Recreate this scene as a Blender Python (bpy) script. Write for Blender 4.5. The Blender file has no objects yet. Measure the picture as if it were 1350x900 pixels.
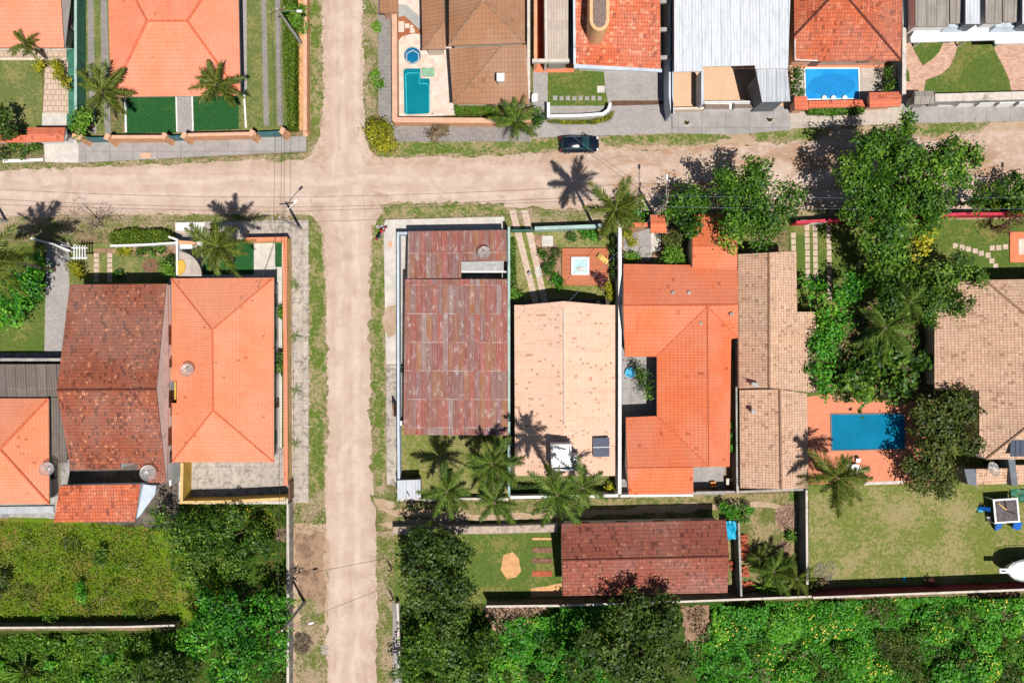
import bpy, math, random
import numpy as np
from mathutils import Vector, Euler, Matrix

# ---------------------------------------------------------------- camera, sky, sun, exposure
scene = bpy.context.scene
H = 87.5            # height of the drone above the ground, metres
S = 12.0            # photo pixels per metre at ground level
cam_d = bpy.data.cameras.new("camera"); cam_d.lens = 28.0; cam_d.sensor_width = 36.0
cam_d.clip_start = 1.0; cam_d.clip_end = 3000.0
cam = bpy.data.objects.new("camera", cam_d); scene.collection.objects.link(cam)
cam.location = (0, 0, H); cam.rotation_euler = (0, 0, 0); scene.camera = cam

SUNV = Vector((0.20, -0.36, 1.0)).normalized()      # towards the sun
elev = math.asin(SUNV.z); azim = math.atan2(SUNV.x, SUNV.y)
world = bpy.data.worlds.new("World"); scene.world = world; world.use_nodes = True
wn = world.node_tree.nodes; wl = world.node_tree.links
wn.clear()
sky = wn.new("ShaderNodeTexSky"); sky.sky_type = 'NISHITA'; sky.sun_disc = False
sky.sun_elevation = elev; sky.sun_rotation = azim
bg = wn.new("ShaderNodeBackground"); bg.inputs[1].default_value = 0.05
wo = wn.new("ShaderNodeOutputWorld"); wl.new(sky.outputs[0], bg.inputs[0]); wl.new(bg.outputs[0], wo.inputs[0])
sun_d = bpy.data.lights.new("sun", 'SUN'); sun_d.energy = 5.0; sun_d.angle = math.radians(0.5)
sun_d.color = (1.0, 0.965, 0.92)
sun = bpy.data.objects.new("sun", sun_d); scene.collection.objects.link(sun)
sun.location = (20, -30, 120); sun.rotation_euler = (-SUNV).to_track_quat('-Z', 'Y').to_euler()
scene.view_settings.view_transform = 'Standard'; scene.view_settings.look = 'None'
scene.view_settings.exposure = 0.0; scene.view_settings.gamma = 1.0
scene.view_settings.use_curve_mapping = False
scene.render.engine = 'CYCLES'
scene.cycles.max_bounces = 6; scene.cycles.diffuse_bounces = 1; scene.cycles.transparent_max_bounces = 8

C = scene.collection
R = random.Random(7)
def W(px, py, h=0.0):
    """photo pixel of a point known to be h metres above the ground -> world point"""
    k = (1 - h / H) / S
    return Vector(((px - 675) * k, (450 - py) * k, h))

# ---------------------------------------------------------------- materials
class NT:
    def __init__(s, name):
        s.m = bpy.data.materials.new(name); s.m.use_nodes = True
        s.t = s.m.node_tree; s.n = s.t.nodes; s.l = s.t.links
        s.b = s.n["Principled BSDF"]; s.out = s.n["Material Output"]
        s._uv = s._ob = None
    def put(s, sock, v):
        if hasattr(v, 'is_linked') or hasattr(v, 'links'): s.l.new(v, sock)
        elif v is not None: sock.default_value = v
    def math(s, op, a, b=None, c=None, clamp=False):
        n = s.n.new("ShaderNodeMath"); n.operation = op; n.use_clamp = clamp
        s.put(n.inputs[0], a)
        if b is not None: s.put(n.inputs[1], b)
        if c is not None: s.put(n.inputs[2], c)
        return n.outputs[0]
    def tc(s):
        if not s._ob: s._ob = s.n.new("ShaderNodeTexCoord")
        return s._ob
    def ob(s): return s.tc().outputs['Object']
    def uv(s): return s.tc().outputs['UV']
    def mapped(s, v, scale=(1, 1, 1), rot=0):
        n = s.n.new("ShaderNodeMapping"); s.put(n.inputs[0], v)
        n.inputs['Scale'].default_value = scale; n.inputs['Rotation'].default_value = (0, 0, rot)
        return n.outputs[0]
    def noise(s, scale, detail=4, rough=.6, v=None, dist=0.0):
        n = s.n.new("ShaderNodeTexNoise"); s.put(n.inputs['Vector'], v if v is not None else s.ob())
        n.inputs['Scale'].default_value = scale; n.inputs['Detail'].default_value = detail
        n.inputs['Roughness'].default_value = rough; n.inputs['Distortion'].default_value = dist
        return n.outputs[0]
    def ss(s, v, lo, hi):
        n = s.n.new("ShaderNodeMapRange"); n.interpolation_type = 'SMOOTHSTEP'; s.put(n.inputs[0], v)
        n.inputs[1].default_value = lo; n.inputs[2].default_value = hi
        return n.outputs[0]
    def mix(s, f, a, b, mode='MIX'):
        n = s.n.new("ShaderNodeMix"); n.data_type = 'RGBA'; n.blend_type = mode
        s.put(n.inputs[0], f)
        for sock, v in ((n.inputs[6], a), (n.inputs[7], b)):
            if isinstance(v, (tuple, list)): v = tuple(v)[:3] + (1,)
            s.put(sock, v)
        return n.outputs[2]
    def sep(s, v):
        n = s.n.new("ShaderNodeSeparateXYZ"); s.put(n.inputs[0], v); return n.outputs
    def comb(s, x, y, z=0.0):
        n = s.n.new("ShaderNodeCombineXYZ"); s.put(n.inputs[0], x); s.put(n.inputs[1], y); s.put(n.inputs[2], z)
        return n.outputs[0]
    def white(s, v):
        n = s.n.new("ShaderNodeTexWhiteNoise"); n.noise_dimensions = '3D'; s.put(n.inputs[0], v); return n.outputs[0]
    def bump(s, h, strength=.5, dist=.05):
        n = s.n.new("ShaderNodeBump"); s.put(n.inputs['Height'], h)
        n.inputs['Strength'].default_value = strength; n.inputs['Distance'].default_value = dist
        s.l.new(n.outputs[0], s.b.inputs['Normal'])
    def fin(s, col=None, rough=.8, metal=0.0, spec=.3):
        if col is not None:
            if isinstance(col, (tuple, list)): col = tuple(col)[:3] + (1,)
            s.put(s.b.inputs['Base Color'], col)
        s.put(s.b.inputs['Roughness'], rough); s.b.inputs['Metallic'].default_value = metal
        s.b.inputs['Specular IOR Level'].default_value = spec
        return s.m

def sc(c, k): return tuple(min(1, x * k) for x in c)

def plain(name, c, rough=.7, metal=0.0, spec=.3, var=.25, scale=2.0, dirt=None, dirtamt=.0):
    t = NT(name)
    f = t.noise(scale, 5)
    col = t.mix(t.ss(f, .3, .7), sc(c, 1 - var), sc(c, 1 + var * .6))
    if dirt:
        d = t.ss(t.noise(.7, 6, .7), .62 - dirtamt * .3, .72)
        col = t.mix(d, col, dirt)
    t.bump(t.noise(scale * 8, 3), .25, .02)
    return t.fin(col, rough, metal, spec)

def tile_mat(name, c1, c2, dark, pdark=.05, cw=.25, rh=.38, line=.45, weather=None, wamt=.5, lightp=0.0, light=(.7, .5, .4), wscale=.35, dmix=.8, streak=.26):
    t = NT(name); u, v, _ = t.sep(t.uv())
    uu = t.math('DIVIDE', u, cw); vv = t.math('DIVIDE', v, rh)
    fu = t.math('FRACT', uu); fv = t.math('FRACT', vv)
    cell = t.comb(t.math('FLOOR', uu), t.math('FLOOR', vv), 3.0)
    cell2 = t.comb(t.math('FLOOR', uu), t.math('FLOOR', vv), 11.0)
    w = t.white(cell); w2 = t.white(cell2)
    n = t.noise(wscale, 6, .65)
    col = t.mix(t.math('ADD', t.math('MULTIPLY', w, .55), t.math('MULTIPLY', t.ss(n, .35, .65), .45)), c1, c2)
    if weather:
        col = t.mix(t.math('MULTIPLY', t.ss(t.noise(wscale * 2.7, 7, .7), .48, .68), wamt), col, weather)
    clump = t.math('MULTIPLY', t.ss(t.noise(.9, 3), .35, .7), pdark * 2)
    col = t.mix(t.math('MULTIPLY', t.math('LESS_THAN', w2, clump), dmix), col, dark)
    if lightp:
        w3 = t.white(t.comb(t.math('FLOOR', t.math('DIVIDE', u, cw * 1.3)), t.math('FLOOR', t.math('DIVIDE', v, rh * .8)), 7.0))
        fine = t.noise(2.2, 4, .75)
        lm = t.ss(t.math('ADD', t.math('MULTIPLY', w3, .6), t.math('MULTIPLY', fine, 1.5)), 1.38 - lightp * .6, 1.5 - lightp * .6)
        col = t.mix(t.math('MULTIPLY', lm, .75), col, light)
    stk = t.ss(t.noise(1.0, 6, .7, v=t.comb(t.math('MULTIPLY', u, 1.6), t.math('MULTIPLY', v, .22), .7)), .48, .72)
    col = t.mix(t.math('MULTIPLY', stk, streak), col, sc(dark, 1.1))
    fade = t.ss(t.noise(.45, 5, .65, v=t.comb(u, t.math('MULTIPLY', v, .6), 4.0)), .5, .72)
    col = t.mix(t.math('MULTIPLY', fade, .3), col, sc(c2, 1.12))
    big = t.ss(t.noise(.16, 4, .6), .4, .62)
    col = t.mix(t.math('MULTIPLY', big, .16), col, (.5, .42, .36))
    lu = t.math('LESS_THAN', fu, .22); lv = t.math('LESS_THAN', fv, .2)
    ln = t.math('MULTIPLY', t.math('MAXIMUM', lu, lv), line)
    col = t.mix(ln, col, sc(dark, .8))
    hh = t.math('ADD', t.math('MULTIPLY', t.math('SINE', t.math('MULTIPLY', fu, math.pi)), .6), t.math('MULTIPLY', fv, .5))
    t.bump(hh, .6, .05)
    return t.fin(col, .85, 0, .2)

def sheet_roof_mat(name, cols, cw=.95, rl=3.0, lichen=None, lam=.4, corr=.18, line=.4, bands=None):
    """corrugated sheets, each sheet its own tone"""
    t = NT(name); u, v, _ = t.sep(t.uv())
    uu = t.math('DIVIDE', u, cw); vv = t.math('DIVIDE', v, rl)
    cu = t.math('FLOOR', uu); cv = t.math('FLOOR', vv)
    w = t.white(t.comb(cu, cv, 1.0))
    ramp = t.n.new("ShaderNodeValToRGB"); ramp.color_ramp.interpolation = 'CONSTANT'
    e = ramp.color_ramp.elements
    while len(e) < len(cols): e.new(0.5)
    for i, c in enumerate(cols):
        e[i].position = i / len(cols); e[i].color = tuple(c) + (1,)
    t.put(ramp.inputs[0], w); col = ramp.outputs[0]
    mean = tuple(sum(c[i] for c in cols) / len(cols) for i in range(3))
    if lichen: col = t.mix(.22, col, mean)
    st = t.noise(1.0, 6, .7, v=t.comb(t.math('MULTIPLY', u, 2.5), t.math('MULTIPLY', v, .5)))
    col = t.mix(t.math('MULTIPLY', t.ss(st, .4, .7), .5), col, sc(cols[0], .55))
    fs = t.noise(1.0, 5, .75, v=t.comb(t.math('MULTIPLY', u, 9.0), t.math('MULTIPLY', v, .35), 9.0))
    col = t.mix(t.math('MULTIPLY', t.ss(fs, .42, .62), .30 if lichen else .12), col, sc(lichen or cols[0], .72))
    if lichen:
        l = t.ss(t.noise(1.1, 8, .8, v=t.comb(t.math('MULTIPLY', u, 1.8), t.math('MULTIPLY', v, .8))), .52, .66)
        col = t.mix(t.math('MULTIPLY', l, lam), col, lichen)
    lu = t.math('LESS_THAN', t.math('FRACT', uu), .1); lv = t.math('LESS_THAN', t.math('FRACT', vv), .03)
    col = t.mix(t.math('MULTIPLY', lu, line), col, sc(cols[0], .35))
    if lichen: col = t.mix(t.math('MULTIPLY', t.math('MULTIPLY', lv, t.ss(t.noise(.8, 4), .4, .6)), .55), col, lichen)
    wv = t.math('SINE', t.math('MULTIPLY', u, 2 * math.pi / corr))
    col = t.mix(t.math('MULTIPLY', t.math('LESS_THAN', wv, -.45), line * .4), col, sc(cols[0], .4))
    t.bump(wv, .5, .04)
    return t.fin(col, .75, 0, .3)

def grass_mat(name, g1, g2, dry, fr=.4, scale=.35, fine=1.0):
    t = NT(name)
    a = t.noise(scale, 6, .65); b = t.noise(3.2 * fine, 5, .8); c = t.noise(11 * fine, 2, .9)
    col = t.mix(t.ss(b, .3, .7), g1, g2)
    k = t.math('ADD', a, t.math('MULTIPLY', t.math('SUBTRACT', b, .5), .85))
    col = t.mix(t.ss(k, .62 - fr * .35, .74 - fr * .2), col, dry)
    col = t.mix(t.math('MULTIPLY', t.ss(c, .5, .75), .45), col, sc(g1, .35))
    t.bump(t.math('ADD', b, c), .6, .06)
    return t.fin(col, .95, 0, .1)

def road_mat(name, along_x, brown):
    t = NT(name)
    base = t.mix(t.ss(t.noise(.5, 6, .6), .3, .7), (.47, .345, .27), (.575, .44, .35))
    x, y, _ = t.sep(t.ob())
    v = t.comb(t.math('MULTIPLY', x, .12 if along_x else 1.3), t.math('MULTIPLY', y, 1.3 if along_x else .12))
    st = t.noise(1.2, 6, .65, v=v)
    base = t.mix(t.math('MULTIPLY', t.ss(st, .5, .72), .35), base, (.36, .235, .15))
    base = t.mix(t.math('MULTIPLY', t.ss(t.noise(1.0, 5, .6, v=v, dist=.4), .55, .7), .3), base, (.66, .53, .43))
    if brown:
        gx = t.ss(x, -4, 12)
        n = t.ss(t.noise(.28, 8, .72, v=t.comb(t.math('MULTIPLY', x, .55), y), dist=.6), .46, .62)
        base = t.mix(t.math('MULTIPLY', t.math('MULTIPLY', n, gx), .75), base, (.36, .19, .095))
        n2 = t.ss(t.noise(.5, 8, .75, v=t.comb(t.math('MULTIPLY', x, .6), y)), .57, .66)
        base = t.mix(t.math('MULTIPLY', t.math('MULTIPLY', n2, gx), .6), base, (.72, .55, .43))
    ctr = 16.9 if along_x else -17.9
    q = t.math('ADD', y if along_x else x, t.math('MULTIPLY', t.math('SUBTRACT', t.noise(.12, 2, .5), .5), 2.4))
    dd = t.math('ABSOLUTE', t.math('SUBTRACT', t.math('ABSOLUTE', t.math('SUBTRACT', q, ctr)), .85))
    rut = t.math('MULTIPLY', t.math('SUBTRACT', 1.0, t.ss(dd, .1, .55)), t.ss(t.noise(.8, 4, .7), .35, .6))
    base = t.mix(t.math('MULTIPLY', rut, .42), base, (.66, .55, .47))
    edge = t.ss(t.math('ABSOLUTE', t.math('SUBTRACT', q, ctr)), 1.7, 2.9)
    base = t.mix(t.math('MULTIPLY', t.math('MULTIPLY', edge, t.ss(t.noise(1.4, 6, .75), .4, .6)), .45), base, (.33, .22, .14))
    puddle = t.ss(t.noise(.22, 5, .6, dist=.8), .6, .64)
    base = t.mix(t.math('MULTIPLY', puddle, .35), base, (.38, .27, .20))
    sp = t.ss(t.noise(9, 3, .8), .66, .72)
    base = t.mix(t.math('MULTIPLY', sp, .25), base, (.8, .7, .6))
    sd = t.ss(t.noise(14, 2, .8), .66, .72)
    base = t.mix(t.math('MULTIPLY', sd, .35), base, (.22, .13, .08))
    t.bump(t.noise(6, 6, .8), .5, .05)
    return t.fin(base, .95, 0, .1)

def paver_mat(name, c1, c2, w=.25, h=.12, joint=None, jw=.12, rnd=.6, rot=0.0):
    t = NT(name); vec = t.mapped(t.uv(), (1, 1, 1), rot)
    u, v, _ = t.sep(vec)
    vv = t.math('DIVIDE', v, h); row = t.math('FLOOR', vv)
    uu = t.math('ADD', t.math('DIVIDE', u, w), t.math('MULTIPLY', t.math('MODULO', row, 2.0), .5))
    wn_ = t.white(t.comb(t.math('FLOOR', uu), row, 5.0))
    f = t.math('ADD', t.math('MULTIPLY', wn_, rnd), t.math('MULTIPLY', t.ss(t.noise(.6, 6, .7), .3, .7), 1 - rnd))
    col = t.mix(f, c1, c2)
    j = t.math('MAXIMUM', t.math('LESS_THAN', t.math('FRACT', uu), jw * h / w), t.math('LESS_THAN', t.math('FRACT', vv), jw))
    col = t.mix(t.math('MULTIPLY', j, .6), col, joint or sc(c1, .4))
    t.bump(t.math('SUBTRACT', 1.0, j), .3, .02)
    return t.fin(col, .85, 0, .2)

def concrete_mat(name, c, stain=(.2, .17, .14), amt=.5, joint=1.6, wear=None):
    t = NT(name); u, v, _ = t.sep(t.ob())
    col = t.mix(t.ss(t.noise(.9, 6, .7), .3, .7), sc(c, .82), sc(c, 1.1))
    st = t.ss(t.noise(1.5, 9, .8, dist=.5), .55 - max(0, amt - .6) * .2, .7 - max(0, amt - .6) * .2)
    col = t.mix(t.math('MULTIPLY', st, amt), col, stain)
    if joint:
        cell = t.comb(t.math('FLOOR', t.math('DIVIDE', u, joint)), t.math('FLOOR', t.math('DIVIDE', v, joint)), 2.0)
        col = t.mix(t.math('MULTIPLY', t.white(cell), .28), col, sc(c, .6))
        j = t.math('MAXIMUM', t.math('LESS_THAN', t.math('FRACT', t.math('DIVIDE', u, joint)), .04),
                   t.math('LESS_THAN', t.math('FRACT', t.math('DIVIDE', v, joint)), .04))
        col = t.mix(t.math('MULTIPLY', j, .35), col, sc(c, .35))
    if wear:
        col = t.mix(t.math('MULTIPLY', t.ss(t.noise(.35, 6, .7), .5, .6), .6), col, wear)
    t.bump(t.noise(12, 4, .8), .3, .02)
    return t.fin(col, .9, 0, .2)

def plank_mat(name, c1, c2, w=.14, axis=1):
    t = NT(name); o = t.sep(t.ob())
    q = t.math('DIVIDE', o[axis], w); r = t.white(t.comb(t.math('FLOOR', q), 1.0, 1.0))
    g = t.noise(2, 5, .7, v=t.comb(t.math('MULTIPLY', o[0], .3 if axis else 4), t.math('MULTIPLY', o[1], 4 if axis else .3)))
    col = t.mix(t.math('ADD', t.math('MULTIPLY', r, .6), t.math('MULTIPLY', g, .4)), c1, c2)
    col = t.mix(t.math('MULTIPLY', t.math('LESS_THAN', t.math('FRACT', q), .12), .6), col, sc(c1, .3))
    return t.fin(col, .7, 0, .3)

def water_mat(name, c1, c2, scale=1.2):
    t = NT(name)
    col = t.mix(t.ss(t.noise(.35, 3, .5), .3, .7), c1, c2)
    t.bump(t.noise(scale * 3, 3, .5), .12, .05)
    m = t.fin(col, .06, 0, .5)
    t.b.inputs['IOR'].default_value = 1.33
    return m

def leaf_mat(name, cols, trans=.22, rough=.5):
    t = NT(name)
    at = t.n.new("ShaderNodeAttribute"); at.attribute_name = "tint"
    ramp = t.n.new("ShaderNodeValToRGB"); e = ramp.color_ramp.elements
    while len(e) < len(cols): e.new(.5)
    for i, c in enumerate(cols):
        c = tuple(min(.8, x * 1.28) for x in c)
        e[i].position = i / (len(cols) - 1); e[i].color = tuple(c) + (1,)
    t.l.new(at.outputs['Fac'], ramp.inputs[0])
    t.fin(ramp.outputs[0], rough, 0, .35)
    tr = t.n.new("ShaderNodeBsdfTranslucent"); t.l.new(ramp.outputs[0], tr.inputs[0])
    mx = t.n.new("ShaderNodeMixShader"); mx.inputs[0].default_value = trans
    t.l.new(t.b.outputs[0], mx.inputs[1]); t.l.new(tr.outputs[0], mx.inputs[2]); t.l.new(mx.outputs[0], t.out.inputs[0])
    return t.m

M = {}
M['road_x'] = road_mat('sandy_road_x', True, True)
M['road_y'] = road_mat('sandy_road_y', False, False)
M['earth'] = grass_mat('earth_ground', (.10, .12, .035), (.15, .16, .05), (.30, .20, .12), .6, .5)
M['verge'] = grass_mat('verge_grass', (.11, .14, .03), (.18, .19, .055), (.38, .28, .18), .66, .42)
M['verge_green'] = grass_mat('green_verge_grass', (.085, .14, .02), (.15, .195, .04), (.34, .27, .14), .5, .45)
M['sandy'] = grass_mat('trodden_sandy_verge', (.40, .27, .16), (.46, .33, .22), (.50, .38, .28), .5, .5)
M['lawn'] = grass_mat('lawn_grass', (.11, .15, .04), (.165, .19, .055), (.26, .235, .09), .45, .3)
M['lawn_mid'] = grass_mat('mid_green_lawn_grass', (.07, .125, .02), (.125, .17, .035), (.21, .20, .06), .4, .3)
M['lawn_dark'] = grass_mat('dark_lawn_grass', (.017, .085, .024), (.027, .11, .03), (.04, .12, .03), .3, .4)
M['lawn_dry'] = grass_mat('dry_lawn_grass', (.125, .165, .03), (.21, .22, .055), (.32, .265, .12), .55, .2)
M['lane'] = grass_mat('lane_grass', (.09, .12, .025), (.17, .18, .05), (.33, .25, .13), .6, .5)
M['meadow'] = grass_mat('meadow_grass', (.075, .16, .006), (.16, .225, .012), (.22, .17, .04), .5, .35)
M['weedy'] = grass_mat('weedy_ground', (.03, .075, .008), (.06, .11, .012), (.10, .085, .03), .4, .4)
M['soil'] = plain('bare_soil', (.33, .20, .125), .95, var=.4, scale=1.2, dirt=(.17, .11, .075), dirtamt=.4)
M['verge_soil'] = grass_mat('trodden_verge_soil', (.34, .21, .13), (.40, .27, .18), (.20, .13, .09), .5, .6)
M['orange_soil'] = plain('orange_sand', (.62, .34, .15), .95, var=.2, scale=1.5)
M['mulch'] = plain('mulch', (.22, .12, .07), .95, var=.5, scale=4)
M['debris'] = plain('dry_debris', (.36, .23, .16), .95, var=.5, scale=3)
M['concrete'] = concrete_mat('light_concrete', (.52, .44, .37), amt=.45)
M['concrete_stain'] = concrete_mat('stained_concrete', (.50, .43, .36), (.16, .13, .11), .95, 2.3)
M['concrete_grey'] = concrete_mat('grey_concrete', (.36, .33, .31), (.2, .17, .15), .5, 2.6)
M['concrete_pale'] = concrete_mat('pale_concrete', (.58, .53, .47), amt=.25, joint=0)
M['screed'] = concrete_mat('blue_grey_screed', (.42, .44, .45), amt=.2, joint=0)
M['grey_paver'] = paver_mat('grey_pavers', (.30, .275, .26), (.44, .40, .37), .24, .12)
M['dark_paver'] = paver_mat('worn_grey_pavers', (.22, .20, .19), (.33, .30, .27), .3, .2)
M['brick_paver'] = paver_mat('pink_brick_pavers', (.46, .26, .18), (.68, .44, .33), .4, .2, rnd=.75)
M['patio'] = paver_mat('pale_patio_stone', (.60, .45, .36), (.76, .62, .53), .55, .5, joint=(.7, .6, .5), jw=.05, rnd=.85)
M['flag'] = paver_mat('sand_flagstones', (.50, .36, .26), (.62, .47, .36), .6, .6, joint=(.12, .10, .06), jw=.12)
M['floor_tan'] = paver_mat('tan_floor_tiles', (.62, .40, .25), (.68, .45, .29), .45, .45, joint=(.5, .32, .2), jw=.05)
M['orange_floor'] = plain('orange_floor_tiles', (.66, .20, .09), .6, var=.12, scale=1)
M['deck_orange'] = paver_mat('salmon_pool_deck', (.62, .22, .12), (.70, .27, .155), .3, .3, joint=(.45, .15, .08), jw=.06)
M['red_stone'] = plain('red_stone_bed', (.36, .13, .06), .9, var=.3, scale=4)
M['stepstone'] = plain('pale_stepping_stone', (.56, .42, .33), .9, var=.2, scale=3)
M['green_paint'] = plain('green_painted_concrete', (.05, .20, .13), .6, var=.3, scale=.8, dirt=(.03, .09, .06), dirtamt=.6)
M['curved_walk'] = concrete_mat('grey_garden_slab', (.38, .38, .36), amt=.3, joint=0)

# walls / trims
M['white_wall'] = plain('white_render', (.74, .72, .68), .8, var=.1, scale=1, dirt=(.45, .43, .4), dirtamt=.2)
M['blue_white'] = plain('cool_white_render', (.52, .58, .64), .8, var=.1, scale=1, dirt=(.35, .38, .4), dirtamt=.3)
M['slate_and_shade'] = plain('slate_blue_and_shade', (.16, .18, .20), .8, var=.2, scale=1)
M['grey_wall'] = plain('weathered_grey_wall', (.38, .36, .33), .9, var=.25, scale=1.5, dirt=(.16, .14, .12), dirtamt=.5)
M['light_cap'] = plain('light_wall_cap', (.60, .53, .46), .9, var=.15, scale=1.5, dirt=(.25, .22, .19), dirtamt=.3)
M['orange_wall'] = plain('peach_render', (.70, .36, .19), .8, var=.15, scale=1.2, dirt=(.5, .3, .2), dirtamt=.3)
M['salmon_wall'] = plain('salmon_wall_cap', (.66, .38, .25), .8, var=.12, scale=1.2, dirt=(.4, .3, .2), dirtamt=.3)
M['yellow_wall'] = plain('ochre_yellow_render', (.62, .38, .06), .8, var=.12, scale=1.2, dirt=(.35, .22, .06), dirtamt=.4)
M['straw_wall'] = plain('straw_yellow_render', (.68, .44, .18), .8, var=.12, scale=1.2, dirt=(.4, .28, .12), dirtamt=.4)
M['cream_wall'] = plain('cream_render', (.66, .56, .44), .8, var=.12, scale=1.2)
M['teal_cap'] = plain('pale_teal_wall_cap', (.36, .50, .44), .8, var=.15, scale=1.3, dirt=(.2, .28, .24), dirtamt=.3)
M['teal_gate'] = plain('teal_gate_panel', (.03, .17, .19), .4, var=.2, scale=1.5)
M['maroon'] = plain('maroon_render', (.17, .02, .035), .8, var=.3, scale=1)
M['crimson'] = plain('crimson_wall_cap', (.55, .04, .07), .7, var=.2, scale=1)
M['dark_wall'] = plain('mildewed_wall_and_gap_shade', (.14, .11, .09), .9, var=.4, scale=1)  # dark old walls; laid as ground it paints the shade in roof gaps
M['red_wall'] = plain('brick_red_render', (.40, .06, .025), .8, var=.2, scale=1)
M['brown_trim'] = plain('brown_fascia', (.12, .06, .035), .7)
M['wood'] = plain('brown_timber', (.20, .11, .06), .75, var=.35, scale=5)
M['glass'] = plain('dark_window_glass', (.02, .03, .035), .08, spec=.6, var=.1)
M['frame_brown'] = plain('window_frame_brown', (.14, .05, .03), .6)
M['frame_white'] = plain('white_paint', (.78, .78, .76), .45, var=.04)
M['white_metal'] = sheet_roof_mat('white_metal_sheet', [(.62, .65, .68), (.66, .69, .71), (.64, .66, .70)], 1.0, 9.0, None, 0, .33, .35)
M['grey_metal'] = sheet_roof_mat('grey_white_metal_sheet', [(.50, .53, .56), (.55, .57, .60)], 1.0, 9.0, None, 0, .42, .6)
M['asb_grey'] = sheet_roof_mat('grey_fibre_cement', [(.15, .12, .10), (.19, .155, .13), (.17, .14, .12)], 1.1, 2.4, (.30, .26, .22), .3, .3, .6)
M['asb_beige'] = sheet_roof_mat('beige_fibre_cement', [(.52, .42, .34), (.57, .46, .38), (.50, .40, .33)], 6.0, 1.1, (.66, .6, .54), .35, .3, .5)
M['asb_grey2'] = sheet_roof_mat('taupe_roof_sheet', [(.33, .29, .25), (.37, .33, .28)], 1.0, 2.5, None, 0, .33, .7)
M['rust'] = sheet_roof_mat('rusty_red_corrugated', [(.33, .08, .05), (.28, .11, .08), (.38, .095, .06), (.32, .24, .22), (.31, .13, .06), (.23, .13, .12), (.28, .085, .07), (.40, .10, .075), (.36, .15, .06), (.26, .14, .13), (.23, .085, .07)], .56, 3.0, (.56, .49, .46), .75, .18, .38)
M['tile_orange'] = tile_mat('orange_roof_tile', (.76, .235, .115), (.83, .285, .145), (.46, .12, .05), .008, .25, .36, .30)
M['tile_salmon'] = tile_mat('salmon_roof_tile', (.79, .235, .125), (.85, .285, .16), (.60, .15, .075), .004, .3, .4, .22)
M['tile_bright'] = tile_mat('bright_orange_roof_tile', (.70, .165, .065), (.77, .205, .085), (.38, .07, .025), .006, .3, .42, .34)
M['tile_dark'] = tile_mat('weathered_dark_red_tile', (.38, .105, .05), (.26, .08, .046), (.10, .03, .022), .16, .22, .36, .4, (.15, .08, .055), .6, .10, (.76, .31, .15), .70)
M['tile_maroon'] = tile_mat('maroon_roof_tile', (.36, .105, .065), (.27, .08, .052), (.10, .03, .022), .10, .22, .42, .5, (.14, .06, .05), .5, .12, (.60, .25, .16), .66)
M['tile_redmix'] = tile_mat('mottled_red_roof_tile', (.62, .15, .06), (.49, .115, .052), (.20, .045, .025), .10, .3, .38, .45, (.24, .075, .05), .6, .22, (.72, .26, .14), .5)
M['tile_redwhite'] = tile_mat('red_and_cream_roof_tile', (.68, .16, .065), (.55, .125, .055), (.26, .06, .03), .08, .3, .38, .4, (.35, .09, .05), .3, .26, (.80, .40, .25), .5)
M['tile_peach'] = tile_mat('pale_peach_roof_tile', (.78, .49, .34), (.84, .56, .41), (.36, .16, .08), .055, .22, .28, .25, (.75, .46, .30), .4, 0, dmix=.65)
M['tile_tan'] = tile_mat('tan_roof_tile', (.70, .44, .29), (.60, .37, .24), (.22, .12, .07), .10, .27, .34, .55, (.36, .23, .15), .5, .38, (.78, .52, .36), .3, .6)
M['tile_brown'] = tile_mat('brown_roof_tile', (.34, .165, .085), (.38, .19, .10), (.24, .12, .065), .01, .4, .5, .25, (.27, .14, .08), .5)
M['tile_cap_red'] = tile_mat('red_cap_tile', (.66, .15, .075), (.74, .20, .10), (.32, .07, .035), .06, .3, .4, .4)
M['hedge_core'] = plain('hedge_core', (.03, .06, .006), .95, var=.3, scale=4)
M['stone_cap'] = plain('beige_stone_cap', (.46, .35, .28), .9, var=.3, scale=3, dirt=(.2,.15,.12), dirtamt=.4)
M['ridge_orange'] = plain('orange_ridge_tile', (.66, .16, .07), .85, var=.25, scale=4)
M['ridge_dark'] = plain('dark_ridge_tile', (.14, .04, .025), .85, var=.4, scale=5)
M['ridge_tan'] = plain('tan_ridge_tile', (.34, .20, .12), .85, var=.4, scale=5)
M['gravel_top'] = plain('gravel_roof', (.24, .17, .14), .95, var=.4, scale=6)
M['tan_box'] = plain('ochre_chimney_render', (.74, .44, .22), .8, var=.1, scale=1)
M['dark'] = plain('near_black', (.02, .02, .02), .8)
M['metal'] = plain('galvanised_metal', (.42, .43, .44), .4, metal=.6, var=.15)
M['pole'] = plain('pole_concrete', (.40, .39, .37), .85, var=.2, scale=3)
M['dish'] = plain('dish_mesh', (.55, .52, .50), .6, var=.1)
M['cable'] = plain('black_cable', (.05, .05, .055), .6)
M['cable_blue'] = plain('blue_grey_cable', (.13, .19, .24), .6)
M['deck'] = plank_mat('reddish_deck_boards', (.42, .12, .05), (.55, .19, .09), .16, 1)
M['solar'] = plain('solar_collector', (.07, .085, .125), .25, var=.1, spec=.5)
M['pool_teal'] = water_mat('teal_pool_water', (.004, .17, .22), (.006, .20, .25))
M['pool_teal2'] = water_mat('blue_jacuzzi_water', (.008, .13, .28), (.008, .16, .31))
M['pool_cyan'] = water_mat('bright_blue_pool_water', (.015, .25, .62), (.03, .34, .70), .8)
M['pool_deep'] = water_mat('deep_blue_pool_water', (.004, .16, .28), (.006, .19, .33))
M['pool_floor'] = plain('deep_blue_pool_floor', (.014, .235, .57), .3, var=.1)
M['tub_water'] = water_mat('pale_aqua_tub_water', (.45, .70, .66), (.55, .76, .72))
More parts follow.
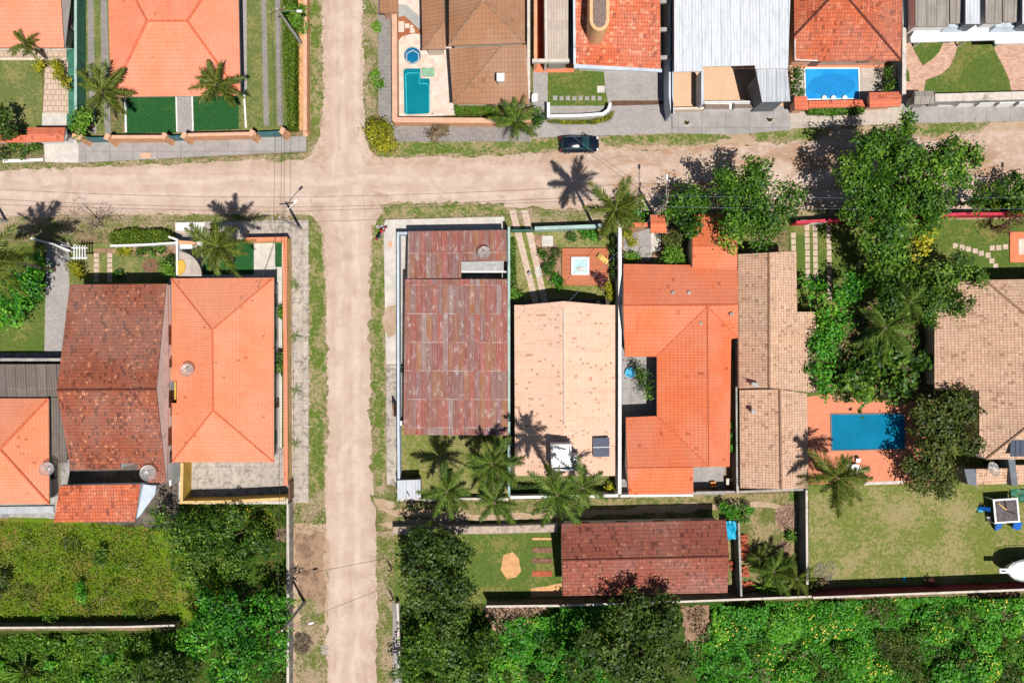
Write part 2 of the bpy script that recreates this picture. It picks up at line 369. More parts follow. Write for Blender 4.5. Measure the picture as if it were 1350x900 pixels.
M['pool_line'] = plain('turquoise_pool_edge', (.05, .55, .55), .4, var=.05)
M['pool_step'] = plain('green_pool_step', (.25, .42, .27), .5, var=.2)
M['car_paint'] = plain('dark_blue_car_paint', (.006, .010, .022), .18, spec=.6, var=.05)
M['car_glass'] = plain('car_window_glass', (.01, .05, .055), .08, spec=.6, var=.05)
M['rubber'] = plain('tyre_rubber', (.015, .015, .015), .9)
M['red_paint'] = plain('red_paint', (.45, .01, .02), .3, spec=.5, var=.1)
M['blue_plastic'] = plain('blue_plastic', (.01, .13, .50), .35, spec=.5, var=.1)
M['cyan_plastic'] = plain('turquoise_plastic', (.02, .38, .60), .4, var=.15)
M['mesh_grey'] = plain('grey_mesh_fabric', (.12, .10, .10), .8, var=.35, scale=2)
M['bark'] = plain('bark', (.16, .12, .085), .95, var=.36, scale=5)
M['pale_bark'] = plain('pale_bark', (.34, .28, .23), .95, var=.3, scale=5)
M['terracotta'] = plain('terracotta', (.42, .10, .045), .85, var=.35, scale=3)
M['rock'] = plain('garden_rock', (.40, .36, .31), .95, var=.4, scale=3)
M['lemon'] = plain('wicker_yellow', (.72, .48, .13), .7)
M['orange_cloth'] = plain('orange_fabric', (.75, .25, .02), .7)
M['skin_stone'] = plain('white_stone', (.7, .65, .6), .8)
LV = {
 'bright': leaf_mat('leaf_bright', [(.014, .045, .003), (.036, .105, .005), (.08, .185, .010), (.22, .35, .035)]),
 'mid': leaf_mat('leaf_mid', [(.013, .042, .004), (.035, .092, .006), (.075, .155, .011), (.19, .29, .03)]),
 'dark': leaf_mat('leaf_dark', [(.012, .03, .003), (.028, .06, .006), (.055, .10, .011), (.13, .18, .035)]),
 'olive': leaf_mat('leaf_olive', [(.022, .04, .006), (.05, .075, .010), (.09, .115, .018), (.16, .18, .04)]),
 'yellow': leaf_mat('leaf_yellow', [(.08, .10, .005), (.20, .21, .008), (.34, .32, .012), (.50, .44, .03)]),
 'lime': leaf_mat('leaf_lime', [(.025, .08, .005), (.07, .17, .010), (.12, .25, .016), (.24, .36, .05)]),
 'vivid': leaf_mat('leaf_vivid', [(.010, .065, .004), (.03, .16, .007), (.07, .27, .012), (.20, .40, .03)]),
 'dry': leaf_mat('leaf_dry', [(.08, .06, .03), (.16, .11, .06), (.26, .19, .11), (.38, .29, .19)]),
 'red': leaf_mat('leaf_purple', [(.03, .01, .012), (.08, .02, .02), (.14, .04, .035), (.22, .10, .07)]),
 'hedge': leaf_mat('leaf_hedge', [(.035, .07, .003), (.075, .13, .006), (.12, .18, .010), (.19, .24, .02)]),
 'palm': leaf_mat('leaf_palm', [(.018, .04, .005), (.05, .085, .009), (.11, .145, .016), (.27, .26, .06)]),
 'palm2': leaf_mat('leaf_palm_fresh', [(.018, .05, .006), (.05, .10, .010), (.10, .165, .02), (.24, .29, .06)]),
 'flower': leaf_mat('flower_yellow', [(.7, .38, .01), (.8, .5, .02)]),
}

# ---------------------------------------------------------------- mesh helpers
class MB:
    def __init__(s): s.v = []; s.f = []; s.m = []
    def add(s, vs, fs, mi=0):
        o = len(s.v); s.v += [Vector(p) for p in vs]
        for f in fs: s.f.append([i + o for i in f]); s.m.append(mi)
        return s
    def box(s, c, d, rz=0.0, mi=0, top=None, tilt=0.0):
        """box centred at c (x,y,z centre), dims d, optional smaller top (sx,sy)"""
        x, y, z = d[0] / 2, d[1] / 2, d[2] / 2; tx, ty = top or (1, 1)
        P = [(-x, -y, -z), (x, -y, -z), (x, y, -z), (-x, y, -z), (-x * tx, -y * ty, z), (x * tx, -y * ty, z), (x * tx, y * ty, z), (-x * tx, y * ty, z)]
        R_ = Matrix.Rotation(rz, 3, 'Z') @ Matrix.Rotation(tilt, 3, 'Y'); c = Vector(c)
        return s.add([R_ @ Vector(p) + c for p in P], [(0, 3, 2, 1), (4, 5, 6, 7), (0, 1, 5, 4), (1, 2, 6, 5), (2, 3, 7, 6), (3, 0, 4, 7)], mi)
    def prism(s, poly, z0, z1, mi=0, smi=None, bottom=True):
        """poly: list of (x,y) ; z1 may be list"""
        n = len(poly)
        a = sum(poly[i][0] * poly[(i + 1) % n][1] - poly[(i + 1) % n][0] * poly[i][1] for i in range(n))
        if a < 0:
            poly = poly[::-1]
            if isinstance(z1, list): z1 = z1[::-1]
        zz = z1 if isinstance(z1, list) else [z1] * n
        vs = [(p[0], p[1], z0) for p in poly] + [(p[0], p[1], zz[i]) for i, p in enumerate(poly)]
        s.add(vs, [list(range(n, 2 * n))], mi)
        o = len(s.v) - 2 * n
        sm = mi if smi is None else smi
        for i in range(n):
            j = (i + 1) % n; s.f.append([o + i, o + j, o + n + j, o + n + i]); s.m.append(sm)
        if bottom: s.f.append([o + i for i in range(n - 1, -1, -1)]); s.m.append(sm)
        return s
    def flat(s, poly, z, mi=0):
        n = len(poly)
        a = sum(poly[i][0] * poly[(i + 1) % n][1] - poly[(i + 1) % n][0] * poly[i][1] for i in range(n))
        if a < 0: poly = poly[::-1]
        return s.add([(p[0], p[1], z) for p in poly], [list(range(n))], mi)
    def tube(s, pts, rs, n=8, mi=0, cap=True):
        pts = [Vector(p) for p in pts]
        if not isinstance(rs, (list, tuple)): rs = [rs] * len(pts)
        o = len(s.v); ref = None
        for i, p in enumerate(pts):
            d = (pts[min(i + 1, len(pts) - 1)] - pts[max(i - 1, 0)]).normalized()
            if ref is None: ref = d.orthogonal().normalized()
            a = (ref - d * ref.dot(d)).normalized(); ref = a; b = d.cross(a)
            for k in range(n):
                t = 2 * math.pi * k / n; s.v.append(p + (a * math.cos(t) + b * math.sin(t)) * rs[i])
        for i in range(len(pts) - 1):
            for k in range(n):
                k2 = (k + 1) % n
                s.f.append([o + i * n + k, o + i * n + k2, o + (i + 1) * n + k2, o + (i + 1) * n + k]); s.m.append(mi)
        if cap:
            s.f.append([o + k for k in range(n - 1, -1, -1)]); s.m.append(mi)
            q = o + (len(pts) - 1) * n; s.f.append([q + k for k in range(n)]); s.m.append(mi)
        return s
    def ball(s, c, r, n=12, m=8, mi=0, jit=0.0, rng=None):
        c = Vector(c); r = Vector(r) if hasattr(r, '__len__') else Vector((r, r, r)); o = len(s.v)
        for i in range(m + 1):
            th = math.pi * i / m
            for k in range(n):
                ph = 2 * math.pi * k / n; j = 1 + (rng.uniform(-jit, jit) if rng and 0 < i < m else 0)
                s.v.append(c + Vector((r.x * math.sin(th) * math.cos(ph) * j, r.y * math.sin(th) * math.sin(ph) * j, r.z * math.cos(th))))
        for i in range(m):
            for k in range(n):
                k2 = (k + 1) % n
                s.f.append([o + i * n + k, o + (i + 1) * n + k, o + (i + 1) * n + k2, o + i * n + k2]); s.m.append(mi)
        return s
    def loft(s, rings, mi=0, cap=True):
        """rings: list of equal-length vertex loops"""
        o = len(s.v); n = len(rings[0])
        for r in rings: s.v += [Vector(p) for p in r]
        for i in range(len(rings) - 1):
            for k in range(n):
                k2 = (k + 1) % n
                s.f.append([o + i * n + k, o + i * n + k2, o + (i + 1) * n + k2, o + (i + 1) * n + k]); s.m.append(mi)
        if cap:
            s.f.append([o + k for k in range(n - 1, -1, -1)]); s.m.append(mi)
            q = o + (len(rings) - 1) * n; s.f.append([q + k for k in range(n)]); s.m.append(mi)
        return s
    def build(s, name, mats, parent=None, base=None, smooth=False, bevel=0.0, uvdir=None):
        if not isinstance(mats, (list, tuple)): mats = [mats]
        if base is None: base = Vector(parent['_base']) if parent is not None and '_base' in parent else Vector((0, 0, 0))
        base = Vector(base)
        me = bpy.data.meshes.new(name)
        me.from_pydata([tuple(v - base) for v in s.v], [], s.f)
        for m in mats: me.materials.append(m)
        me.polygons.foreach_set('material_index', s.m)
        if smooth: me.polygons.foreach_set('use_smooth', [True] * len(s.f))
        uvl = me.uv_layers.new(name='UVMap'); me.update()
        for p in me.polygons:
            n = p.normal
            if abs(n.z) > .9995 or n.z < -.2:
                ud = Vector((1, 0, 0)) if uvdir is None else Vector(uvdir); vd = Vector((-ud.y, ud.x, 0))
            elif abs(n.z) < .05:
                ud = Vector((-n.y, n.x, 0)).normalized(); vd = Vector((0, 0, 1))
            else:
                vd = (Vector((0, 0, 1)) - n * n.z).normalized(); ud = vd.cross(n)
            for li in p.loop_indices:
                co = me.vertices[me.loops[li].vertex_index].co + base
                uvl.data[li].uv = (co.dot(ud), co.dot(vd))
        ob = bpy.data.objects.new(name, me); C.objects.link(ob)
        if parent is not None:
            ob.parent = parent
            off = base - Vector(parent['_base']) if '_base' in parent else Vector((0, 0, 0))
            ob.location = off
        else: ob.location = base
        ob['_base'] = tuple(base)
        if bevel:
            b = ob.modifiers.new('bevel', 'BEVEL'); b.width = bevel; b.segments = 2; b.limit_method = 'ANGLE'
        return ob

def tag(o, label=None, cat=None, group=None, kind=None):
    if label: o['label'] = label
    if cat: o['category'] = cat
    if group: o['group'] = group
    if kind: o['kind'] = kind
    elif cat: o['kind'] = 'thing'
    return o
def thing(name, label, cat, base, group=None):
    o = bpy.data.objects.new(name, None); C.objects.link(o)
    o.location = Vector(base); o['_base'] = tuple(Vector(base)); o.empty_display_size = .5
    return tag(o, label, cat, group)

def subdiv(pts, step, amp, rng):
    """roughen the outline of a world-space polygon"""
    out = []
    n = len(pts)
    for i in range(n):
        a = Vector(pts[i][:2]); b = Vector(pts[(i + 1) % n][:2]); d = b - a; L = d.length
        k = max(1, int(L / step)); nn = Vector((-d.y, d.x)).normalized() if L > 0 else Vector((0, 0))
        off = 0
        for j in range(k):
            off = off * .6 + rng.uniform(-amp, amp); f_ = min(1.0, min(j / k, 1 - j / k) * L / 2.2)
            p = a + d * (j / k) + nn * (off * f_ if j else 0); out.append((p.x, p.y))
    return out

_z = {}
def zlay(layer):
    i = _z.get(layer, 0); _z[layer] = i + 1
    return layer * .022 + (i % 27) * .0008
def sheet(name, pts, layer, mat, rough=0.0, step=.5, uvdir=None, label=None, cat=None, kind='structure', group=None):
    P = [W(*p)[:2] for p in pts]
    if rough: P = subdiv(P, step, rough, R)
    c = Vector((sum(p[0] for p in P) / len(P), sum(p[1] for p in P) / len(P), 0))
    z = zlay(layer)
    o = MB().flat(P, z).build(name, M[mat] if isinstance(mat, str) else mat, uvdir=uvdir)
    return tag(o, label, cat, group, kind)
def slab(name, pts, h, mat, layer=3, h0=0.0, **k):
    P = [W(*p)[:2] for p in pts]
    z = h + _z.get('s', 0) * .0013; _z['s'] = (_z.get('s', 0) + 1) % 14
    o = MB().prism(P, 0.0, z, bottom=False).build(name, M[mat] if isinstance(mat, str) else mat, uvdir=k.get('uvdir'))
    return tag(o, k.get('label'), k.get('cat'), k.get('group'), k.get('kind', 'structure'))
def rect(x0, y0, x1, y1): return [(x0, y0), (x1, y0), (x1, y1), (x0, y1)]

def offset_line(P, d, closed=False):
    out = []; n = len(P)
    for i in range(n):
        if closed: a, b, c = P[i - 1], P[i], P[(i + 1) % n]
        else: a, b, c = P[max(i - 1, 0)], P[i], P[min(i + 1, n - 1)]
        d1 = (b - a); d2 = (c - b)
        if d1.length < 1e-6: d1 = d2
        if d2.length < 1e-6: d2 = d1
        d1 = d1.normalized(); d2 = d2.normalized()
        n1 = Vector((-d1.y, d1.x)); n2 = Vector((-d2.y, d2.x)); m = n1 + n2
        if m.length < 1e-3: m = n1.copy()
        m = m.normalized(); k = d / max(.55, m.dot(n1)); out.append(b + m * k)
    return out
def wall(name, label, pts, h, th=.2, mat='white_wall', cap=None, caph=.07, capw=.06, group=None, z0=0.0, cat='wall'):
    """free-standing wall; pts = photo pixels of the middle of its top"""
    P = [W(p[0], p[1], h).xy for p in pts]
    base = Vector(((P[0].x + P[-1].x) / 2, (P[0].y + P[-1].y) / 2, 0))
    def strip(mb, w, a, b):
        l = offset_line(P, w / 2); r = offset_line(P, -w / 2)
        mb.prism([tuple(q) for q in l] + [tuple(q) for q in r[::-1]], a, b)
    body = MB(); strip(body, th, z0, h - (caph if cap else 0))
    if cap is None:
        o = body.build(name, M[mat], base=base); return tag(o, label, cat, group)
    t = thing(name, label, cat, base, group)
    body.build('wall_body', M[mat], t)
    c = MB(); strip(c, th + capw, h - caph, h); c.build('coping', M[cap], t)
    return t

# ---------------------------------------------------------------- roofs and houses
def roof_geo(faces, soffit=None, edge=.12):
    key = {}; V = []; F = []
    for f in faces:
        idx = []
        for p in f:
            k = (round(p[0], 1), round(p[1], 1), round(p[2], 2))
            if k not in key: key[k] = len(V); V.append(W(*p))
            if not idx or idx[-1] != key[k]: idx.append(key[k])
        a = sum(V[idx[i]].x * V[idx[(i + 1) % len(idx)]].y - V[idx[(i + 1) % len(idx)]].x * V[idx[i]].y for i in range(len(idx)))
        F.append(idx if a > 0 else idx[::-1])
    E = set()
    for f in F:
        for i in range(len(f)): E.add((f[i], f[(i + 1) % len(f)]))
    nxt = {a: b for a, b in E if (b, a) not in E}
    loop = []; s0 = cur = next(iter(nxt))
    while True:
        loop.append(cur); cur = nxt[cur]
        if cur == s0 or len(loop) > 200: break
    if soffit is None: soffit = min(v.z for v in V) - .2
    mb = MB(); mb.v = [v.copy() for v in V]
    for f in F: mb.f.append(list(f)); mb.m.append(0)
    n = len(loop); o = len(V)
    for i in loop: mb.v.append(V[i] - Vector((0, 0, edge)))
    for i in loop: mb.v.append(Vector((V[i].x, V[i].y, soffit)))
    for i in range(n):
        j = (i + 1) % n
        mb.f.append([loop[j], loop[i], o + i, o + j]); mb.m.append(1)
        mb.f.append([o + j, o + i, o + n + i, o + n + j]); mb.m.append(2)
    mb.f.append([o + n + i for i in range(n - 1, -1, -1)]); mb.m.append(2)
    return mb, [V[i] for i in loop], soffit

def window_mb(p, d, nrm, w, h, zc):
    mb = MB(); c = Vector((p.x, p.y, zc)); rz = math.atan2(d.y, d.x)
    mb.box(c + Vector((nrm.x, nrm.y, 0)) * .03, (w + .16, .08, h + .16), rz, 0)
    mb.box(c + Vector((nrm.x, nrm.y, 0)) * .062, (w, .05, h), rz, 1)
    mb.box(c + Vector((nrm.x, nrm.y, 0)) * .085, (.05, .03, h), rz, 0)
    return mb

def inset_loop(loop, d):
    P = [v.xy for v in loop]
    Q = []
    for i, p in enumerate(P):                       # drop collinear and duplicate points
        a, b = P[i - 1], P[(i + 1) % len(P)]
        if (p - a).length < .05: continue
        u = (p - a).normalized(); w = (b - p)
        if w.length > .05 and abs(u.cross(w.normalized())) < .02: continue
        Q.append(p)
    return offset_line(Q, d, closed=True)

def roof_part(parent, faces, tile, wallm, caps=(), capm='ridge_orange', inset=.45, name='roof', walls=True, soffit=None, edgem='brown_trim', win=True, winm='frame_brown', capr=.13, z0=0.0, label=None):
    mb, loop, sf = roof_geo(faces, soffit)
    r = mb.build(name, [M[tile], M[edgem], M[wallm]], parent)
    if label: r['label'] = label
    if caps:
        c = MB()
        for a, b in caps:
            A, B = W(*a), W(*b); n = max(2, int((B - A).length / .45)); pts = [A.lerp(B, i / n) for i in range(n + 1)]
            for i in range(n):
                c.tube([pts[i] + Vector((0, 0, .02)), pts[i + 1] + Vector((0, 0, .035))], [capr, capr * .82], 6)
        k = c.build('ridge_tiles', M[capm], r)
    if walls:
        P = inset_loop(loop, inset)
        w = MB().prism([tuple(p) for p in P], z0, sf + .01, bottom=False).build('wall', M[wallm], parent)
        if win:
            n = len(P); rr = random.Random(int(abs(P[0].x * 31 + P[0].y * 17))); door = False
            for i in range(n):
                a, b = P[i], P[(i + 1) % n]; L = (b - a).length
                if L < 2.6: continue
                d = (b - a) / L; nn = Vector((d.y, -d.x)); k = max(1, int(L / 3.6))
                for j in range(min(k, 5)):
                    q = a + d * (L * (j + .5) / min(k, 5))
                    if not door and rr.random() < .4:
                        door = True
                        dm = MB().box((q.x + nn.x * .03, q.y + nn.y * .03, 1.05 + z0), (.95, .1, 2.1), math.atan2(d.y, d.x))
                        D = dm.build('door', M['wood'], parent)
                        hx = q + d * .36 + nn * .1
                        MB().box((hx.x, hx.y, 1.05 + z0), (.14, .05, .04), math.atan2(d.y, d.x)).build('handle', M['metal'], D)
                    else:
                        zc = min(1.55, (sf) * .55) + z0
                        window_mb(q, d, nn, 1.1, min(1.0, sf * .36), zc).build('window', [M[winm], M['glass']], parent)
                        if sf > 4.0:
                            window_mb(q, d, nn, 1.0, .95, sf - 1.15).build('window', [M[winm], M['glass']], parent)
    return r

def centre(pts):
    return W(sum(p[0] for p in pts) / len(pts), sum(p[1] for p in pts) / len(pts), pts[0][2] if len(pts[0]) > 2 else 0)
def house(label, faces, tile, wallm, cat='house', name='house', group=None, **k):
    allp = [p for f in faces for p in f]; c = centre(allp); c.z = 0
    t = thing(name, label, cat, c, group)
    roof_part(t, faces, tile, wallm, **k)
    return t

def on_roof(p):  # world point
    return W(*p)

# ---------------------------------------------------------------- foliage
def leaf_object(name, cen, nor, size, tint, mat, parent=None, base=(0, 0, 0), aspect=.6, mats=None, midx=None, seed=1):
    g = np.random.default_rng(seed); N = len(cen); base = np.array(base, float)
    nor = nor / np.maximum(np.linalg.norm(nor, axis=1, keepdims=True), 1e-6)
    r = g.normal(size=(N, 3)); t = np.cross(nor, r); t /= np.maximum(np.linalg.norm(t, axis=1, keepdims=True), 1e-6)
    b = np.cross(nor, t); s = size[:, None]; fold = nor * s * .12
    v = np.empty((N, 4, 3)); c = cen - base
    v[:, 0] = c - t * s * .5; v[:, 1] = c + b * s * .5 * aspect + fold; v[:, 2] = c + t * s * .5; v[:, 3] = c - b * s * .5 * aspect + fold
    me = bpy.data.meshes.new(name)
    me.vertices.add(4 * N); me.loops.add(4 * N); me.polygons.add(N)
    me.vertices.foreach_set('co', v.reshape(-1).astype(np.float32))
    me.loops.foreach_set('vertex_index', np.arange(4 * N, dtype=np.int32))
    me.polygons.foreach_set('loop_start', np.arange(0, 4 * N, 4, dtype=np.int32))
    for m in (mats or [mat]): me.materials.append(m)
    if midx is not None: me.polygons.foreach_set('material_index', midx.astype(np.int32))
    a = me.attributes.new('tint', 'FLOAT', 'FACE'); a.data.foreach_set('value', np.clip(tint, 0, 1).astype(np.float32))
    me.update(calc_edges=True)
    ob = bpy.data.objects.new(name, me); C.objects.link(ob)
    if parent is not None: ob.parent = parent; ob.location = Vector(base) - Vector(parent['_base'])
    else: ob.location = Vector(base)
    ob['_base'] = tuple(float(x) for x in base)
    return ob

def clump_leaves(lobes, g, dens=1.0, leaf=.32, per=16, flat=.75, spread=.3):
    cs, ns, ts = [], [], []
    for (c, r) in lobes:
        n = max(5, int(7.5 * r * r * dens)); lt = g.normal() * .13
        d = g.normal(size=(n, 3)); d[:, 2] = np.abs(d[:, 2]) * 1.0 - .25; d /= np.linalg.norm(d, axis=1, keepdims=True)
        rad = r * g.uniform(.55, 1.05, size=(n, 1)); p = np.array(c) + d * rad * np.array([1, 1, flat])
        st = .44 + lt + g.normal(size=n) * .15
        q = p[:, None, :] + g.normal(size=(n, per, 3)) * spread * np.array([1, 1, .6])
        nn = d[:, None, :] * .8 + np.array([0, 0, .5]) + g.normal(size=(n, per, 3)) * .45
        cs.append(q.reshape(-1, 3)); ns.append(nn.reshape(-1, 3)); ts.append((st[:, None] + g.normal(size=(n, per)) * .16).reshape(-1))
    return np.concatenate(cs), np.concatenate(ns), np.concatenate(ts)

_seed = [11]
def tree(label, blobs, h, leafm, group=None, name='tree', cat='tree', dens=1.25, leaf=.38, base=None, low=.35, trunk=.22, lobe=1.45, per=16, bark='bark', crown='crown', stem='trunk', spread=.3, flat=.75, limbs=9):
    """blobs: photo discs (px, py, radius_px[, height]) that the crown fills"""
    _seed[0] += 1; g = np.random.default_rng(_seed[0]); rr = random.Random(_seed[0])
    lobes = []
    for bl in blobs:
        px, py, rp = bl[:3]; hb = bl[3] if len(bl) > 3 else h
        c = W(px, py, hb * .8); r = rp / S * (1 - hb * .8 / H)
        lr = min(lobe, r * .62); n = max(2, int(1.5 * (r / lr) ** 2))
        for i in range(n):
            a = 2.39996 * i + rr.uniform(-.4, .4); q = math.sqrt((i + .4) / n) * max(0.0, r - lr * .8) * rr.uniform(.85, 1.12)
            z = hb - lr * .8 - (hb * low) * (q / max(r, .01)) ** 2 * rr.uniform(.5, 1.2)
            z = max(lr * .45, z + rr.uniform(-.13, .08) * hb)
            lobes.append(((c.x + q * math.cos(a), c.y + q * math.sin(a), z), lr * rr.uniform(.75, 1.2)))
    cx = sum(l[0][0] for l in lobes) / len(lobes); cy = sum(l[0][1] for l in lobes) / len(lobes)
    b = Vector((cx, cy, 0)) if base is None else W(*base)
    t = thing(name, label, cat, b, group)
    cs, ns, ts = clump_leaves(lobes, g, dens, leaf, per, flat, spread)
    cs[:, 2] = np.maximum(cs[:, 2], .06)
    leaf_object(crown, cs, ns, leaf * g.uniform(.65, 1.25, size=len(cs)), ts, LV[leafm], t, b, seed=_seed[0])
    mb = MB(); top = Vector((cx, cy, max(.3, h * .55)))
    mb.tube([b, b.lerp(top, .5) + Vector((rr.uniform(-.1, .1) * h * .1, rr.uniform(-.1, .1) * h * .1, 0)), top], [trunk, trunk * .75, trunk * .5], 8)
    for l in rr.sample(lobes, min(limbs, len(lobes))):
        e = Vector(l[0]); m = top.lerp(e, .5) + Vector((0, 0, -.12 * (e - top).length)); s0 = b.lerp(top, rr.uniform(.55, .95))
        mb.tube([s0, m, e], [trunk * .4, trunk * .25, trunk * .08], 5)
    mb.build(stem, M[bark], t)
    return t
def shrub(label, blobs, h, leafm, group=None, name='shrub', cat='shrub', leaf=.24, dens=2.6, per=14, spread=.2, **k):
    return tree(label, blobs, h, leafm, group, name, cat, dens=dens, leaf=leaf, per=per, spread=spread,
                trunk=k.pop('trunk', .05), lobe=k.pop('lobe', .55), crown='foliage', stem='stem', low=k.pop('low', .5), limbs=5, **k)

def in_poly(x, y, P):
    inside = np.zeros(len(x), bool); n = len(P)
    for i in range(n):
        x1, y1 = P[i]; x2, y2 = P[(i + 1) % n]
        c = ((y1 > y) != (y2 > y)) & (x < (x2 - x1) * (y - y1) / ((y2 - y1) if abs(y2 - y1) > 1e-9 else 1e-9) + x1)
        inside ^= c
    return inside
def sample_poly(P, n, g):
    xs = [p[0] for p in P]; ys = [p[1] for p in P]; out = np.zeros((0, 2))
    while len(out) < n:
        x = g.uniform(min(xs), max(xs), n * 2); y = g.uniform(min(ys), max(ys), n * 2)
        k = in_poly(x, y, P); out = np.concatenate([out, np.stack([x[k], y[k]], 1)])
    return out[:n]
def area(P): return abs(sum(P[i][0] * P[(i + 1) % len(P)][1] - P[(i + 1) % len(P)][0] * P[i][1] for i in range(len(P)))) / 2

def hedge(label, pts, h, leafm, group=None, dens=170, leaf=.19, cat='hedge', name='hedge', wob=.12):
    """clipped hedge: photo outline of its top"""
    _seed[0] += 1; g = np.random.default_rng(_seed[0]); P = [tuple(W(p[0], p[1], h).xy) for p in pts]
    n = int(area(P) * dens) + 60; s = sample_poly(P, n, g)
    z = h * g.uniform(.78, 1.04, n) + np.sin(s[:, 0] * 2.1) * wob * .5 + np.cos(s[:, 1] * 1.7) * wob * .5
    top = np.concatenate([s + g.normal(size=s.shape) * .05, z[:, None]], 1); nt = np.tile([0, 0, .9], (n, 1)) + g.normal(size=(n, 3)) * .55
    L = []; N_ = []
    for i in range(len(P)):
        a = np.array(P[i]); b = np.array(P[(i + 1) % len(P)]); d = b - a; ln = np.linalg.norm(d); m = int(ln * h * dens * .6) + 2
        t = g.uniform(0, 1, m); q = a + d * t[:, None] + g.normal(size=(m, 2)) * .07
        L.append(np.concatenate([q, g.uniform(.05, h, m)[:, None]], 1)); N_.append(np.tile([d[1] / ln, -d[0] / ln, .3], (m, 1)) + g.normal(size=(m, 3)) * .5)
    cen = np.concatenate([top] + L); nor = np.concatenate([nt] + N_); ti = .42 + g.normal(size=len(cen)) * .2 + np.sin(cen[:, 0] * 3 + cen[:, 1] * 2) * .08
    c = Vector((sum(p[0] for p in P) / len(P), sum(p[1] for p in P) / len(P), 0))
    t_ = thing(name, label, cat, c, group)
    leaf_object('foliage', cen, nor, leaf * g.uniform(.7, 1.3, len(cen)), ti, LV[leafm], t_, c, seed=_seed[0])
    core = MB().prism([tuple(q) for q in offset_line([Vector(p) for p in (P if sum(P[i][0] * P[(i + 1) % len(P)][1] - P[(i + 1) % len(P)][0] * P[i][1] for i in range(len(P))) > 0 else P[::-1])], .09, True)], 0, h * .74)
    core.build('branches', M['hedge_core'], t_)
    return t_

def scatter(name, polys, dens, leafm, leaf=.16, hmax=.15, flower=0.0, mound=0.0, msize=.9, label=None, group=None, up=.7, tint=.42, tvar=.17, mdens=.35, edge=0, kind='stuff'):
    """ground cover nobody could count: blades and leaves standing over an area (one object)"""
    _seed[0] += 1; g = np.random.default_rng(_seed[0]); cs = []; ns = []; ts = []
    for pts in polys:
        P = [tuple(W(*p[:2]).xy) for p in pts]; A = area(P); n = int(A * dens) + 5; s = sample_poly(P, n, g)
        z = np.full(n, .02) + g.uniform(0, hmax, n); tt = tint + g.normal(size=n) * tvar
        if mound:
            k = max(3, int(A * mdens / (msize * msize))); mc = sample_poly(P, k, g); mr = msize * g.uniform(.5, 1.4, k); mh = mound * g.uniform(.35, 1.0, k); mt = g.normal(size=k) * .13
            zz = np.zeros(n); add = np.zeros(n)
            for i in range(k):
                d2 = ((s - mc[i]) ** 2).sum(1) / (mr[i] ** 2); hgt = mh[i] * np.sqrt(np.clip(1 - d2, 0, 1)); u = hgt > zz; zz[u] = hgt[u]; add[u] = mt[i]
            z += zz * g.uniform(.72, 1.0, n); tt += add
        cs.append(np.concatenate([s, z[:, None]], 1)); ns.append(np.tile([0, 0, up], (n, 1)) + g.normal(size=(n, 3)) * .6); ts.append(tt)
    cen = np.concatenate(cs); nor = np.concatenate(ns); ti = np.concatenate(ts); mi = None; mats = [LV[leafm]]
    if flower:
        N = len(cen); f = (g.uniform(size=N) < flower) & (np.sin(cen[:, 0] * .55 + 1.3) * np.cos(cen[:, 1] * .8) + g.normal(size=N) * .35 > .45)
        mi = f.astype(int); mats = [LV[leafm], LV['flower']]; cen[f, 2] += .12; nor[f] = [0, 0, 1]
    sz = leaf * g.uniform(.6, 1.4, len(cen))
    if flower: sz[f] *= .65
    o = leaf_object(name, cen, nor, sz, ti, LV[leafm], None, (0, 0, 0), mats=mats, midx=mi, aspect=.5, seed=_seed[0])
    return tag(o, label, None, group, kind)

# ---------------------------------------------------------------- palms
def frond_mesh(name, L, leafm, seed, droop=1.0, width=.5, n=34):
    rr = random.Random(seed); pts = []; z = 0
    for i in range(13):
        s = i / 12; pts.append(Vector((L * s * (1 - .13 * s * s), 0, L * (.32 * s - .62 * droop * s * s))))
    v, f, m, ti = [], [], [], []
    def at(s):
        q = s * 12; i = min(11, int(q)); return pts[i].lerp(pts[i + 1], q - i)
    for i in range(12):                                             # the rachis
        a, b = pts[i], pts[i + 1]; w = .013 * (1 - i / 14); o = len(v)
        v += [a + Vector((0, w, 0)), a - Vector((0, w, 0)), b - Vector((0, w * .9, 0)), b + Vector((0, w * .9, 0)), a + Vector((0, 0, w)), b + Vector((0, 0, w))]
        f += [(o, o + 4, o + 5, o + 3), (o + 4, o + 1, o + 2, o + 5)]; ti += [.95, .95]
    for k in range(n):
        s = .10 + .90 * (k + .5) / n
        for sg in (1, -1):
            p = at(min(1, s)); ll = L * width * .5 * math.sin(math.pi * min(.97, .14 + .78 * s)) * rr.uniform(.6, 1.15)
            fw = rr.uniform(.35, .65) + s * .5; d = Vector((fw, sg * (1.0 - .25 * s), -.45 * droop * rr.uniform(.1, 2.0))).normalized()
            w = L * .0115 * rr.uniform(.7, 1.4); side = Vector((1, 0, 0)) * w; mid = p + d * ll * .55; end = p + d * ll + Vector((0, 0, -.22 * ll * droop)); o = len(v)
            v += [p - side, p + side, mid + side, mid - side, end]
            f += [(o, o + 1, o + 2, o + 3), (o + 3, o + 2, o + 4)]; t_ = rr.uniform(.1, .85); ti += [t_, t_]
    me = bpy.data.meshes.new(name); me.from_pydata([tuple(p) for p in v], [], f); me.materials.append(LV[leafm])
    a = me.attributes.new('tint', 'FLOAT', 'FACE'); a.data.foreach_set('value', ti); me.update(); return me
FR = {}
def fronds(leafm, droop, width, n):
    k = (leafm, droop, width, n)
    if k not in FR: FR[k] = [frond_mesh('frond', 1.0, leafm, 100 + i, droop * (.8 + .2 * i), width, n) for i in range(3)]
    return FR[k]
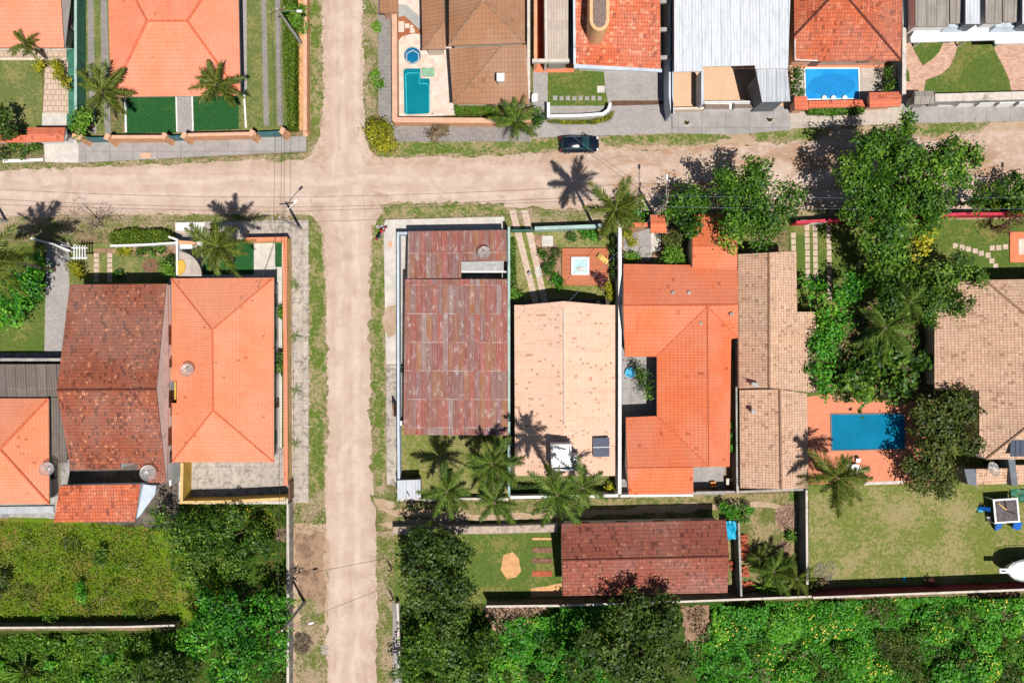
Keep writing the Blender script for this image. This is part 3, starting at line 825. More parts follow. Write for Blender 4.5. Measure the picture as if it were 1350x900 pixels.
def palm(label, base, top, L, leafm='palm', n=22, group='palm trees in the gardens', name='palm_tree', cat='palm tree', trunk=.17, droop=1.0, width=.5, nl=38, bark='pale_bark', lo=-38, hi=66, seed=None, bias=None):
    n = int(n * 1.2)
    """base = photo point on the ground or None; top = (px, py, height) of the crown"""
    _seed[0] += 1; rr = random.Random(seed or _seed[0]); T = W(*top)
    B = W(base[0], base[1], 0) if base else Vector((T.x, T.y, 0))
    t = thing(name, label, cat, B, group)
    if T.z > .4:
        pts = []; rs = []
        for i in range(9):
            s = i / 8; bend = math.sin(s * math.pi) * .04 * (T - B).length
            pts.append(B.lerp(T, s) + Vector(((T.x - B.x) * (s * s - s) * .5, (T.y - B.y) * (s * s - s) * .5 + bend * .2, 0))); rs.append(trunk * (1.5 - .75 * s if s < .15 else 1.12 - .35 * s))
        mb = MB().tube(pts, rs, 9); mb.build('trunk', M[bark], t, smooth=True)
        MB().ball(T + Vector((0, 0, -.05)), (trunk * 1.7, trunk * 1.7, trunk * 2.4), 8, 6).build('crown_shaft', M['bark'], t)
    me = fronds(leafm, droop, width, nl)
    for i in range(n):
        az = 2.39996 * i + rr.uniform(-.45, .45); s = (i + .5) / n
        el = math.radians(hi + (lo - hi) * (s ** .8) + rr.uniform(-7, 7)); ln = L * (.72 + .33 * math.sin(math.pi * min(1, s * .9 + .15))) * rr.uniform(.72, 1.15)
        if bias: ln *= 1 + .25 * math.cos(az - bias)
        dead = name == 'palm_tree' and T.z > 3.5 and i >= n - 3
        if dead: el = math.radians(rr.uniform(-72, -50)); ln *= .72
        o = bpy.data.objects.new('frond', rr.choice(fronds('dry', droop, width, 22) if dead else me)); C.objects.link(o); o.parent = t
        o.location = T - B + Vector((0, 0, .06)); o.rotation_euler = (rr.uniform(-.3, .3), -el, az); o.scale = (ln, ln, ln)
    return t
def fern(label, px, py, rpx, leafm='lime', group=None, n=12, name='fern', cat='fern', h=.25, hi=55, lo=5, width=.5, droop=1.1, nl=12):
    return palm(label, None, (px, py, h), rpx / S, leafm, n, group, name, cat, droop=droop, width=width, nl=nl, hi=hi, lo=lo, trunk=.05)
_am = {}
def agave(label, px, py, rpx, leafm='dark', group=None, n=22, h=.15, name='agave', cat='agave', w=.11, hi=70, lo=8):
    """rosette of single stiff blades"""
    if (leafm, w) not in _am:
        v = []; f = []; K = 5
        for i in range(K + 1):
            s = i / K; ww = w * (1 - .9 * s ** 2) * (.6 + .4 * math.sin(math.pi * s)); z = .12 * s - .22 * s * s
            v += [(s, ww, z + ww * .4), (s, 0, z), (s, -ww, z + ww * .4)]
        for i in range(K):
            o = 3 * i; f += [(o, o + 1, o + 4, o + 3), (o + 1, o + 2, o + 5, o + 4)]
        me = bpy.data.meshes.new('blade'); me.from_pydata(v, [], f); me.materials.append(LV[leafm])
        a = me.attributes.new('tint', 'FLOAT', 'FACE'); a.data.foreach_set('value', [.55 + .2 * (i % 2) for i in range(len(f))]); _am[(leafm, w)] = me
    _seed[0] += 1; rr = random.Random(_seed[0]); T = W(px, py, h); B = Vector((T.x, T.y, 0)); t = thing(name, label, cat, B, group)
    MB().tube([B, T], [.09, .07], 7).build('stem', M['bark'], t)
    for i in range(n):
        s = (i + .5) / n; o = bpy.data.objects.new('blade', _am[(leafm, w)]); C.objects.link(o); o.parent = t
        o.location = T - B; o.rotation_euler = (0, -math.radians(hi + (lo - hi) * s + rr.uniform(-6, 6)), 2.39996 * i + rr.uniform(-.2, .2))
        k = rpx / S * rr.uniform(.8, 1.1); o.scale = (k, k, k)
    return t

# ---------------------------------------------------------------- furniture of street and roof
def dish_mat():
    t = NT('dish_wire_mesh'); t.fin((.62, .57, .54), .5, 0, .4)
    tr = t.n.new("ShaderNodeBsdfTransparent"); mx = t.n.new("ShaderNodeMixShader"); mx.inputs[0].default_value = .45
    t.l.new(tr.outputs[0], mx.inputs[1]); t.l.new(t.b.outputs[0], mx.inputs[2]); t.l.new(mx.outputs[0], t.out.inputs[0]); return t.m
M['dish_mesh'] = dish_mat()
def dish(label, p, r=.8, tilt=.35, az=1.2, group='satellite dishes on the roofs', solid=False):
    c = W(*p); t = thing('satellite_dish', label, 'satellite dish', c, group)
    Q = Matrix.Rotation(az, 3, 'Z') @ Matrix.Rotation(tilt, 3, 'Y'); up = c + Vector((0, 0, .55 * r + .25))
    def pt(q, a): return up + Q @ Vector((r * q * math.cos(a), r * q * math.sin(a), .32 * r * q * q - .05))
    mb = MB(); n = 24; rings = [[pt(q, 2 * math.pi * k / n) for k in range(n)] for q in (.04, .35, .7, 1.0)]
    mb.loft(rings, cap=False).build('reflector', M['dish'] if solid else M['dish_mesh'], t)
    rb = MB()
    for k in range(12):
        a = 2 * math.pi * k / 12; rb.tube([pt(.04, a), pt(.5, a), pt(1, a)], .018, 4)
    rb.tube([pt(1, 2 * math.pi * k / 24) for k in range(25)], .022, 4); rb.build('rib_frame', M['metal'], t)
    f = MB(); fp = up + Q @ Vector((0, 0, .75 * r)); 
    for k in range(3): f.tube([pt(.95, 2.09 * k), fp], .018, 4)
    f.ball(fp, .07, 8, 6); f.build('feed_horn', M['metal'], t)
    MB().tube([c, up], .04, 6).build('mast', M['metal'], t)
    return t

def utility_pole(label, base, h, arm, lamp=True, cross=True, armh=None, crossdir=(0, 1)):
    b = W(base[0], base[1]); t = thing('utility_pole', label, 'utility pole', b, 'concrete utility poles along the streets')
    T = b + Vector((0, 0, h)); MB().tube([b, b.lerp(T, .5), T], [.19, .15, .11], 10).build('pole', M['pole'], t)
    if cross:
        d = Vector((crossdir[0], crossdir[1], 0)).normalized(); m = MB().box(T - Vector((0, 0, .35)) , (1.6, .1, .12), math.atan2(d.y, d.x)); cb = m.build('crossarm', M['wood'], t)
        for k in (-.7, 0, .7):
            MB().tube([T + d * k - Vector((0, 0, .3)), T + d * k - Vector((0, 0, .08))], [.05, .035], 6).build('insulator', M['frame_white'], cb)
    if lamp:
        a = Vector((arm[0], arm[1], 0)); hh = armh or h - .6; s = b + Vector((0, 0, hh)); e = s + a + Vector((0, 0, .35))
        A = MB().tube([s, s + a * .5 + Vector((0, 0, .28)), e], .035, 6).build('lamp_arm', M['metal'], t)
        d = a.normalized(); L = MB().box(e + d * .22, (.55, .26, .13), math.atan2(d.y, d.x), top=(.8, .7)); ln = L.build('lamp_head', M['frame_white'], t)
        MB().box(e + d * .24 - Vector((0, 0, .08)), (.36, .2, .04), math.atan2(d.y, d.x)).build('lens', M['dish'], ln)
    return t
def cable(label, a, b, sag=.5, r=.022, mat='cable', group='overhead cables between the poles'):
    A, B = Vector(a), Vector(b); pts = [A.lerp(B, i / 16) - Vector((0, 0, sag * 4 * (i / 16) * (1 - i / 16))) for i in range(17)]
    o = MB().tube(pts, r, 5).build('overhead_cable', M[mat], base=A); return tag(o, label, 'cable', group)

def cyl(mb, c, axis, r, w, n=18, mi=0):
    c = Vector(c); axis = Vector(axis).normalized(); return mb.tube([c - axis * w / 2, c + axis * w / 2], r, n, mi)

def make_car(label, px, py, ang):
    b = W(px, py); t = thing('parked_car', label, 'car', b)
    X = Matrix.Rotation(ang, 3, 'Z')
    def T(p): return b + X @ Vector(p)
    secs = [(-2.14, .70, .38, .62), (-2.05, .84, .30, .98), (-1.6, .89, .27, 1.04), (-.6, .90, .25, 1.0), (.5, .90, .25, .98), (1.1, .88, .26, .93), (1.7, .84, .28, .80), (2.0, .74, .32, .68), (2.14, .56, .40, .58)]
    rings = []
    for x, w, z0, z1 in secs:
        m = (z0 + z1) / 2
        rings.append([T((x, y, z)) for y, z in ((-w * .86, z0), (-w, z0 + .16), (-w * 1.0, m + .08), (-w * .93, z1 - .05), (-w * .80, z1), (0, z1 + .03), (w * .80, z1), (w * .93, z1 - .05), (w, m + .08), (w, z0 + .16), (w * .86, z0))])
    body = MB().loft(rings).build('body', M['car_paint'], t, smooth=True)
    g = []
    for x, w, z in ((-1.98, .70, 1.0), (-1.62, .68, 1.38), (-1.2, .66, 1.46), (-.2, .66, 1.48), (.25, .67, 1.42), (1.12, .76, .94)):
        g.append([T((x, -w - .1, .93)), T((x, -w, z)), T((x, 0, z + .03)), T((x, w, z)), T((x, w + .1, .93))])
    MB().loft(g).build('window_glass', M['car_glass'], t, smooth=True)
    rf = []
    for x, w, z in ((-1.75, .60, 1.32), (-1.5, .64, 1.44), (-.8, .66, 1.50), (-.1, .65, 1.50), (.28, .60, 1.43)):
        rf.append([T((x, -w, z - .04)), T((x, -w * .9, z + .02)), T((x, 0, z + .05)), T((x, w * .9, z + .02)), T((x, w, z - .04))])
    rp = MB().loft(rf).build('roof', M['car_paint'], t, smooth=True)
    rr = MB()
    for s in (-1, 1): rr.tube([T((-1.55, s * .62, 1.48)), T((-.7, s * .64, 1.58)), T((.1, s * .62, 1.50))], .022, 5)
    rr.build('roof_rails', M['metal'], rp)
    for x in (-1.32, 1.30):
        for s in (-1, 1):
            wm = MB(); cyl(wm, T((x, s * .80, .32)), X @ Vector((0, 1, 0)), .32, .2); o = wm.build('wheel', M['rubber'], t)
            rm = MB(); cyl(rm, T((x, s * .905, .32)), X @ Vector((0, 1, 0)), .2, .02); rm.build('rim', M['metal'], o)
    for s in (-1, 1):
        MB().box(T((1.98, s * .62, .66)), (.22, .3, .13), ang, top=(.7, .8)).build('headlight', M['frame_white'], t)
        MB().box(T((-2.08, s * .66, .86)), (.12, .22, .2), ang).build('tail_light', M['red_paint'], t)
        MB().box(T((.62, s * 1.0, 1.0)), (.16, .2, .13), ang).build('wing_mirror', M['car_paint'], t, bevel=.02)
    for s in (-1, 1):
        MB().tube([T((.95, s * .3, 1.03)), T((.75, s * .3 - .4, 1.17))], .012, 4).build('wiper', M['rubber'], t)
    return t

def make_motorbike(label, px, py, ang):
    b = W(px, py); t = thing('motorcycle', label, 'motorcycle', b); X = Matrix.Rotation(ang, 3, 'Z')
    def T(p): return b + X @ Vector(p)
    side = X @ Vector((0, 1, 0))
    for x in (-.66, .66):
        rg = []
        for k in range(21):
            a = 2 * math.pi * k / 20; rg.append(T((x + .25 * math.cos(a), 0, .32 + .25 * math.sin(a))))
        o = MB().tube(rg, .062, 8, cap=False).build('wheel', M['rubber'], t)
        hb = MB(); cyl(hb, T((x, 0, .32)), side, .07, .16, 10)
        for k in range(8): a = 2 * math.pi * k / 8; hb.tube([T((x, 0, .32)), T((x + .22 * math.cos(a), 0, .32 + .22 * math.sin(a)))], .008, 4)
        hb.build('rim', M['metal'], o)
    MB().loft([[T((x, -w, z - h)), T((x, -w * .9, z + h)), T((x, 0, z + h * 1.3)), T((x, w * .9, z + h)), T((x, w, z - h))] for x, w, z, h in ((-.05, .09, .78, .06), (.1, .17, .82, .12), (.3, .16, .86, .12), (.42, .07, .84, .06))]).build('fuel_tank', M['red_paint'], t, smooth=True)
    MB().loft([[T((x, -w, z)), T((x, -w * .8, z + .08)), T((x, w * .8, z + .08)), T((x, w, z))] for x, w, z in ((-.75, .07, .86), (-.6, .13, .80), (-.3, .15, .76), (0, .09, .78))]).build('seat', M['rubber'], t)
    MB().loft([[T((x, -w, z)), T((x, 0, z + .07)), T((x, w, z))] for x, w, z in ((.36, .08, .62), (.6, .1, .66), (.85, .08, .58))]).build('front_mudguard', M['red_paint'], t)
    MB().loft([[T((x, -w, z)), T((x, 0, z + .06)), T((x, w, z))] for x, w, z in ((-.4, .09, .68), (-.72, .1, .72), (-.98, .07, .6))]).build('rear_mudguard', M['red_paint'], t)
    f = MB(); f.tube([T((.66, .07, .32)), T((.42, .07, .95))], .025, 6); f.tube([T((.66, -.07, .32)), T((.42, -.07, .95))], .025, 6)
    f.build('front_fork', M['metal'], t)
    h = MB().tube([T((.28, -.40, 1.02)), T((.38, -.2, 1.03)), T((.44, 0, .98)), T((.38, .2, 1.03)), T((.28, .40, 1.02))], .022, 6).build('handlebar', M['rubber'], t)
    for s in (-1, 1):
        MB().tube([T((.36, s * .24, 1.04)), T((.40, s * .32, 1.2))], .01, 4).ball(T((.40, s * .33, 1.22)), (.05, .05, .035), 8, 5).build('mirror', M['rubber'], h)
    MB().ball(T((.52, 0, .88)), .09, 10, 6).build('headlight', M['frame_white'], t)
    MB().box(T((.08, 0, .46)), (.36, .26, .3), ang).build('engine', M['metal'], t, bevel=.03)
    MB().tube([T((.1, -.14, .35)), T((-.3, -.17, .3)), T((-.8, -.17, .38))], [.025, .04, .045], 8).build('exhaust', M['metal'], t)
    fr = MB().tube([T((.4, 0, .85)), T((.3, 0, .4)), T((-.1, 0, .3)), T((-.66, 0, .32))], .03, 6).tube([T((.4, 0, .8)), T((-.3, 0, .72)), T((-.66, 0, .32))], .025, 6)
    fr.tube([T((0, .1, .3)), T((-.12, .32, .02))], .012, 5); fr.build('frame', M['rubber'], t)
    return t

# ================================================================ THE SETTING
g0 = MB().flat([(-420, -420), (420, -420), (420, 420), (-420, 420)], 0.0).build('ground', M['earth']); tag(g0, kind='structure')
sheet('dirt_road', [(-700, 226), (0, 226), (120, 221), (300, 213), (400, 211), (425, 196), (480, 196), (498, 207), (560, 207), (730, 201), (900, 195), (1040, 188),
      (1190, 178), (1350, 172), (2000, 168), (2000, 288), (1350, 284), (1060, 275), (860, 280), (670, 273), (520, 269), (506, 282), (425, 290), (405, 283), (150, 283), (0, 287), (-700, 290)], 2, 'road_x', .16, .3)
sheet('dirt_road', [(424, -900), (424, 150), (422, 180), (408, 208), (430, 230), (470, 230), (492, 203), (482, 180), (479, 120), (478, 0), (477, -900)], 2, 'road_y', .16, .3)
sheet('dirt_road', [(412, 284), (424, 300), (428, 400), (428, 640), (431, 700), (433, 900), (433, 1700), (497, 1700), (497, 900), (496, 700), (493, 640), (489, 480), (490, 320), (497, 290), (520, 260), (460, 240)], 2, 'road_y', .16, .3)
# verges
for pts, m in (
    ([(-700, 205), (0, 212), (100, 216), (404, 202), (404, -900), (428, -900), (426, 150), (424, 182), (410, 212), (300, 216), (120, 225), (0, 229), (-700, 230)], 'verge'),
    ([(476, -900), (498, -900), (498, 178), (522, 187), (700, 187), (700, 208), (560, 208), (500, 208), (484, 190), (480, 120), (476, 0)], 'verge'),
    ([(700, 182), (880, 176), (1040, 174), (1190, 162), (1350, 160), (2000, 156), (2000, 172), (1350, 175), (1190, 180), (1040, 190), (900, 197), (700, 205)], 'sandy'),
    ([(-700, 284), (0, 284), (150, 281), (404, 280), (422, 292), (429, 330), (430, 640), (432, 700), (384, 700), (384, 662), (406, 662), (406, 292), (232, 292), (232, 308), (-700, 310)], 'verge'),
    ([(488, 300), (492, 282), (520, 270), (665, 270), (665, 290), (508, 300), (508, 640), (530, 658), (532, 662), (500, 664), (492, 640), (488, 480)], 'verge'),
    ([(665, 272), (860, 278), (1060, 274), (1350, 282), (2000, 286), (2000, 300), (820, 300), (665, 300)], 'verge'),
    ([(496, 700), (521, 700), (521, 810), (527, 900), (527, 1700), (497, 1700), (497, 900)], 'verge'),
    ([(384, 690), (432, 690), (434, 900), (434, 1700), (384, 1700)], 'sandy')):
    sheet('verge', pts, 1, m, .2, .3)
for pts, m in (
    ([(525, 187), (560, 189), (640, 187), (700, 188), (735, 186), (735, 196), (640, 201), (560, 202), (522, 205), (518, 196)], 'verge_green'),
    ([(790, 183), (860, 178), (940, 176), (960, 182), (930, 187), (860, 189), (800, 190)], 'verge_green'),
    ([(992, 176), (1010, 170), (1070, 168), (1100, 172), (1060, 183), (1000, 184)], 'verge_green'),
    ([(1190, 164), (1260, 162), (1300, 163), (1290, 172), (1215, 176), (1190, 178)], 'verge_green'),
    ([(408, 300), (424, 310), (427, 400), (426, 640), (409, 650)], 'verge_green'),
    ([(505, 273), (520, 270), (662, 271), (662, 281), (560, 284), (510, 286)], 'verge_green'),
    ([(493, 300), (506, 300), (506, 480), (504, 640), (495, 640), (492, 480)], 'verge_green'),
    ([(411, -20), (421, -20), (421, 60), (421, 165), (411, 165), (410, 60)], 'verge_green'),
    ([(388, 700), (428, 700), (430, 790), (420, 815), (400, 800), (392, 760)], 'verge_soil'),
    ([(398, 790), (424, 800), (428, 900), (396, 900)], 'verge'),
    ([(492, 655), (520, 662), (520, 668), (500, 672)], 'sandy')):
    V_ = [Vector(p) for p in pts]; ar = sum(V_[i].x * V_[(i + 1) % len(V_)].y - V_[(i + 1) % len(V_)].x * V_[i].y for i in range(len(V_)))
    sheet('grass_strip', [tuple(q) for q in offset_line(V_, -3.5 if ar > 0 else 3.5, True)], 3, 'verge' if m != 'verge_soil' else 'sandy', .3, .25)
    sheet('grass_strip' if m != 'verge_soil' else 'bare_patch', pts, 3, m, .3, .25)

# pavements
slab('pavement', [(104, 187), (404, 180), (404, 200), (300, 205), (104, 215)], .10, 'concrete_grey')
slab('pavement', [(58, 183), (100, 183), (104, 190), (104, 215), (60, 214)], .11, 'concrete_pale')
slab('pavement', rect(400, -100, 406, 180), .10, 'salmon_wall')
slab('pavement', [(498, -100), (515, -100), (516, 150), (524, 160), (700, 165), (700, 187), (525, 187), (508, 160), (499, 150)], .09, 'dark_paver')
slab('pavement', [(703, 140), (885, 140), (885, 176), (800, 179), (703, 182)], .10, 'grey_paver')
slab('pavement', [(886, 145), (1042, 140), (1042, 172), (1000, 175), (970, 178), (886, 176)], .11, 'concrete_grey')
slab('pavement', [(1042, 147), (1110, 150), (1188, 140), (1188, 163), (1042, 170)], .10, 'concrete')
slab('pavement', [(1190, 140), (1560, 132), (1560, 158), (1350, 160), (1190, 163)], .11, 'concrete_grey')
slab('pavement', [(232, 293), (407, 290), (407, 662), (384, 662), (384, 330), (378, 314), (232, 314)], .11, 'concrete_stain')
slab('pavement', [(508, 290), (665, 286), (665, 305), (523, 306), (523, 480), (509, 480), (506, 300)], .11, 'concrete_pale')
slab('pavement', [(509, 481), (523, 481), (523, 640), (510, 638), (509, 560)], .10, 'concrete_stain')
sheet('pavement_patch', [(509, 405), (523, 402), (523, 440), (512, 446), (503, 425)], 6, 'sandy', .12, .3)
slab('pavement', [(518, 790), (526, 800), (526, 905), (518, 905)], .09, 'concrete_grey')
slab('kerb', [(5, 211), (58, 209), (58, 213), (5, 215)], .18, 'white_wall')

# yards (ground of each plot)
sheet('lawn', rect(-100, 80, 57, 178), 3, 'lawn', uvdir=(1, 0, 0))
sheet('garden_terrace', rect(-100, 60, 90, 80), 3, 'flag')
sheet('garden_terrace_edge', rect(-100, 77, 58, 79.5), 4, 'cream_wall')
sheet('garden_path', [(60, 90), (90, 80), (91, 150), (57, 150)], 4, 'flag')
slab('garden_pad', [(56, 150), (89, 150), (88, 167), (56, 167)], .08, 'concrete_pale')
sheet('green_alley', [(88, -100), (100, -100), (101, 160), (90, 178), (88, 150)], 3, 'green_paint')
sheet('lawn', rect(101, -100, 146, 178), 3, 'lawn')
sheet('lawn', rect(315, -100, 392, 172), 3, 'lawn')
for x in ((115, 118), (132, 137)): sheet('wheel_track', [(x[0], -100), (x[0] + 7, -100), (x[1] + 8, 130), (x[1] + 10, 176), (x[1] + 2, 176), (x[0] + 2, 90)], 4, 'dark_paver')
for x in (343, 361): sheet('wheel_track', [(x, -100), (x + 6, -100), (x + 12, 166), (x + 5, 166)], 4, 'dark_paver')
sheet('side_path', [(313, -100), (325, -100), (326, 118), (316, 120)], 4, 'grey_paver')
slab('garden_lawn', [(160, 118), (234, 118), (234, 175), (166, 176)], .06, 'lawn_dark')
slab('garden_lawn', [(252, 118), (322, 115), (323, 170), (254, 173)], .065, 'lawn_dark')
slab('garden_path', [(232, 116), (255, 116), (255, 174), (233, 175)], .09, 'grey_paver')
for a in ([(164, 120), (166.5, 120), (168, 175), (165.5, 175)], [(231.5, 118), (233.5, 118), (235, 174), (233, 174)], [(252.5, 118), (254.5, 118), (256, 173), (254, 173)], [(320.5, 116), (323, 116), (326, 169), (323.5, 169)]):
    slab('path_edging', a, .12, 'white_wall')
sheet('sandy_strip', [(392, -100), (400, -100), (401, 172), (394, 172)], 4, 'orange_soil')

# plot with the teal pool
sheet('pool_patio', [(522, -100), (600, -100), (600, 152), (523, 156)], 3, 'patio')
sheet('stone_bed', [(520, 20), (552, 22), (562, 38), (562, 52), (530, 52), (521, 62)], 4, 'red_stone')
sheet('patio_curve', [(523, 58), (530, 49), (545, 45), (560, 46), (570, 60), (523, 64)], 5, 'patio')
for p in (rect(521, 29, 533, 43), rect(534, 32, 540, 38), rect(541, 34, 545, 39), rect(541, 39, 547, 44)): slab('stepping_stone', p, .13, 'patio')
slab('garden_walk', [(524, 8), (536, 7), (556, 26), (562, 40), (551, 38), (534, 22), (522, 24)], .16, 'curved_walk')

# small front garden with curved wall
sheet('plot_floor', rect(703, 78, 886, 142), 3, 'grey_paver')
sheet('lawn', [(722, 92), (796, 92), (798, 120), (803, 140), (795, 148), (722, 150)], 4, 'lawn_mid')
for i in range(8): slab('stepping_stone', rect(729 + i * 8.4, 127 + (i % 2) * .6, 734.5 + i * 8.4, 133), .15, 'concrete_grey')
slab('utility_cover', rect(787, 114, 797, 123), .17, 'concrete_pale')
sheet('gate_track', [(806, 133), (882, 133), (882, 138), (806, 140)], 4, 'brown_trim')
sheet('plot_floor', rect(704, 82, 757, 96), 4, 'orange_floor')
sheet('gap_floor', rect(868, -100, 890, 140), 3, 'grey_wall')
# white roofed building's courts
sheet('court_floor', rect(888, 60, 1046, 142), 3, 'floor_tan')
sheet('plot_floor', rect(1046, 78, 1196, 145), 3, 'concrete')
sheet('pool_patio', rect(1046, 78, 1190, 90), 4, 'deck_orange')
# brick paved garden on the right
sheet('brick_paving', rect(1194, 20, 1560, 132), 3, 'brick_paver')
sheet('lawn', [(1201, 57), (1243, 57), (1238, 69), (1228, 79), (1216, 87), (1206, 70)], 4, 'lawn_mid')
sheet('lawn', [(1264, 52), (1311, 52), (1311, 68), (1322, 88), (1330, 106), (1333, 124), (1217, 126), (1220, 106), (1240, 99), (1252, 88), (1260, 70)], 4, 'lawn_mid')
sheet('lawn', [(1194, 90), (1198, 96), (1199, 108), (1193, 108)], 4, 'lawn_mid')

# west plots
sheet('plot_ground', rect(-200, 320, 92, 465), 3, 'lawn_mid')
sheet('driveway', [(62, 318), (92, 320), (92, 470), (59, 470)], 4, 'grey_paver')
sheet('plot_ground', rect(92, 320, 236, 400), 3, 'lawn')
for x in (124.5, 142):
    for i in range(6): slab('stepping_stone', rect(x, 334 + i * 6.5, x + 6.5, 339.4 + i * 6.5), .10, 'stepstone')
sheet('mulch_ring', [(199 + 11 * math.cos(a / 8 * math.pi), 350 + 9.5 * math.sin(a / 8 * math.pi)) for a in range(16)], 5, 'mulch', .05, .4)
sheet('flower_bed', [(125, 328), (175, 326), (232, 324), (232, 336), (190, 338), (150, 334), (125, 334)], 4, 'soil', .08, .4)
sheet('plot_ground', rect(236, 312, 384, 664), 3, 'concrete_pale')
sheet('lawn', rect(268, 316, 335, 362), 4, 'lawn_dark')
sheet('lawn', [(363, 317), (372, 317), (372, 352), (363, 352)], 4, 'lawn_dark')
sheet('lawn', [(372.5, 352), (376.5, 352), (376.5, 594), (372, 594)], 4, 'lawn_dark')
sheet('courtyard_floor', [(243, 590), (378, 590), (378, 660), (243, 662)], 4, 'concrete_stain')
sheet('yard_floor', rect(-200, 465, 92, 690), 3, 'grey_wall')
sheet('yard_floor', rect(92, 560, 236, 700), 3, 'dark_wall')  # very dark floor tone in the pit south of the house
sheet('meadow', [(-700, 682), (60, 682), (240, 700), (300, 740), (300, 826), (-700, 830)], 3, 'meadow', .1, .6)
sheet('vacant_plot', [(180, 664), (381, 664), (381, 905), (381, 1700), (-700, 1700), (-700, 831), (300, 831)], 1, 'weedy')

# centre plots
sheet('plot_floor', rect(524, 306, 670, 660), 3, 'concrete_pale')
sheet('yard_grass', rect(527, 560, 670, 658), 4, 'lawn_dry')
sheet('plot_ground', rect(672, 300, 816, 410), 3, 'lawn_dry')
sheet('plot_ground', rect(672, 395, 820, 656), 3, 'dark_wall')  # dark ground colour paints in the black shadow of the gaps beside the roof
sheet('lawn', rect(673, 622, 818, 655), 4, 'lawn')
for p in ([(671, 277), (680, 277), (711, 402), (703, 402)], [(687, 277), (696, 277), (723, 402), (715, 402)]): sheet('wheel_track', p, 5, 'stepstone')
sheet('planting_bed', [(700, 308), (722, 312), (740, 330), (740, 372), (728, 378), (708, 350)], 4, 'soil', .1, .3)
slab('stone_slab', [(715, 311), (729, 311), (729, 325), (714, 325)], .12, 'concrete_pale')
slab('stone_slab', [(706, 352), (712, 350), (715, 362), (709, 366), (705, 360)], .14, 'concrete_pale')
sheet('rock_garden', rect(820, 300, 914, 360), 3, 'soil')
sheet('rock_garden_paving', [(822, 312), (858, 300), (858, 345), (835, 338), (822, 330)], 4, 'concrete_grey', .08, .4)
sheet('garden_path', [(858, 300), (872, 300), (870, 330), (858, 334)], 5, 'concrete_pale')
sheet('courtyard_floor', rect(820, 455, 880, 560), 3, 'concrete_grey')
sheet('plot_ground', rect(816, 560, 973, 652), 3, 'concrete_grey')
sheet('side_alley', rect(955, 430, 980, 652), 3, 'soil')
sheet('lane', [(500, 662), (1055, 650), (1055, 700), (968, 700), (968, 690), (740, 694), (520, 694), (497, 700)], 3, 'lane', .1, .5)
for p in ([(497, 668), (560, 672), (640, 678), (760, 672), (1000, 660), (1040, 668), (1000, 668), (760, 682), (640, 686), (520, 680)], [(497, 690), (560, 684), (640, 690), (720, 688), (720, 694), (520, 698)]): sheet('worn_track', p, 4, 'sandy', .16, .5)
sheet('plot_ground', rect(520, 694, 742, 795), 3, 'lawn_mid')
sheet('sand_patch', [(664, 731), (676, 727), (684, 735), (687, 752), (680, 760), (668, 762), (660, 750)], 4, 'orange_soil', .12, .3)
sheet('dirt_strip', [(700, 775), (740, 768), (742, 785), (700, 787)], 4, 'orange_soil', .1, .4)
for i, (a, b, m) in enumerate(((708, 711, 'orange_soil'), (721, 728, 'mulch'), (735, 742, 'mulch'), (752, 759, 'terracotta'))):
    slab('garden_bed', [(702, a), (728, a), (728, b), (701, b)], .14, m)
sheet('plot_ground', [(965, 652), (1056, 648), (1058, 790), (740, 794), (740, 690), (965, 686)], 3, 'lane')
sheet('debris_patch', [(1022, 672), (1036, 663), (1049, 668), (1049, 695), (1035, 702), (1022, 692)], 4, 'debris', .15, .3)
sheet('debris_patch', [(1026, 716), (1036, 712), (1042, 724), (1036, 733), (1027, 729)], 4, 'debris', .15, .3)
sheet('vacant_plot', [(527, 796), (1072, 790), (1700, 780), (1700, 1700), (497, 1700), (497, 905), (527, 900)], 1, 'weedy')
sheet('bare_patch', [(636, 800), (720, 798), (716, 818), (680, 836), (650, 830)], 3, 'debris', .25, .5)
sheet('bare_patch', [(896, 797), (934, 796), (942, 830), (925, 862), (905, 850)], 3, 'soil', .3, .3)
sheet('bare_patch', [(1262, 872), (1278, 868), (1290, 880), (1284, 900), (1270, 892)], 3, 'debris', .2, .3)

# east plots
sheet('plot_ground', rect(1040, 290, 1700, 660), 3, 'lawn_mid')
for x, y0, n in ((1042.5, 307, 4), (1060.5, 297, 10), (1071, 297, 10), (1089, 297, 12)):
    for i in range(n):
        if n == 4 and i > 2: continue
        slab('stepping_stone', rect(x + i * .15, y0 + i * 8.3, x + 6 + i * .15, y0 + 7 + i * 8.3), .09, 'stepstone')
for x, y in ((1259, 324), (1268, 326), (1276, 328.5), (1285, 331), (1293, 334), (1302, 336.5), (1307, 344), (1312, 351), (1307.5, 327), (1316, 326.5), (1325, 325.5)):
    slab('stepping_stone', rect(x - 3.3, y - 3.3, x + 3.3, y + 3.3), .09, 'stepstone')
sheet('wild_bed', [(1110, 400), (1235, 390), (1235, 530), (1090, 540), (1080, 480)], 4, 'soil', .2, .5)
sheet('pool_patio', [(1058, 524), (1085, 519), (1098, 520), (1098, 526), (1230, 526), (1240, 638), (1095, 638), (1058, 638)], 5, 'deck_orange')
slab('patio_edging', [(1136, 635), (1192, 633), (1192, 637), (1136, 639)], .13, 'light_cap')
sheet('lawn', [(1066, 640), (1700, 628), (1700, 765), (1066, 772)], 4, 'lawn_dry')
slab('orange_terrace', [(1330, 306), (1420, 306), (1420, 346), (1330, 346)], .22, 'orange_floor')
slab('orange_terrace_inset', [(1341, 315), (1420, 315), (1420, 336), (1341, 336)], .26, 'patio')

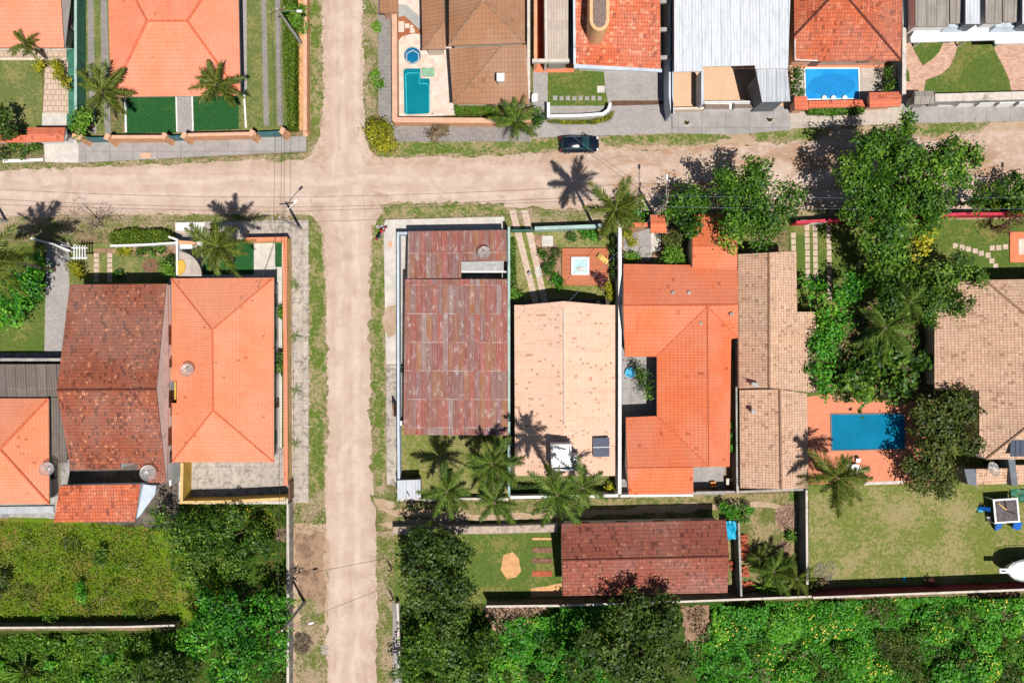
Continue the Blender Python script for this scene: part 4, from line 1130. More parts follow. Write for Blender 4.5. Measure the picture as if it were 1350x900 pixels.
# ================================================================ HOUSES (photo points with their heights)
H1 = house('salmon tiled house beside the green alley at the top corner', [[(-90, 63, 3), (84.5, 63, 3), (79, -20, 5), (-92, -20, 5)], [(-92, -20, 5), (79, -20, 5), (84, -110, 3), (-90, -110, 3)]],
      'tile_salmon', 'white_wall', caps=[((79, -20, 5), (-92, -20, 5))], capm='ridge_orange', inset=.9)
H2 = house('salmon hip roofed house with two dark green front lawns', [[(146, 128, 3.1), (317, 126, 3.1), (247, 28, 5), (194, 28, 5)], [(317, 126, 3.1), (313, -72, 3.1), (247, 28, 5)],
      [(313, -72, 3.1), (141, -72, 3.1), (194, 28, 5), (247, 28, 5)], [(141, -72, 3.1), (146, 128, 3.1), (194, 28, 5)]], 'tile_salmon', 'white_wall', inset=1.0,
      caps=[((194, 28, 5), (247, 28, 5)), ((247, 28, 5), (317, 126, 3.1)), ((194, 28, 5), (146, 128, 3.1)), ((194, 28, 5), (141, -72, 3.1)), ((247, 28, 5), (313, -72, 3.1))])
H3 = house('brown tiled house with small chimney beside the teal pool', [[(592, 60.5, 4.2), (692, 57, 4.2), (637, 0, 6)], [(692, 57, 4.2), (692, -60, 4.2), (637, -20, 6), (637, 0, 6)],
      [(692, -60, 4.2), (592, -60, 4.2), (637, -20, 6)], [(592, -60, 4.2), (592, 60.5, 4.2), (637, 0, 6), (637, -20, 6)]], 'tile_brown', 'cream_wall', capm='ridge_tan',
      caps=[((592, 60.5, 4.2), (637, 0, 6)), ((692, 57, 4.2), (637, 0, 6))], soffit=4.02)
roof_part(H3, [[(592, 64, 3), (661, 61, 4.0), (597, 137, 3)], [(661, 61, 4.0), (694, 59, 4.0), (697, 137, 3), (597, 137, 3)]], 'tile_brown', 'cream_wall', caps=[((661, 61, 4.0), (597, 137, 3))], capm='ridge_tan', capr=.09)
roof_part(H3, [[(557, 66, 3), (588, 65, 3), (586, 28, 3.9)], [(557, 66, 3), (586, 28, 3.9), (584, -70, 3.9), (554, -90, 3)]], 'tile_brown', 'cream_wall', caps=[((557, 66, 3), (586, 28, 3.9))], capm='ridge_tan', capr=.08, win=False)
ch = W(660, 104, 4.2); chm = MB().box(ch + Vector((0, 0, -.3)), (.6, .7, 1.4)).build('chimney', M['cream_wall'], H3)
MB().box(ch + Vector((0, 0, .48)), (.8, .85, .12)).build('chimney_cap', M['white_wall'], chm)

H4 = house('house with mottled red tile roof and rounded ochre tower', [[(759, 86, 3.4), (871, 92, 3.4), (870, -50, 5.4), (757, -50, 5.4)], [(757, -50, 5.4), (870, -50, 5.4), (870, -130, 3.6), (757, -130, 3.6)]],
      'tile_redwhite', 'white_wall', caps=(), inset=.6)
gt = MB(); P_ = [W(*p).xy for p in ((756.5, 85, 3.42), (756.5, 90, 3.42), (872.5, 95.5, 3.42), (872.5, 91.5, 3.42))]
gt.prism([tuple(p) for p in P_], 3.3, 3.5); P_ = [W(*p).xy for p in ((755.5, -50, 5.4), (757.3, -50, 5.4), (758.6, 85, 3.4), (755.8, 85, 3.4))]
gt.add([W(755.3, -50, 5.55), W(757.8, -50, 5.55), W(759.2, 85, 3.55), (W(756, 85, 3.55)), W(755.3, -50, 5.2), W(757.8, -50, 5.2), W(759.2, 85, 3.2), W(756, 85, 3.2)], [(0, 3, 2, 1), (0, 1, 5, 4), (1, 2, 6, 5), (2, 3, 7, 6), (3, 0, 4, 7)])
gt.build('gutter', M['blue_white'], H4)
tw = []
for k in range(13):
    a = math.pi * k / 12; tw.append((790.5 - 13 * math.cos(a) , 26 + 15 * math.sin(a)))
tp = [W(p[0], p[1], 7.6).xy for p in [(777.5, -60)] + tw + [(803.5, -60)]]
tower = MB().prism([tuple(p) for p in tp], 3.5, 7.6).build('rounded_tower', M['tan_box'], H4)
tq = offset_line([Vector(p) for p in tp], .32, closed=True); tq = tq if area([tuple(p) for p in tq]) < area([tuple(p) for p in tp]) else offset_line([Vector(p) for p in tp], -.32, closed=True)
MB().flat([tuple(p) for p in tq], 7.64).build('gravel_bed', M['gravel_top'], tower)

H5 = thing('house', 'narrow house with beige corrugated roof and orange side yard', 'house', W(730, 20))
roof_part(H5, [[(720, -90, 3.2), (749.5, -90, 3.2), (749, 80, 3.0), (722, 81, 3.0)]], 'asb_beige', 'grey_wall', inset=.15, win=False, edgem='light_cap')
MB().prism([tuple(W(*p).xy) for p in ((717, -90, 3.4), (720.5, -90, 3.4), (722, 80, 3.4), (718.5, 80, 3.4))], 0, 3.4).build('parapet', M['light_cap'], H5)
MB().box(W(726, 81, 3.3), (3.9, .35, .5)).build('beam', M['light_cap'], H5)
MB().prism([tuple(W(*p).xy) for p in ((704, -90, 2.2), (708.5, -90, 2.2), (708, 84, 2.2), (704, 84, 2.2))], 0, 2.2).build('side_wall', M['orange_wall'], H5)
MB().prism([tuple(W(*p).xy) for p in ((708.8, -90, .3), (716.8, -90, .3), (717, 78, .3), (708.5, 78, .3))], 0, .3).build('yard_floor', M['red_wall'], H5)
MB().prism([tuple(W(*p).xy) for p in ((750, -90, .4), (755, -90, .4), (755.5, 82, .4), (750, 82, .4))], 0, .4).build('alley_floor', M['slate_and_shade'], H5)  # slate tone paints the blue shade of the alley into its floor

H6 = thing('building', 'large building with white metal roof and tan courts in front', 'building', W(965, 20))
roof_part(H6, [[(889, -100, 5.8), (889, 95, 5.3), (926, 94, 5.3), (927, 88, 5.3), (995, 86, 5.3), (996, 91, 5.3), (1039, 90, 5.3), (1045, -100, 5.8)]], 'white_metal', 'orange_wall', inset=2.0, edgem='frame_white', win=False)
roof_part(H6, [[(996.5, 92, 5.1), (1038, 91, 5.1), (1042, 133.5, 4.8), (1005, 134.5, 4.8)]], 'grey_metal', 'slate_and_shade', inset=.3, edgem='frame_white', win=False)  # dark wall colour puts in the shade of the west face
for a, b, hh in (((886, -100), (886, 150), 3.2), ((926, 92), (926, 138), 2.6)):
    A, B = W(a[0], a[1], hh), W(b[0], b[1], hh); MB().prism([(A.x - .12, A.y), (A.x + .12, A.y), (B.x + .12, B.y), (B.x - .12, B.y)], 0, hh).build('court_wall', M['blue_white'], H6)
MB().prism([tuple(W(*p).xy) for p in ((928, 133.5, 1.2), (992, 133, 1.2), (992, 135, 1.2), (928, 135.5, 1.2))], 0, 1.2).build('court_wall', M['white_wall'], H6)
MB().prism([tuple(W(*p).xy) for p in ((884, 142, 1.2), (928, 141, 1.2), (928, 144, 1.2), (884, 145, 1.2))], 0, 1.2).build('court_wall', M['cream_wall'], H6)
for x0, x1, y0, y1 in ((928, 963, 136, 145.5), (967, 1001, 135.5, 144.5)):
    pl = MB().box((W((x0 + x1) / 2, (y0 + y1) / 2, .5)), ((x1 - x0) / 12, (y1 - y0) / 12, .9)).build('planter', M['white_wall'], H6)
    MB().box((W((x0 + x1) / 2, (y0 + y1) / 2, .99)), ((x1 - x0) / 12 - .3, (y1 - y0) / 12 - .3, .12)).build('planter_soil', M['gravel_top'], pl)

H7 = house('red tiled hip roofed house behind the bright blue pool', [[(1047, 48, 4.25), (1047, 81, 3.2), (1188, 80, 3.2), (1107, -15, 6.2)], [(1188, 80, 3.2), (1191, -100, 3.2), (1107, -60, 6.2), (1107, -15, 6.2)],
      [(1047, 48, 4.25), (1107, -15, 6.2), (1107, -60, 6.2), (1047, -100, 4.25)], [(1047, -100, 4.25), (1107, -60, 6.2), (1191, -100, 3.2)]], 'tile_redmix', 'salmon_wall', inset=.6,
      caps=[((1107, -15, 6.2), (1047, 48, 4.25)), ((1107, -15, 6.2), (1188, 80, 3.2))], capm='ridge_dark')
MB().tube([W(1048, 52, 4.3), W(1048, 79, 3.4), W(1078, 80, 3.32)], .06, 6).build('gutter_pipe', M['frame_white'], H7)

H8 = thing('house', 'house with grey sheet roofs and long white front canopy', 'house', W(1290, 10))
for i, (x0, x1, y1, m) in enumerate(((1207, 1251, 35, 'asb_grey2'), (1252.5, 1269, 31, 'asb_grey2'), (1299, 1321, 31, 'asb_grey2'), (1322.5, 1343, 29, 'asb_grey2'))):
    roof_part(H8, [[(x0, -100, 5.2 + i * .02), (x1, -100, 5.2 + i * .02), (x1, y1, 4.8 + i * .02), (x0, y1, 4.8 + i * .02)]], m, 'white_wall', inset=.1, win=False, edgem='brown_trim')
for x0, x1 in ((1273, 1292), (1348, 1500)):
    roof_part(H8, [[(x0, -100, 5.6), (x1, -100, 5.6), (x1, 32, 5.6), (x0, 32, 5.6)]], 'white_metal', 'slate_and_shade', inset=.12, win=False, edgem='brown_trim', name='flat_roof')
MB().prism([tuple(W(*p).xy) for p in ((1201, 56, 3.3), (1200, 50, 3.3), (1208, 37, 3.3), (1240, 34, 3.3), (1500, 27, 3.3), (1500, 55, 3.3), (1312, 58, 3.3), (1311, 53, 3.3))], 3.1, 3.32).build('front_canopy', M['frame_white'], H8)
for q in ((1243, 1270), (1308, 1341)):
    d = MB(); a, b = W(q[0], 40, 3.9), W(q[1], 38, 3.9)
    d.box(((a.x + b.x) / 2, a.y + .5, 3.75), (b.x - a.x, 1.1, .9), 0, top=(.85, .5)); d.build('canopy_vent', M['blue_white'], H8)
for x in (1204, 1262, 1310, 1380): MB().tube([W(x, 62, 0), W(x, 62, 0) + Vector((0, 0, 3.1))], .1, 8).build('canopy_post', M['frame_white'], H8)

# --- west
H9 = house('tall dark red tiled house with a mottled roof and white side wall', [[(92, 375, 4.5), (219, 374, 4.5), (206, 513, 7.1), (75, 514, 7.1)],
      [(75, 514, 7.1), (206, 513, 7.1), (219, 636, 4.3), (195, 636, 4.3), (194, 618, 4.7), (182, 618, 4.7), (182, 611, 4.85), (159, 611, 4.85), (159, 618, 4.7), (93, 619, 4.7)]], 'tile_dark', 'white_wall', inset=.06,
      caps=[((75, 514, 7.1), (206, 513, 7.1))], capm='ridge_dark')
for py, hw, zz, hh_ in ((442, 1.0, 3.3, 1.5), (479, .45, 3.4, .8), (526, .9, 3.5, 1.5), (576, .9, 3.3, 1.5)):
    a = W(219, 440, 4.5); y_ = (450 - py) / S * .955
    MB().box((a.x + .03, y_, zz), (.1, hw * 2, hh_)).box((a.x + .06, y_, zz), (.1, .05, hh_ - .1)).build('shutter', M['frame_brown'], H9)
MB().box((W(219, 440, 4.5).x + .12, W(0, 548, 4.5).y, 2.9), (.3, .8, .5)).build('air_conditioner', M['metal'], H9)
H10 = house('orange hip roofed house at the west edge beside a grey sheet roof', [[(-90, 525, 3.1), (64, 525, 3.1), (0, 592, 5), (-20, 592, 5)], [(64, 525, 3.1), (65, 664, 3.1), (0, 592, 5)],
      [(65, 664, 3.1), (-90, 664, 3.1), (-20, 592, 5), (0, 592, 5)], [(-90, 664, 3.1), (-90, 525, 3.1), (-20, 592, 5)]], 'tile_orange', 'cream_wall', caps=[((64, 525, 3.1), (0, 592, 5)), ((65, 664, 3.1), (0, 592, 5))])
roof_part(H10, [[(-90, 480, 3.0), (84, 480, 3.0), (80, 523, 2.7), (-90, 523, 2.7)]], 'asb_grey', 'grey_wall', inset=.25, win=False, edgem='light_cap', name='sheet_roof')
roof_part(H10, [[(66, 524, 2.5), (84, 524, 2.5), (88, 610, 2.4), (68, 610, 2.4)]], 'asb_grey', 'grey_wall', inset=.25, win=False, edgem='light_cap', name='sheet_roof')
slab('kerb', [(-100, 668), (73, 666), (73, 675), (-100, 678)], .35, 'screed')
LT = house('low red tiled lean-to roof south of the dark red house', [[(79, 640, 3.0), (185, 638, 3.0), (178, 687, 2.5), (71, 688, 2.5)]], 'tile_redmix', 'blue_white', cat='lean-to', name='lean_to', inset=.3, win=False)
RS = thing('roof_slab', 'sloping pale blue concrete slab beside the red lean-to', 'roof slab', W(200, 655))
MB().prism([tuple(W(*p).xy) for p in ((188, 638, 2.2), (206, 640, 2.2), (204, 652, 2.2), (184, 680, 2.2), (179, 684, 2.2))], 2.05, 2.2).build('slab', M['blue_white'], RS)
MB().prism([tuple(W(*p).xy) for p in ((190, 642, 2.0), (200, 642, 2.0), (198, 652, 2.0), (188, 664, 2.0))], 0, 2.04).build('wall', M['white_wall'], RS)

H11 = house('long orange hip roofed corner house with ochre yard walls', [[(226, 367, 3.35), (361, 366, 3.35), (280, 435, 5.1)],
      [(361, 366, 3.35), (361, 609, 3.35), (281, 541, 5.1), (280, 435, 5.1)], [(361, 609, 3.35), (227, 609, 3.35), (281, 541, 5.1)],
      [(226, 367, 3.35), (280, 435, 5.1), (281, 541, 5.1), (227, 609, 3.35), (226, 531, 3.35), (233, 531, 3.58), (233, 502, 3.58), (226, 502, 3.35)]], 'tile_orange', 'white_wall',
      caps=[((280, 435, 5.1), (281, 541, 5.1)), ((226, 367, 3.35), (280, 435, 5.1)), ((361, 366, 3.35), (280, 435, 5.1)), ((361, 609, 3.35), (281, 541, 5.1)), ((227, 609, 3.35), (281, 541, 5.1))], capr=.09)
MB().prism([tuple(W(*p).xy) for p in ((227, 503, 2.6), (232, 503, 2.6), (232, 530, 2.6), (227, 530, 2.6))], 0, 2.6).build('light_well', M['yellow_wall'], H11)

# --- centre
H12 = thing('building', 'long building under a rusty red corrugated sheet roof', 'building', W(600, 440))
roof_part(H12, [[(534, 368, 4.1), (669, 368, 4.1), (670, 574, 3.4), (532, 573, 3.4)]], 'rust', 'grey_wall', inset=.2, win=True)
roof_part(H12, [[(538, 305, 3.3), (668, 303, 3.3), (668.5, 344, 3.65), (608, 344, 3.65), (608, 366.5, 3.84), (537, 367, 3.84)]], 'rust', 'grey_wall', inset=.2, win=False, soffit=3.1)
MB().prism([tuple(W(*p).xy) for p in ((608, 345, 3.7), (664, 344, 3.7), (664, 357, 3.7), (608, 357, 3.7))], 1.0, 3.7).build('roof_box', M['pole'], H12)
MB().box(W(637, 358.5, 3.2), (4.9, .15, .5)).build('gutter', M['frame_white'], H12)
H13 = house('pale peach tiled house with a water tank tower and solar panel', [[(678, 402, 3.3), (743, 402, 4.6), (744, 627, 4.6), (679, 627, 3.3)], [(743, 402, 4.6), (811, 402, 3.3), (811, 627, 3.3), (744, 627, 4.6)]],
      'tile_peach', 'cream_wall', caps=[((743, 402, 4.6), (744, 560, 4.6))], capm='light_cap', capr=.07)
hd = MB(); a = [W(690, 402, 4.0), W(743, 397, 4.9), W(802, 402, 4.0), W(798, 410, 4.1), W(743, 404.5, 4.95), W(694, 410, 4.1)]
hd.add(a + [p - Vector((0, 0, .12)) for p in a], [(0, 5, 4, 1), (1, 4, 3, 2), (6, 7, 10, 11), (7, 8, 9, 10), (0, 1, 7, 6), (1, 2, 8, 7), (2, 3, 9, 8), (3, 4, 10, 9), (4, 5, 11, 10), (5, 0, 6, 11)])
hd.build('gable_hood', M['tile_peach'], H13)
tk = MB(); TP = [W(*p).xy for p in ((726, 585, 6.2), (753, 585, 6.2), (754, 599, 6.2), (762, 600, 6.2), (762, 620, 6.2), (727, 620, 6.2))]
tank = tk.prism([tuple(p) for p in TP], 3.4, 6.0).build('water_tank_tower', M['blue_white'], H13)
tq = offset_line(TP, .2, True); tq2 = offset_line(TP, -.2, True); inn = tq if area([tuple(p) for p in tq]) < area([tuple(p) for p in TP]) else tq2
rm = MB()
for i in range(len(TP)):
    j = (i + 1) % len(TP); rm.prism([tuple(TP[i]), tuple(TP[j]), tuple(inn[j]), tuple(inn[i])], 5.99, 6.4)
rm.build('parapet', M['white_wall'], tank); MB().flat([tuple(p) for p in inn], 6.03).build('deck', M['metal'], tank)
sp = W(792.5, 589, 4.0); spn = MB()
for k in (-.52, .52): spn.box(sp + Vector((0, k, .1)), (1.75, .95, .1), 0, tilt=.19)
solar = spn.build('solar_panel', M['solar'], H13); MB().box(sp + Vector((0, 0, .12)), (1.8, .06, .14), 0, tilt=.19).build('panel_frame', M['frame_white'], solar)

H14 = house('bright orange tiled house wrapped around a small courtyard', [
      [(822, 348, 3.1), (973, 350, 3.1), (973, 402, 4.8), (933, 404, 4.8), (822, 403, 4.8)], [(822, 403, 4.8), (933, 404, 4.8), (866, 470, 3.1), (824, 470, 3.1)],
      [(933, 404, 4.8), (973, 402, 4.8), (973, 445, 3.4)], [(866, 470, 3.1), (933, 404, 4.8), (935, 615, 4.8), (866, 548, 3.1)],
      [(933, 404, 4.8), (973, 445, 3.4), (964, 447, 3.1), (962, 615, 3.1), (935, 615, 4.8)], [(866, 548, 3.1), (935, 615, 4.8), (914, 616, 4.8), (827, 617, 4.8), (825, 550, 3.1)],
      [(827, 617, 4.8), (914, 616, 4.8), (914, 650, 3.6), (829, 652, 3.6)]], 'tile_bright', 'cream_wall', soffit=2.9,
      caps=[((822, 403, 4.8), (973, 402, 4.8)), ((933, 404, 4.8), (935, 615, 4.8)), ((866, 470, 3.1), (933, 404, 4.8)), ((933, 404, 4.8), (973, 445, 3.4)), ((866, 548, 3.1), (935, 615, 4.8)), ((827, 617, 4.8), (914, 616, 4.8))], capr=.08)
roof_part(H14, [[(912, 283, 3.3), (968, 283, 3.3), (972, 325, 4.6), (913, 325, 4.6)], [(913, 325, 4.6), (972, 325, 4.6), (972, 352, 3.7), (913, 352, 3.7)]], 'tile_bright', 'cream_wall', caps=[((913, 325, 4.6), (972, 325, 4.6))], capr=.08, soffit=3.12)
for p in ((887, 386, 4.2), (908, 386, 4.2), (924, 426, 4.4), (964, 414, 4.6)):
    MB().box(W(*p) + Vector((0, 0, .12)), (.35, .3, .22)).build('roof_vent', M['grey_wall'], H14)
H15 = house('long tan tiled house with two ridges and small roof vents', [[(973, 335, 3.4), (1014, 333, 5.2), (1014, 511, 5.2), (974, 512, 3.4)], [(1014, 333, 5.2), (1050, 331, 3.9), (1051, 411, 3.9), (1076, 411, 3.0), (1077, 518, 3.0), (1014, 511, 5.2)]],
      'tile_tan', 'cream_wall', caps=[((1014, 333, 5.2), (1014, 511, 5.2))], capm='ridge_tan', inset=.5)
roof_part(H15, [[(975, 514, 2.9), (1028, 513, 4.5), (1030, 645, 4.5), (976, 643, 2.9)], [(1028, 513, 4.5), (1064, 519, 3.2), (1066, 643, 3.2), (1030, 645, 4.5)]], 'tile_tan', 'cream_wall', caps=[((1028, 513, 4.5), (1030, 645, 4.5))], capm='ridge_tan')
for p in ((991, 506, 4.2), (991, 542, 3.6)):
    MB().tube([W(*p) - Vector((0, 0, .2)), W(*p) + Vector((0, 0, .7))], .16, 8).box(W(*p) + Vector((0, 0, .75)), (.5, .4, .1)).build('flue', M['pole'], H15)
H16 = house('wide tan tiled house under the trees with solar panels', [
      [(1232, 374, 3.0), (1298, 369, 4.67), (1370, 430, 6.5), (1370, 550, 6.5), (1300, 605, 4.4), (1291, 598, 4.35), (1291, 515, 4.35), (1232, 513, 3.0)],
      [(1298, 369, 4.67), (1500, 366, 4.67), (1430, 430, 6.5), (1370, 430, 6.5)], [(1300, 605, 4.4), (1370, 550, 6.5), (1430, 550, 6.5), (1500, 605, 4.4)], [(1500, 366, 4.67), (1500, 605, 4.4), (1430, 550, 6.5), (1430, 430, 6.5)]],
      'tile_tan', 'cream_wall', caps=[((1298, 369, 4.67), (1370, 430, 6.5)), ((1300, 605, 4.4), (1370, 550, 6.5)), ((1370, 430, 6.5), (1370, 550, 6.5))], capm='ridge_tan', soffit=2.8)
roof_part(H16, [[(1287, 618, 3.0), (1330, 617, 3.0), (1332, 637, 2.6), (1287, 639, 2.6)]], 'tile_tan', 'slate_and_shade', inset=.3, win=False)
roof_part(H16, [[(1337, 613, 3.2), (1500, 612, 3.2), (1500, 637, 2.7), (1338, 638, 2.7)]], 'tile_tan', 'slate_and_shade', inset=.3, win=False)
for q in (((1271, 618), (1286, 618), (1288, 640), (1276, 638)), ((1329, 603), (1338, 603), (1342, 640), (1334, 640))):
    MB().prism([tuple(W(p[0], p[1], 3.3).xy) for p in q], 0, 3.3).build('side_parapet', M['slate_and_shade'], H16)
sb = MB()
for i in range(4):
    c = W(1332 + i * 6.6, 583, 5.0); sb.box(c + Vector((0, 0, .35)), (.46, 2.8, .09), 0)
s2 = sb.build('solar_panel', M['solar'], H16)
fr = MB()
for dy in (-1.35, 0, 1.35): fr.box(W(1342, 583, 5.0) + Vector((0, dy, .28)), (2.4, .05, .05))
fr.build('panel_frame', M['frame_white'], s2)
H17 = house('low maroon tiled house with tree shadow across its roof', [[(740, 690, 3.3), (957, 685, 3.3), (961, 733, 4.9), (741, 738, 4.9)], [(741, 738, 4.9), (961, 733, 4.9), (959, 781, 3.3), (742, 785, 3.3)]],
      'tile_maroon', 'cream_wall', caps=[((741, 738, 4.9), (961, 733, 4.9))], capm='ridge_dark', capr=.09)
SH = thing('shed', 'small white corrugated shed in the yard corner', 'shed', W(540, 645))
roof_part(SH, [[(523.5, 633, 2.2), (554, 632, 2.2), (555, 656, 2.6), (524, 658, 2.6)]], 'white_metal', 'grey_wall', inset=.12, win=False, edgem='frame_white')
for x in (526, 543):
    a = W(x + 1, 661, 2.3); MB().tube([a + Vector((-.55, -.9, -.6)), a, a + Vector((-.55, 1.1, .4))], .045, 6).build('steel_bracket', M['cable'], SH)
EXTRA_NORTH = house('orange tiled porch at the street gate among the rocks', [[(857, 283, 2.5), (876, 284, 2.5), (878, 294, 2.9), (858, 294, 2.9)], [(858, 294, 2.9), (878, 294, 2.9), (879, 307, 2.5), (858, 307, 2.5)]], 'tile_bright', 'cream_wall', cat='gate porch', name='gate_porch', inset=.5, win=False, caps=[((858, 294, 2.9), (878, 294, 2.9))], capr=.07)
GR = house('small red tiled gate roof beside the pale pavement', [[(36, 168, 2.4), (86, 168, 2.4), (85, 177, 2.8), (36, 177, 2.8)], [(36, 177, 2.8), (85, 177, 2.8), (84, 186.5, 2.4), (37, 187.5, 2.4)]], 'tile_cap_red', 'white_wall', cat='gate porch', name='gate_porch', inset=.35, win=False)
GR2 = house('red tiled gate porch at the east end of the blue pool garden', [[(1146, 122, 2.5), (1187, 121, 2.5), (1189, 131, 2.8), (1146, 132, 2.8)], [(1146, 132, 2.8), (1189, 131, 2.8), (1187, 140, 2.4), (1147, 142, 2.4)]], 'tile_cap_red', 'salmon_wall', cat='gate porch', name='gate_porch', inset=.35, win=False)
GR3 = house('square red tiled gate cap by the green climber', [[(1047, 128, 2.4), (1064, 127, 2.4), (1066, 145, 2.3), (1048, 145, 2.3)]], 'tile_cap_red', 'salmon_wall', cat='gate porch', name='gate_porch', inset=.25, win=False)
GR4 = house('brown tiled gate roof at the top of the salmon wall', [[(501, -30, 2.6), (513, -30, 2.9), (514, 17, 2.9), (500, 17, 2.6)], [(513, -30, 2.9), (525, -30, 2.6), (525, 16, 2.6), (514, 17, 2.9)]], 'tile_brown', 'salmon_wall', cat='gate porch', name='gate_porch', inset=.35, win=False)
GR5 = house('little brown and red tiled box roof on the green alley', [[(86, 20, 2.0), (93, 20, 2.0), (93, 36, 1.9), (86, 36, 1.9)]], 'tile_cap_red', 'white_wall', cat='kiosk', name='kiosk', inset=.1, win=False)
GR6 = house('small grey tiled gate roof beside the tall grey wall', [[(1205, 120, 2.5), (1232, 120, 2.5), (1232, 127, 2.8), (1206, 127, 2.8)], [(1206, 127, 2.8), (1232, 127, 2.8), (1232, 137, 2.4), (1205, 138, 2.4)]], 'asb_grey2', 'grey_wall', cat='gate porch', name='gate_porch', inset=.3, win=False)

# ================================================================ WALLS AND GATES
wall('garden_wall', 'low wall with red tile coping at the west lawn', [(-80, 183), (37, 183)], 1.6, .3, 'white_wall', 'tile_cap_red', .1, .5)
wall('garden_wall', 'green painted wall with pale top along the green alley', [(99.5, -100), (99.5, 150)], 2.0, .22, 'green_paint', 'teal_cap')
W2 = 'peach front wall segments between the teal gates'
wall('garden_wall', 'short peach wall at the corner of the green alley', [(95, 178), (109, 181)], 2.0, .35, 'orange_wall', 'orange_wall', group=W2)
wall('garden_wall', 'peach front wall below the larger dark green lawn', [(147, 180.5), (219, 180.5)], 2.0, .3, 'orange_wall', 'salmon_wall', group=W2)
wall('garden_wall', 'peach front wall between the middle path and the driveway', [(247, 178), (337, 176)], 2.0, .3, 'orange_wall', 'salmon_wall', group=W2)
wall('gate', 'teal sliding gate in front of the west wheel tracks', [(111, 182), (146, 181.5)], 1.9, .1, 'teal_gate', cat='gate', group='teal gates in the peach wall')
wall('gate', 'narrow teal gate at the end of the paved garden path', [(221, 180), (246, 179)], 1.9, .1, 'teal_gate', cat='gate', group='teal gates in the peach wall')
wall('gate', 'teal sliding gate in front of the east wheel tracks', [(339, 175), (371, 173)], 1.9, .1, 'teal_gate', cat='gate', group='teal gates in the peach wall')
for px, py, l in ((112, 184, 'at the green alley corner'), (148, 184, 'left of the larger dark lawn'), (222, 183, 'left of the paved garden path'), (248, 182, 'right of the paved garden path'), (336, 179, 'left of the east driveway gate'), (376, 176, 'at the foot of the long hedge')):
    c = W(px, py, 1.2); t = thing('gate_pillar', 'sloping peach gate pillar ' + l, 'gate pillar', (c.x, c.y, 0), 'peach pillars of the front wall')
    MB().box((c.x, c.y, 1.15), (.55, 1.0, 2.3), -.5, top=(.7, .55)).build('pillar', M['orange_wall'], t); MB().box((c.x, c.y, 2.33), (.5, .68, .08), -.5).build('cap', M['salmon_wall'], t)
wall('garden_wall', 'long peach wall along the side street beside the hedge', [(402.5, -100), (402.5, 172)], 1.6, .28, 'orange_wall', 'salmon_wall')
wall('garden_wall', 'peach wall beside the teal pool turning the corner', [(519, -100), (520.5, 158), (656, 159), (700, 157)], 1.7, .5, 'orange_wall', 'salmon_wall')
wall('garden_wall', 'tall white party wall between the brown house and narrow house', [(697, -100), (697, 130)], 2.8, .25, 'white_wall', 'light_cap')
wall('garden_wall', 'curved white wall around the small front lawn', [(723, 135), (723, 153), (770, 152), (795, 150), (802, 145), (805, 136)], 1.3, .25, 'white_wall', 'frame_white')
t = thing('electricity_meter', 'white meter box on the post by the blue shrub', 'meter box', W(705, 130))
MB().box(W(705, 130, 1.5), (.55, .6, 1.5)).build('cabinet', M['frame_white'], t); MB().box(W(705, 130, 2.3), (.65, .7, .08)).build('cabinet_cap', M['white_wall'], t); MB().tube([W(705, 130), W(705, 130) + Vector((0, 0, .8))], .12, 8).build('post', M['pole'], t)
wall('garden_wall', 'tall blue grey wall with beams beside the driveway', [(884, -100), (884, 128), (887, 150)], 3.2, .3, 'blue_white', 'blue_white')
for y, l in ((2, 'northern'), (39, 'middle'), (76, 'southern')):
    a, b = W(869, y, 3.4), W(886, y, 3.4); o = MB().box(((a.x + b.x) / 2, a.y, 3.3), (b.x - a.x, .38, .35)).build('concrete_beam', M['grey_wall'], base=(a.x, a.y, 3.3))
    tag(o, l + ' grey concrete beam bridging the gap beside the red roof', 'beam', 'concrete beams across the narrow gap')
wall('garden_wall', 'tall grey wall between the blue pool and brick garden', [(1193, -100), (1192, 124)], 3.0, .35, 'grey_wall', 'light_cap')
wall('garden_wall', 'pool garden wall with red tile coping', [(1066, 138), (1145, 136)], 1.6, .35, 'salmon_wall', 'tile_cap_red', .1, .4)
wall('garden_wall', 'long grey wall along the brick garden', [(1233, 129), (1420, 124), (1560, 122)], 2.0, .8, 'grey_wall', 'light_cap')
for i in range(5):
    x = 1247 + i * 26; a = W(x, 136, .6); o = MB().box((a.x, a.y, .55), (1.7, .55, 1.0), .05, top=(1, .45)).build('planter_box', M['frame_white'], base=(a.x, a.y, 0))
    tag(o, ['westernmost', 'second', 'third', 'fourth', 'fifth'][i] + ' white sloping planter below the long grey wall', 'planter', 'white planters under the brick garden wall')

wall('garden_wall', 'thin white wall above the clipped front hedge', [(145, 324), (190, 322.5), (232, 320)], 1.5, .16, 'white_wall', 'white_wall')
wall('garden_wall', 'white wall between the hedge garden and the corner house', [(222, 312), (233, 316), (233.5, 365)], 2.2, .16, 'white_wall', 'white_wall')
wall('garden_wall', 'white party wall beside the dark red house', [(224.5, 368), (224.5, 500), (222, 540), (224.5, 640)], 2.5, .16, 'white_wall', 'white_wall')
wall('garden_wall', 'low ragged white wall at the west driveway', [(40, 314), (70, 322), (92, 331)], 1.2, .16, 'white_wall', 'white_wall')
PG = thing('gate_arbour', 'white slatted arbour over the garden gate', 'arbour', W(104, 333)); 
for x in (96, 113):
    for y in (326, 341): MB().tube([W(x, y), W(x, y) + Vector((0, 0, 2.2))], .08, 6).build('post', M['frame_white'], PG)
for i in range(5): MB().box(W(98 + i * 3.6, 333, 2.3), (.1, 1.5, .12)).build('slat', M['frame_white'], PG)
for y in (327, 340): MB().box(W(105, y, 2.2), (1.7, .12, .12)).build('rail', M['frame_white'], PG)
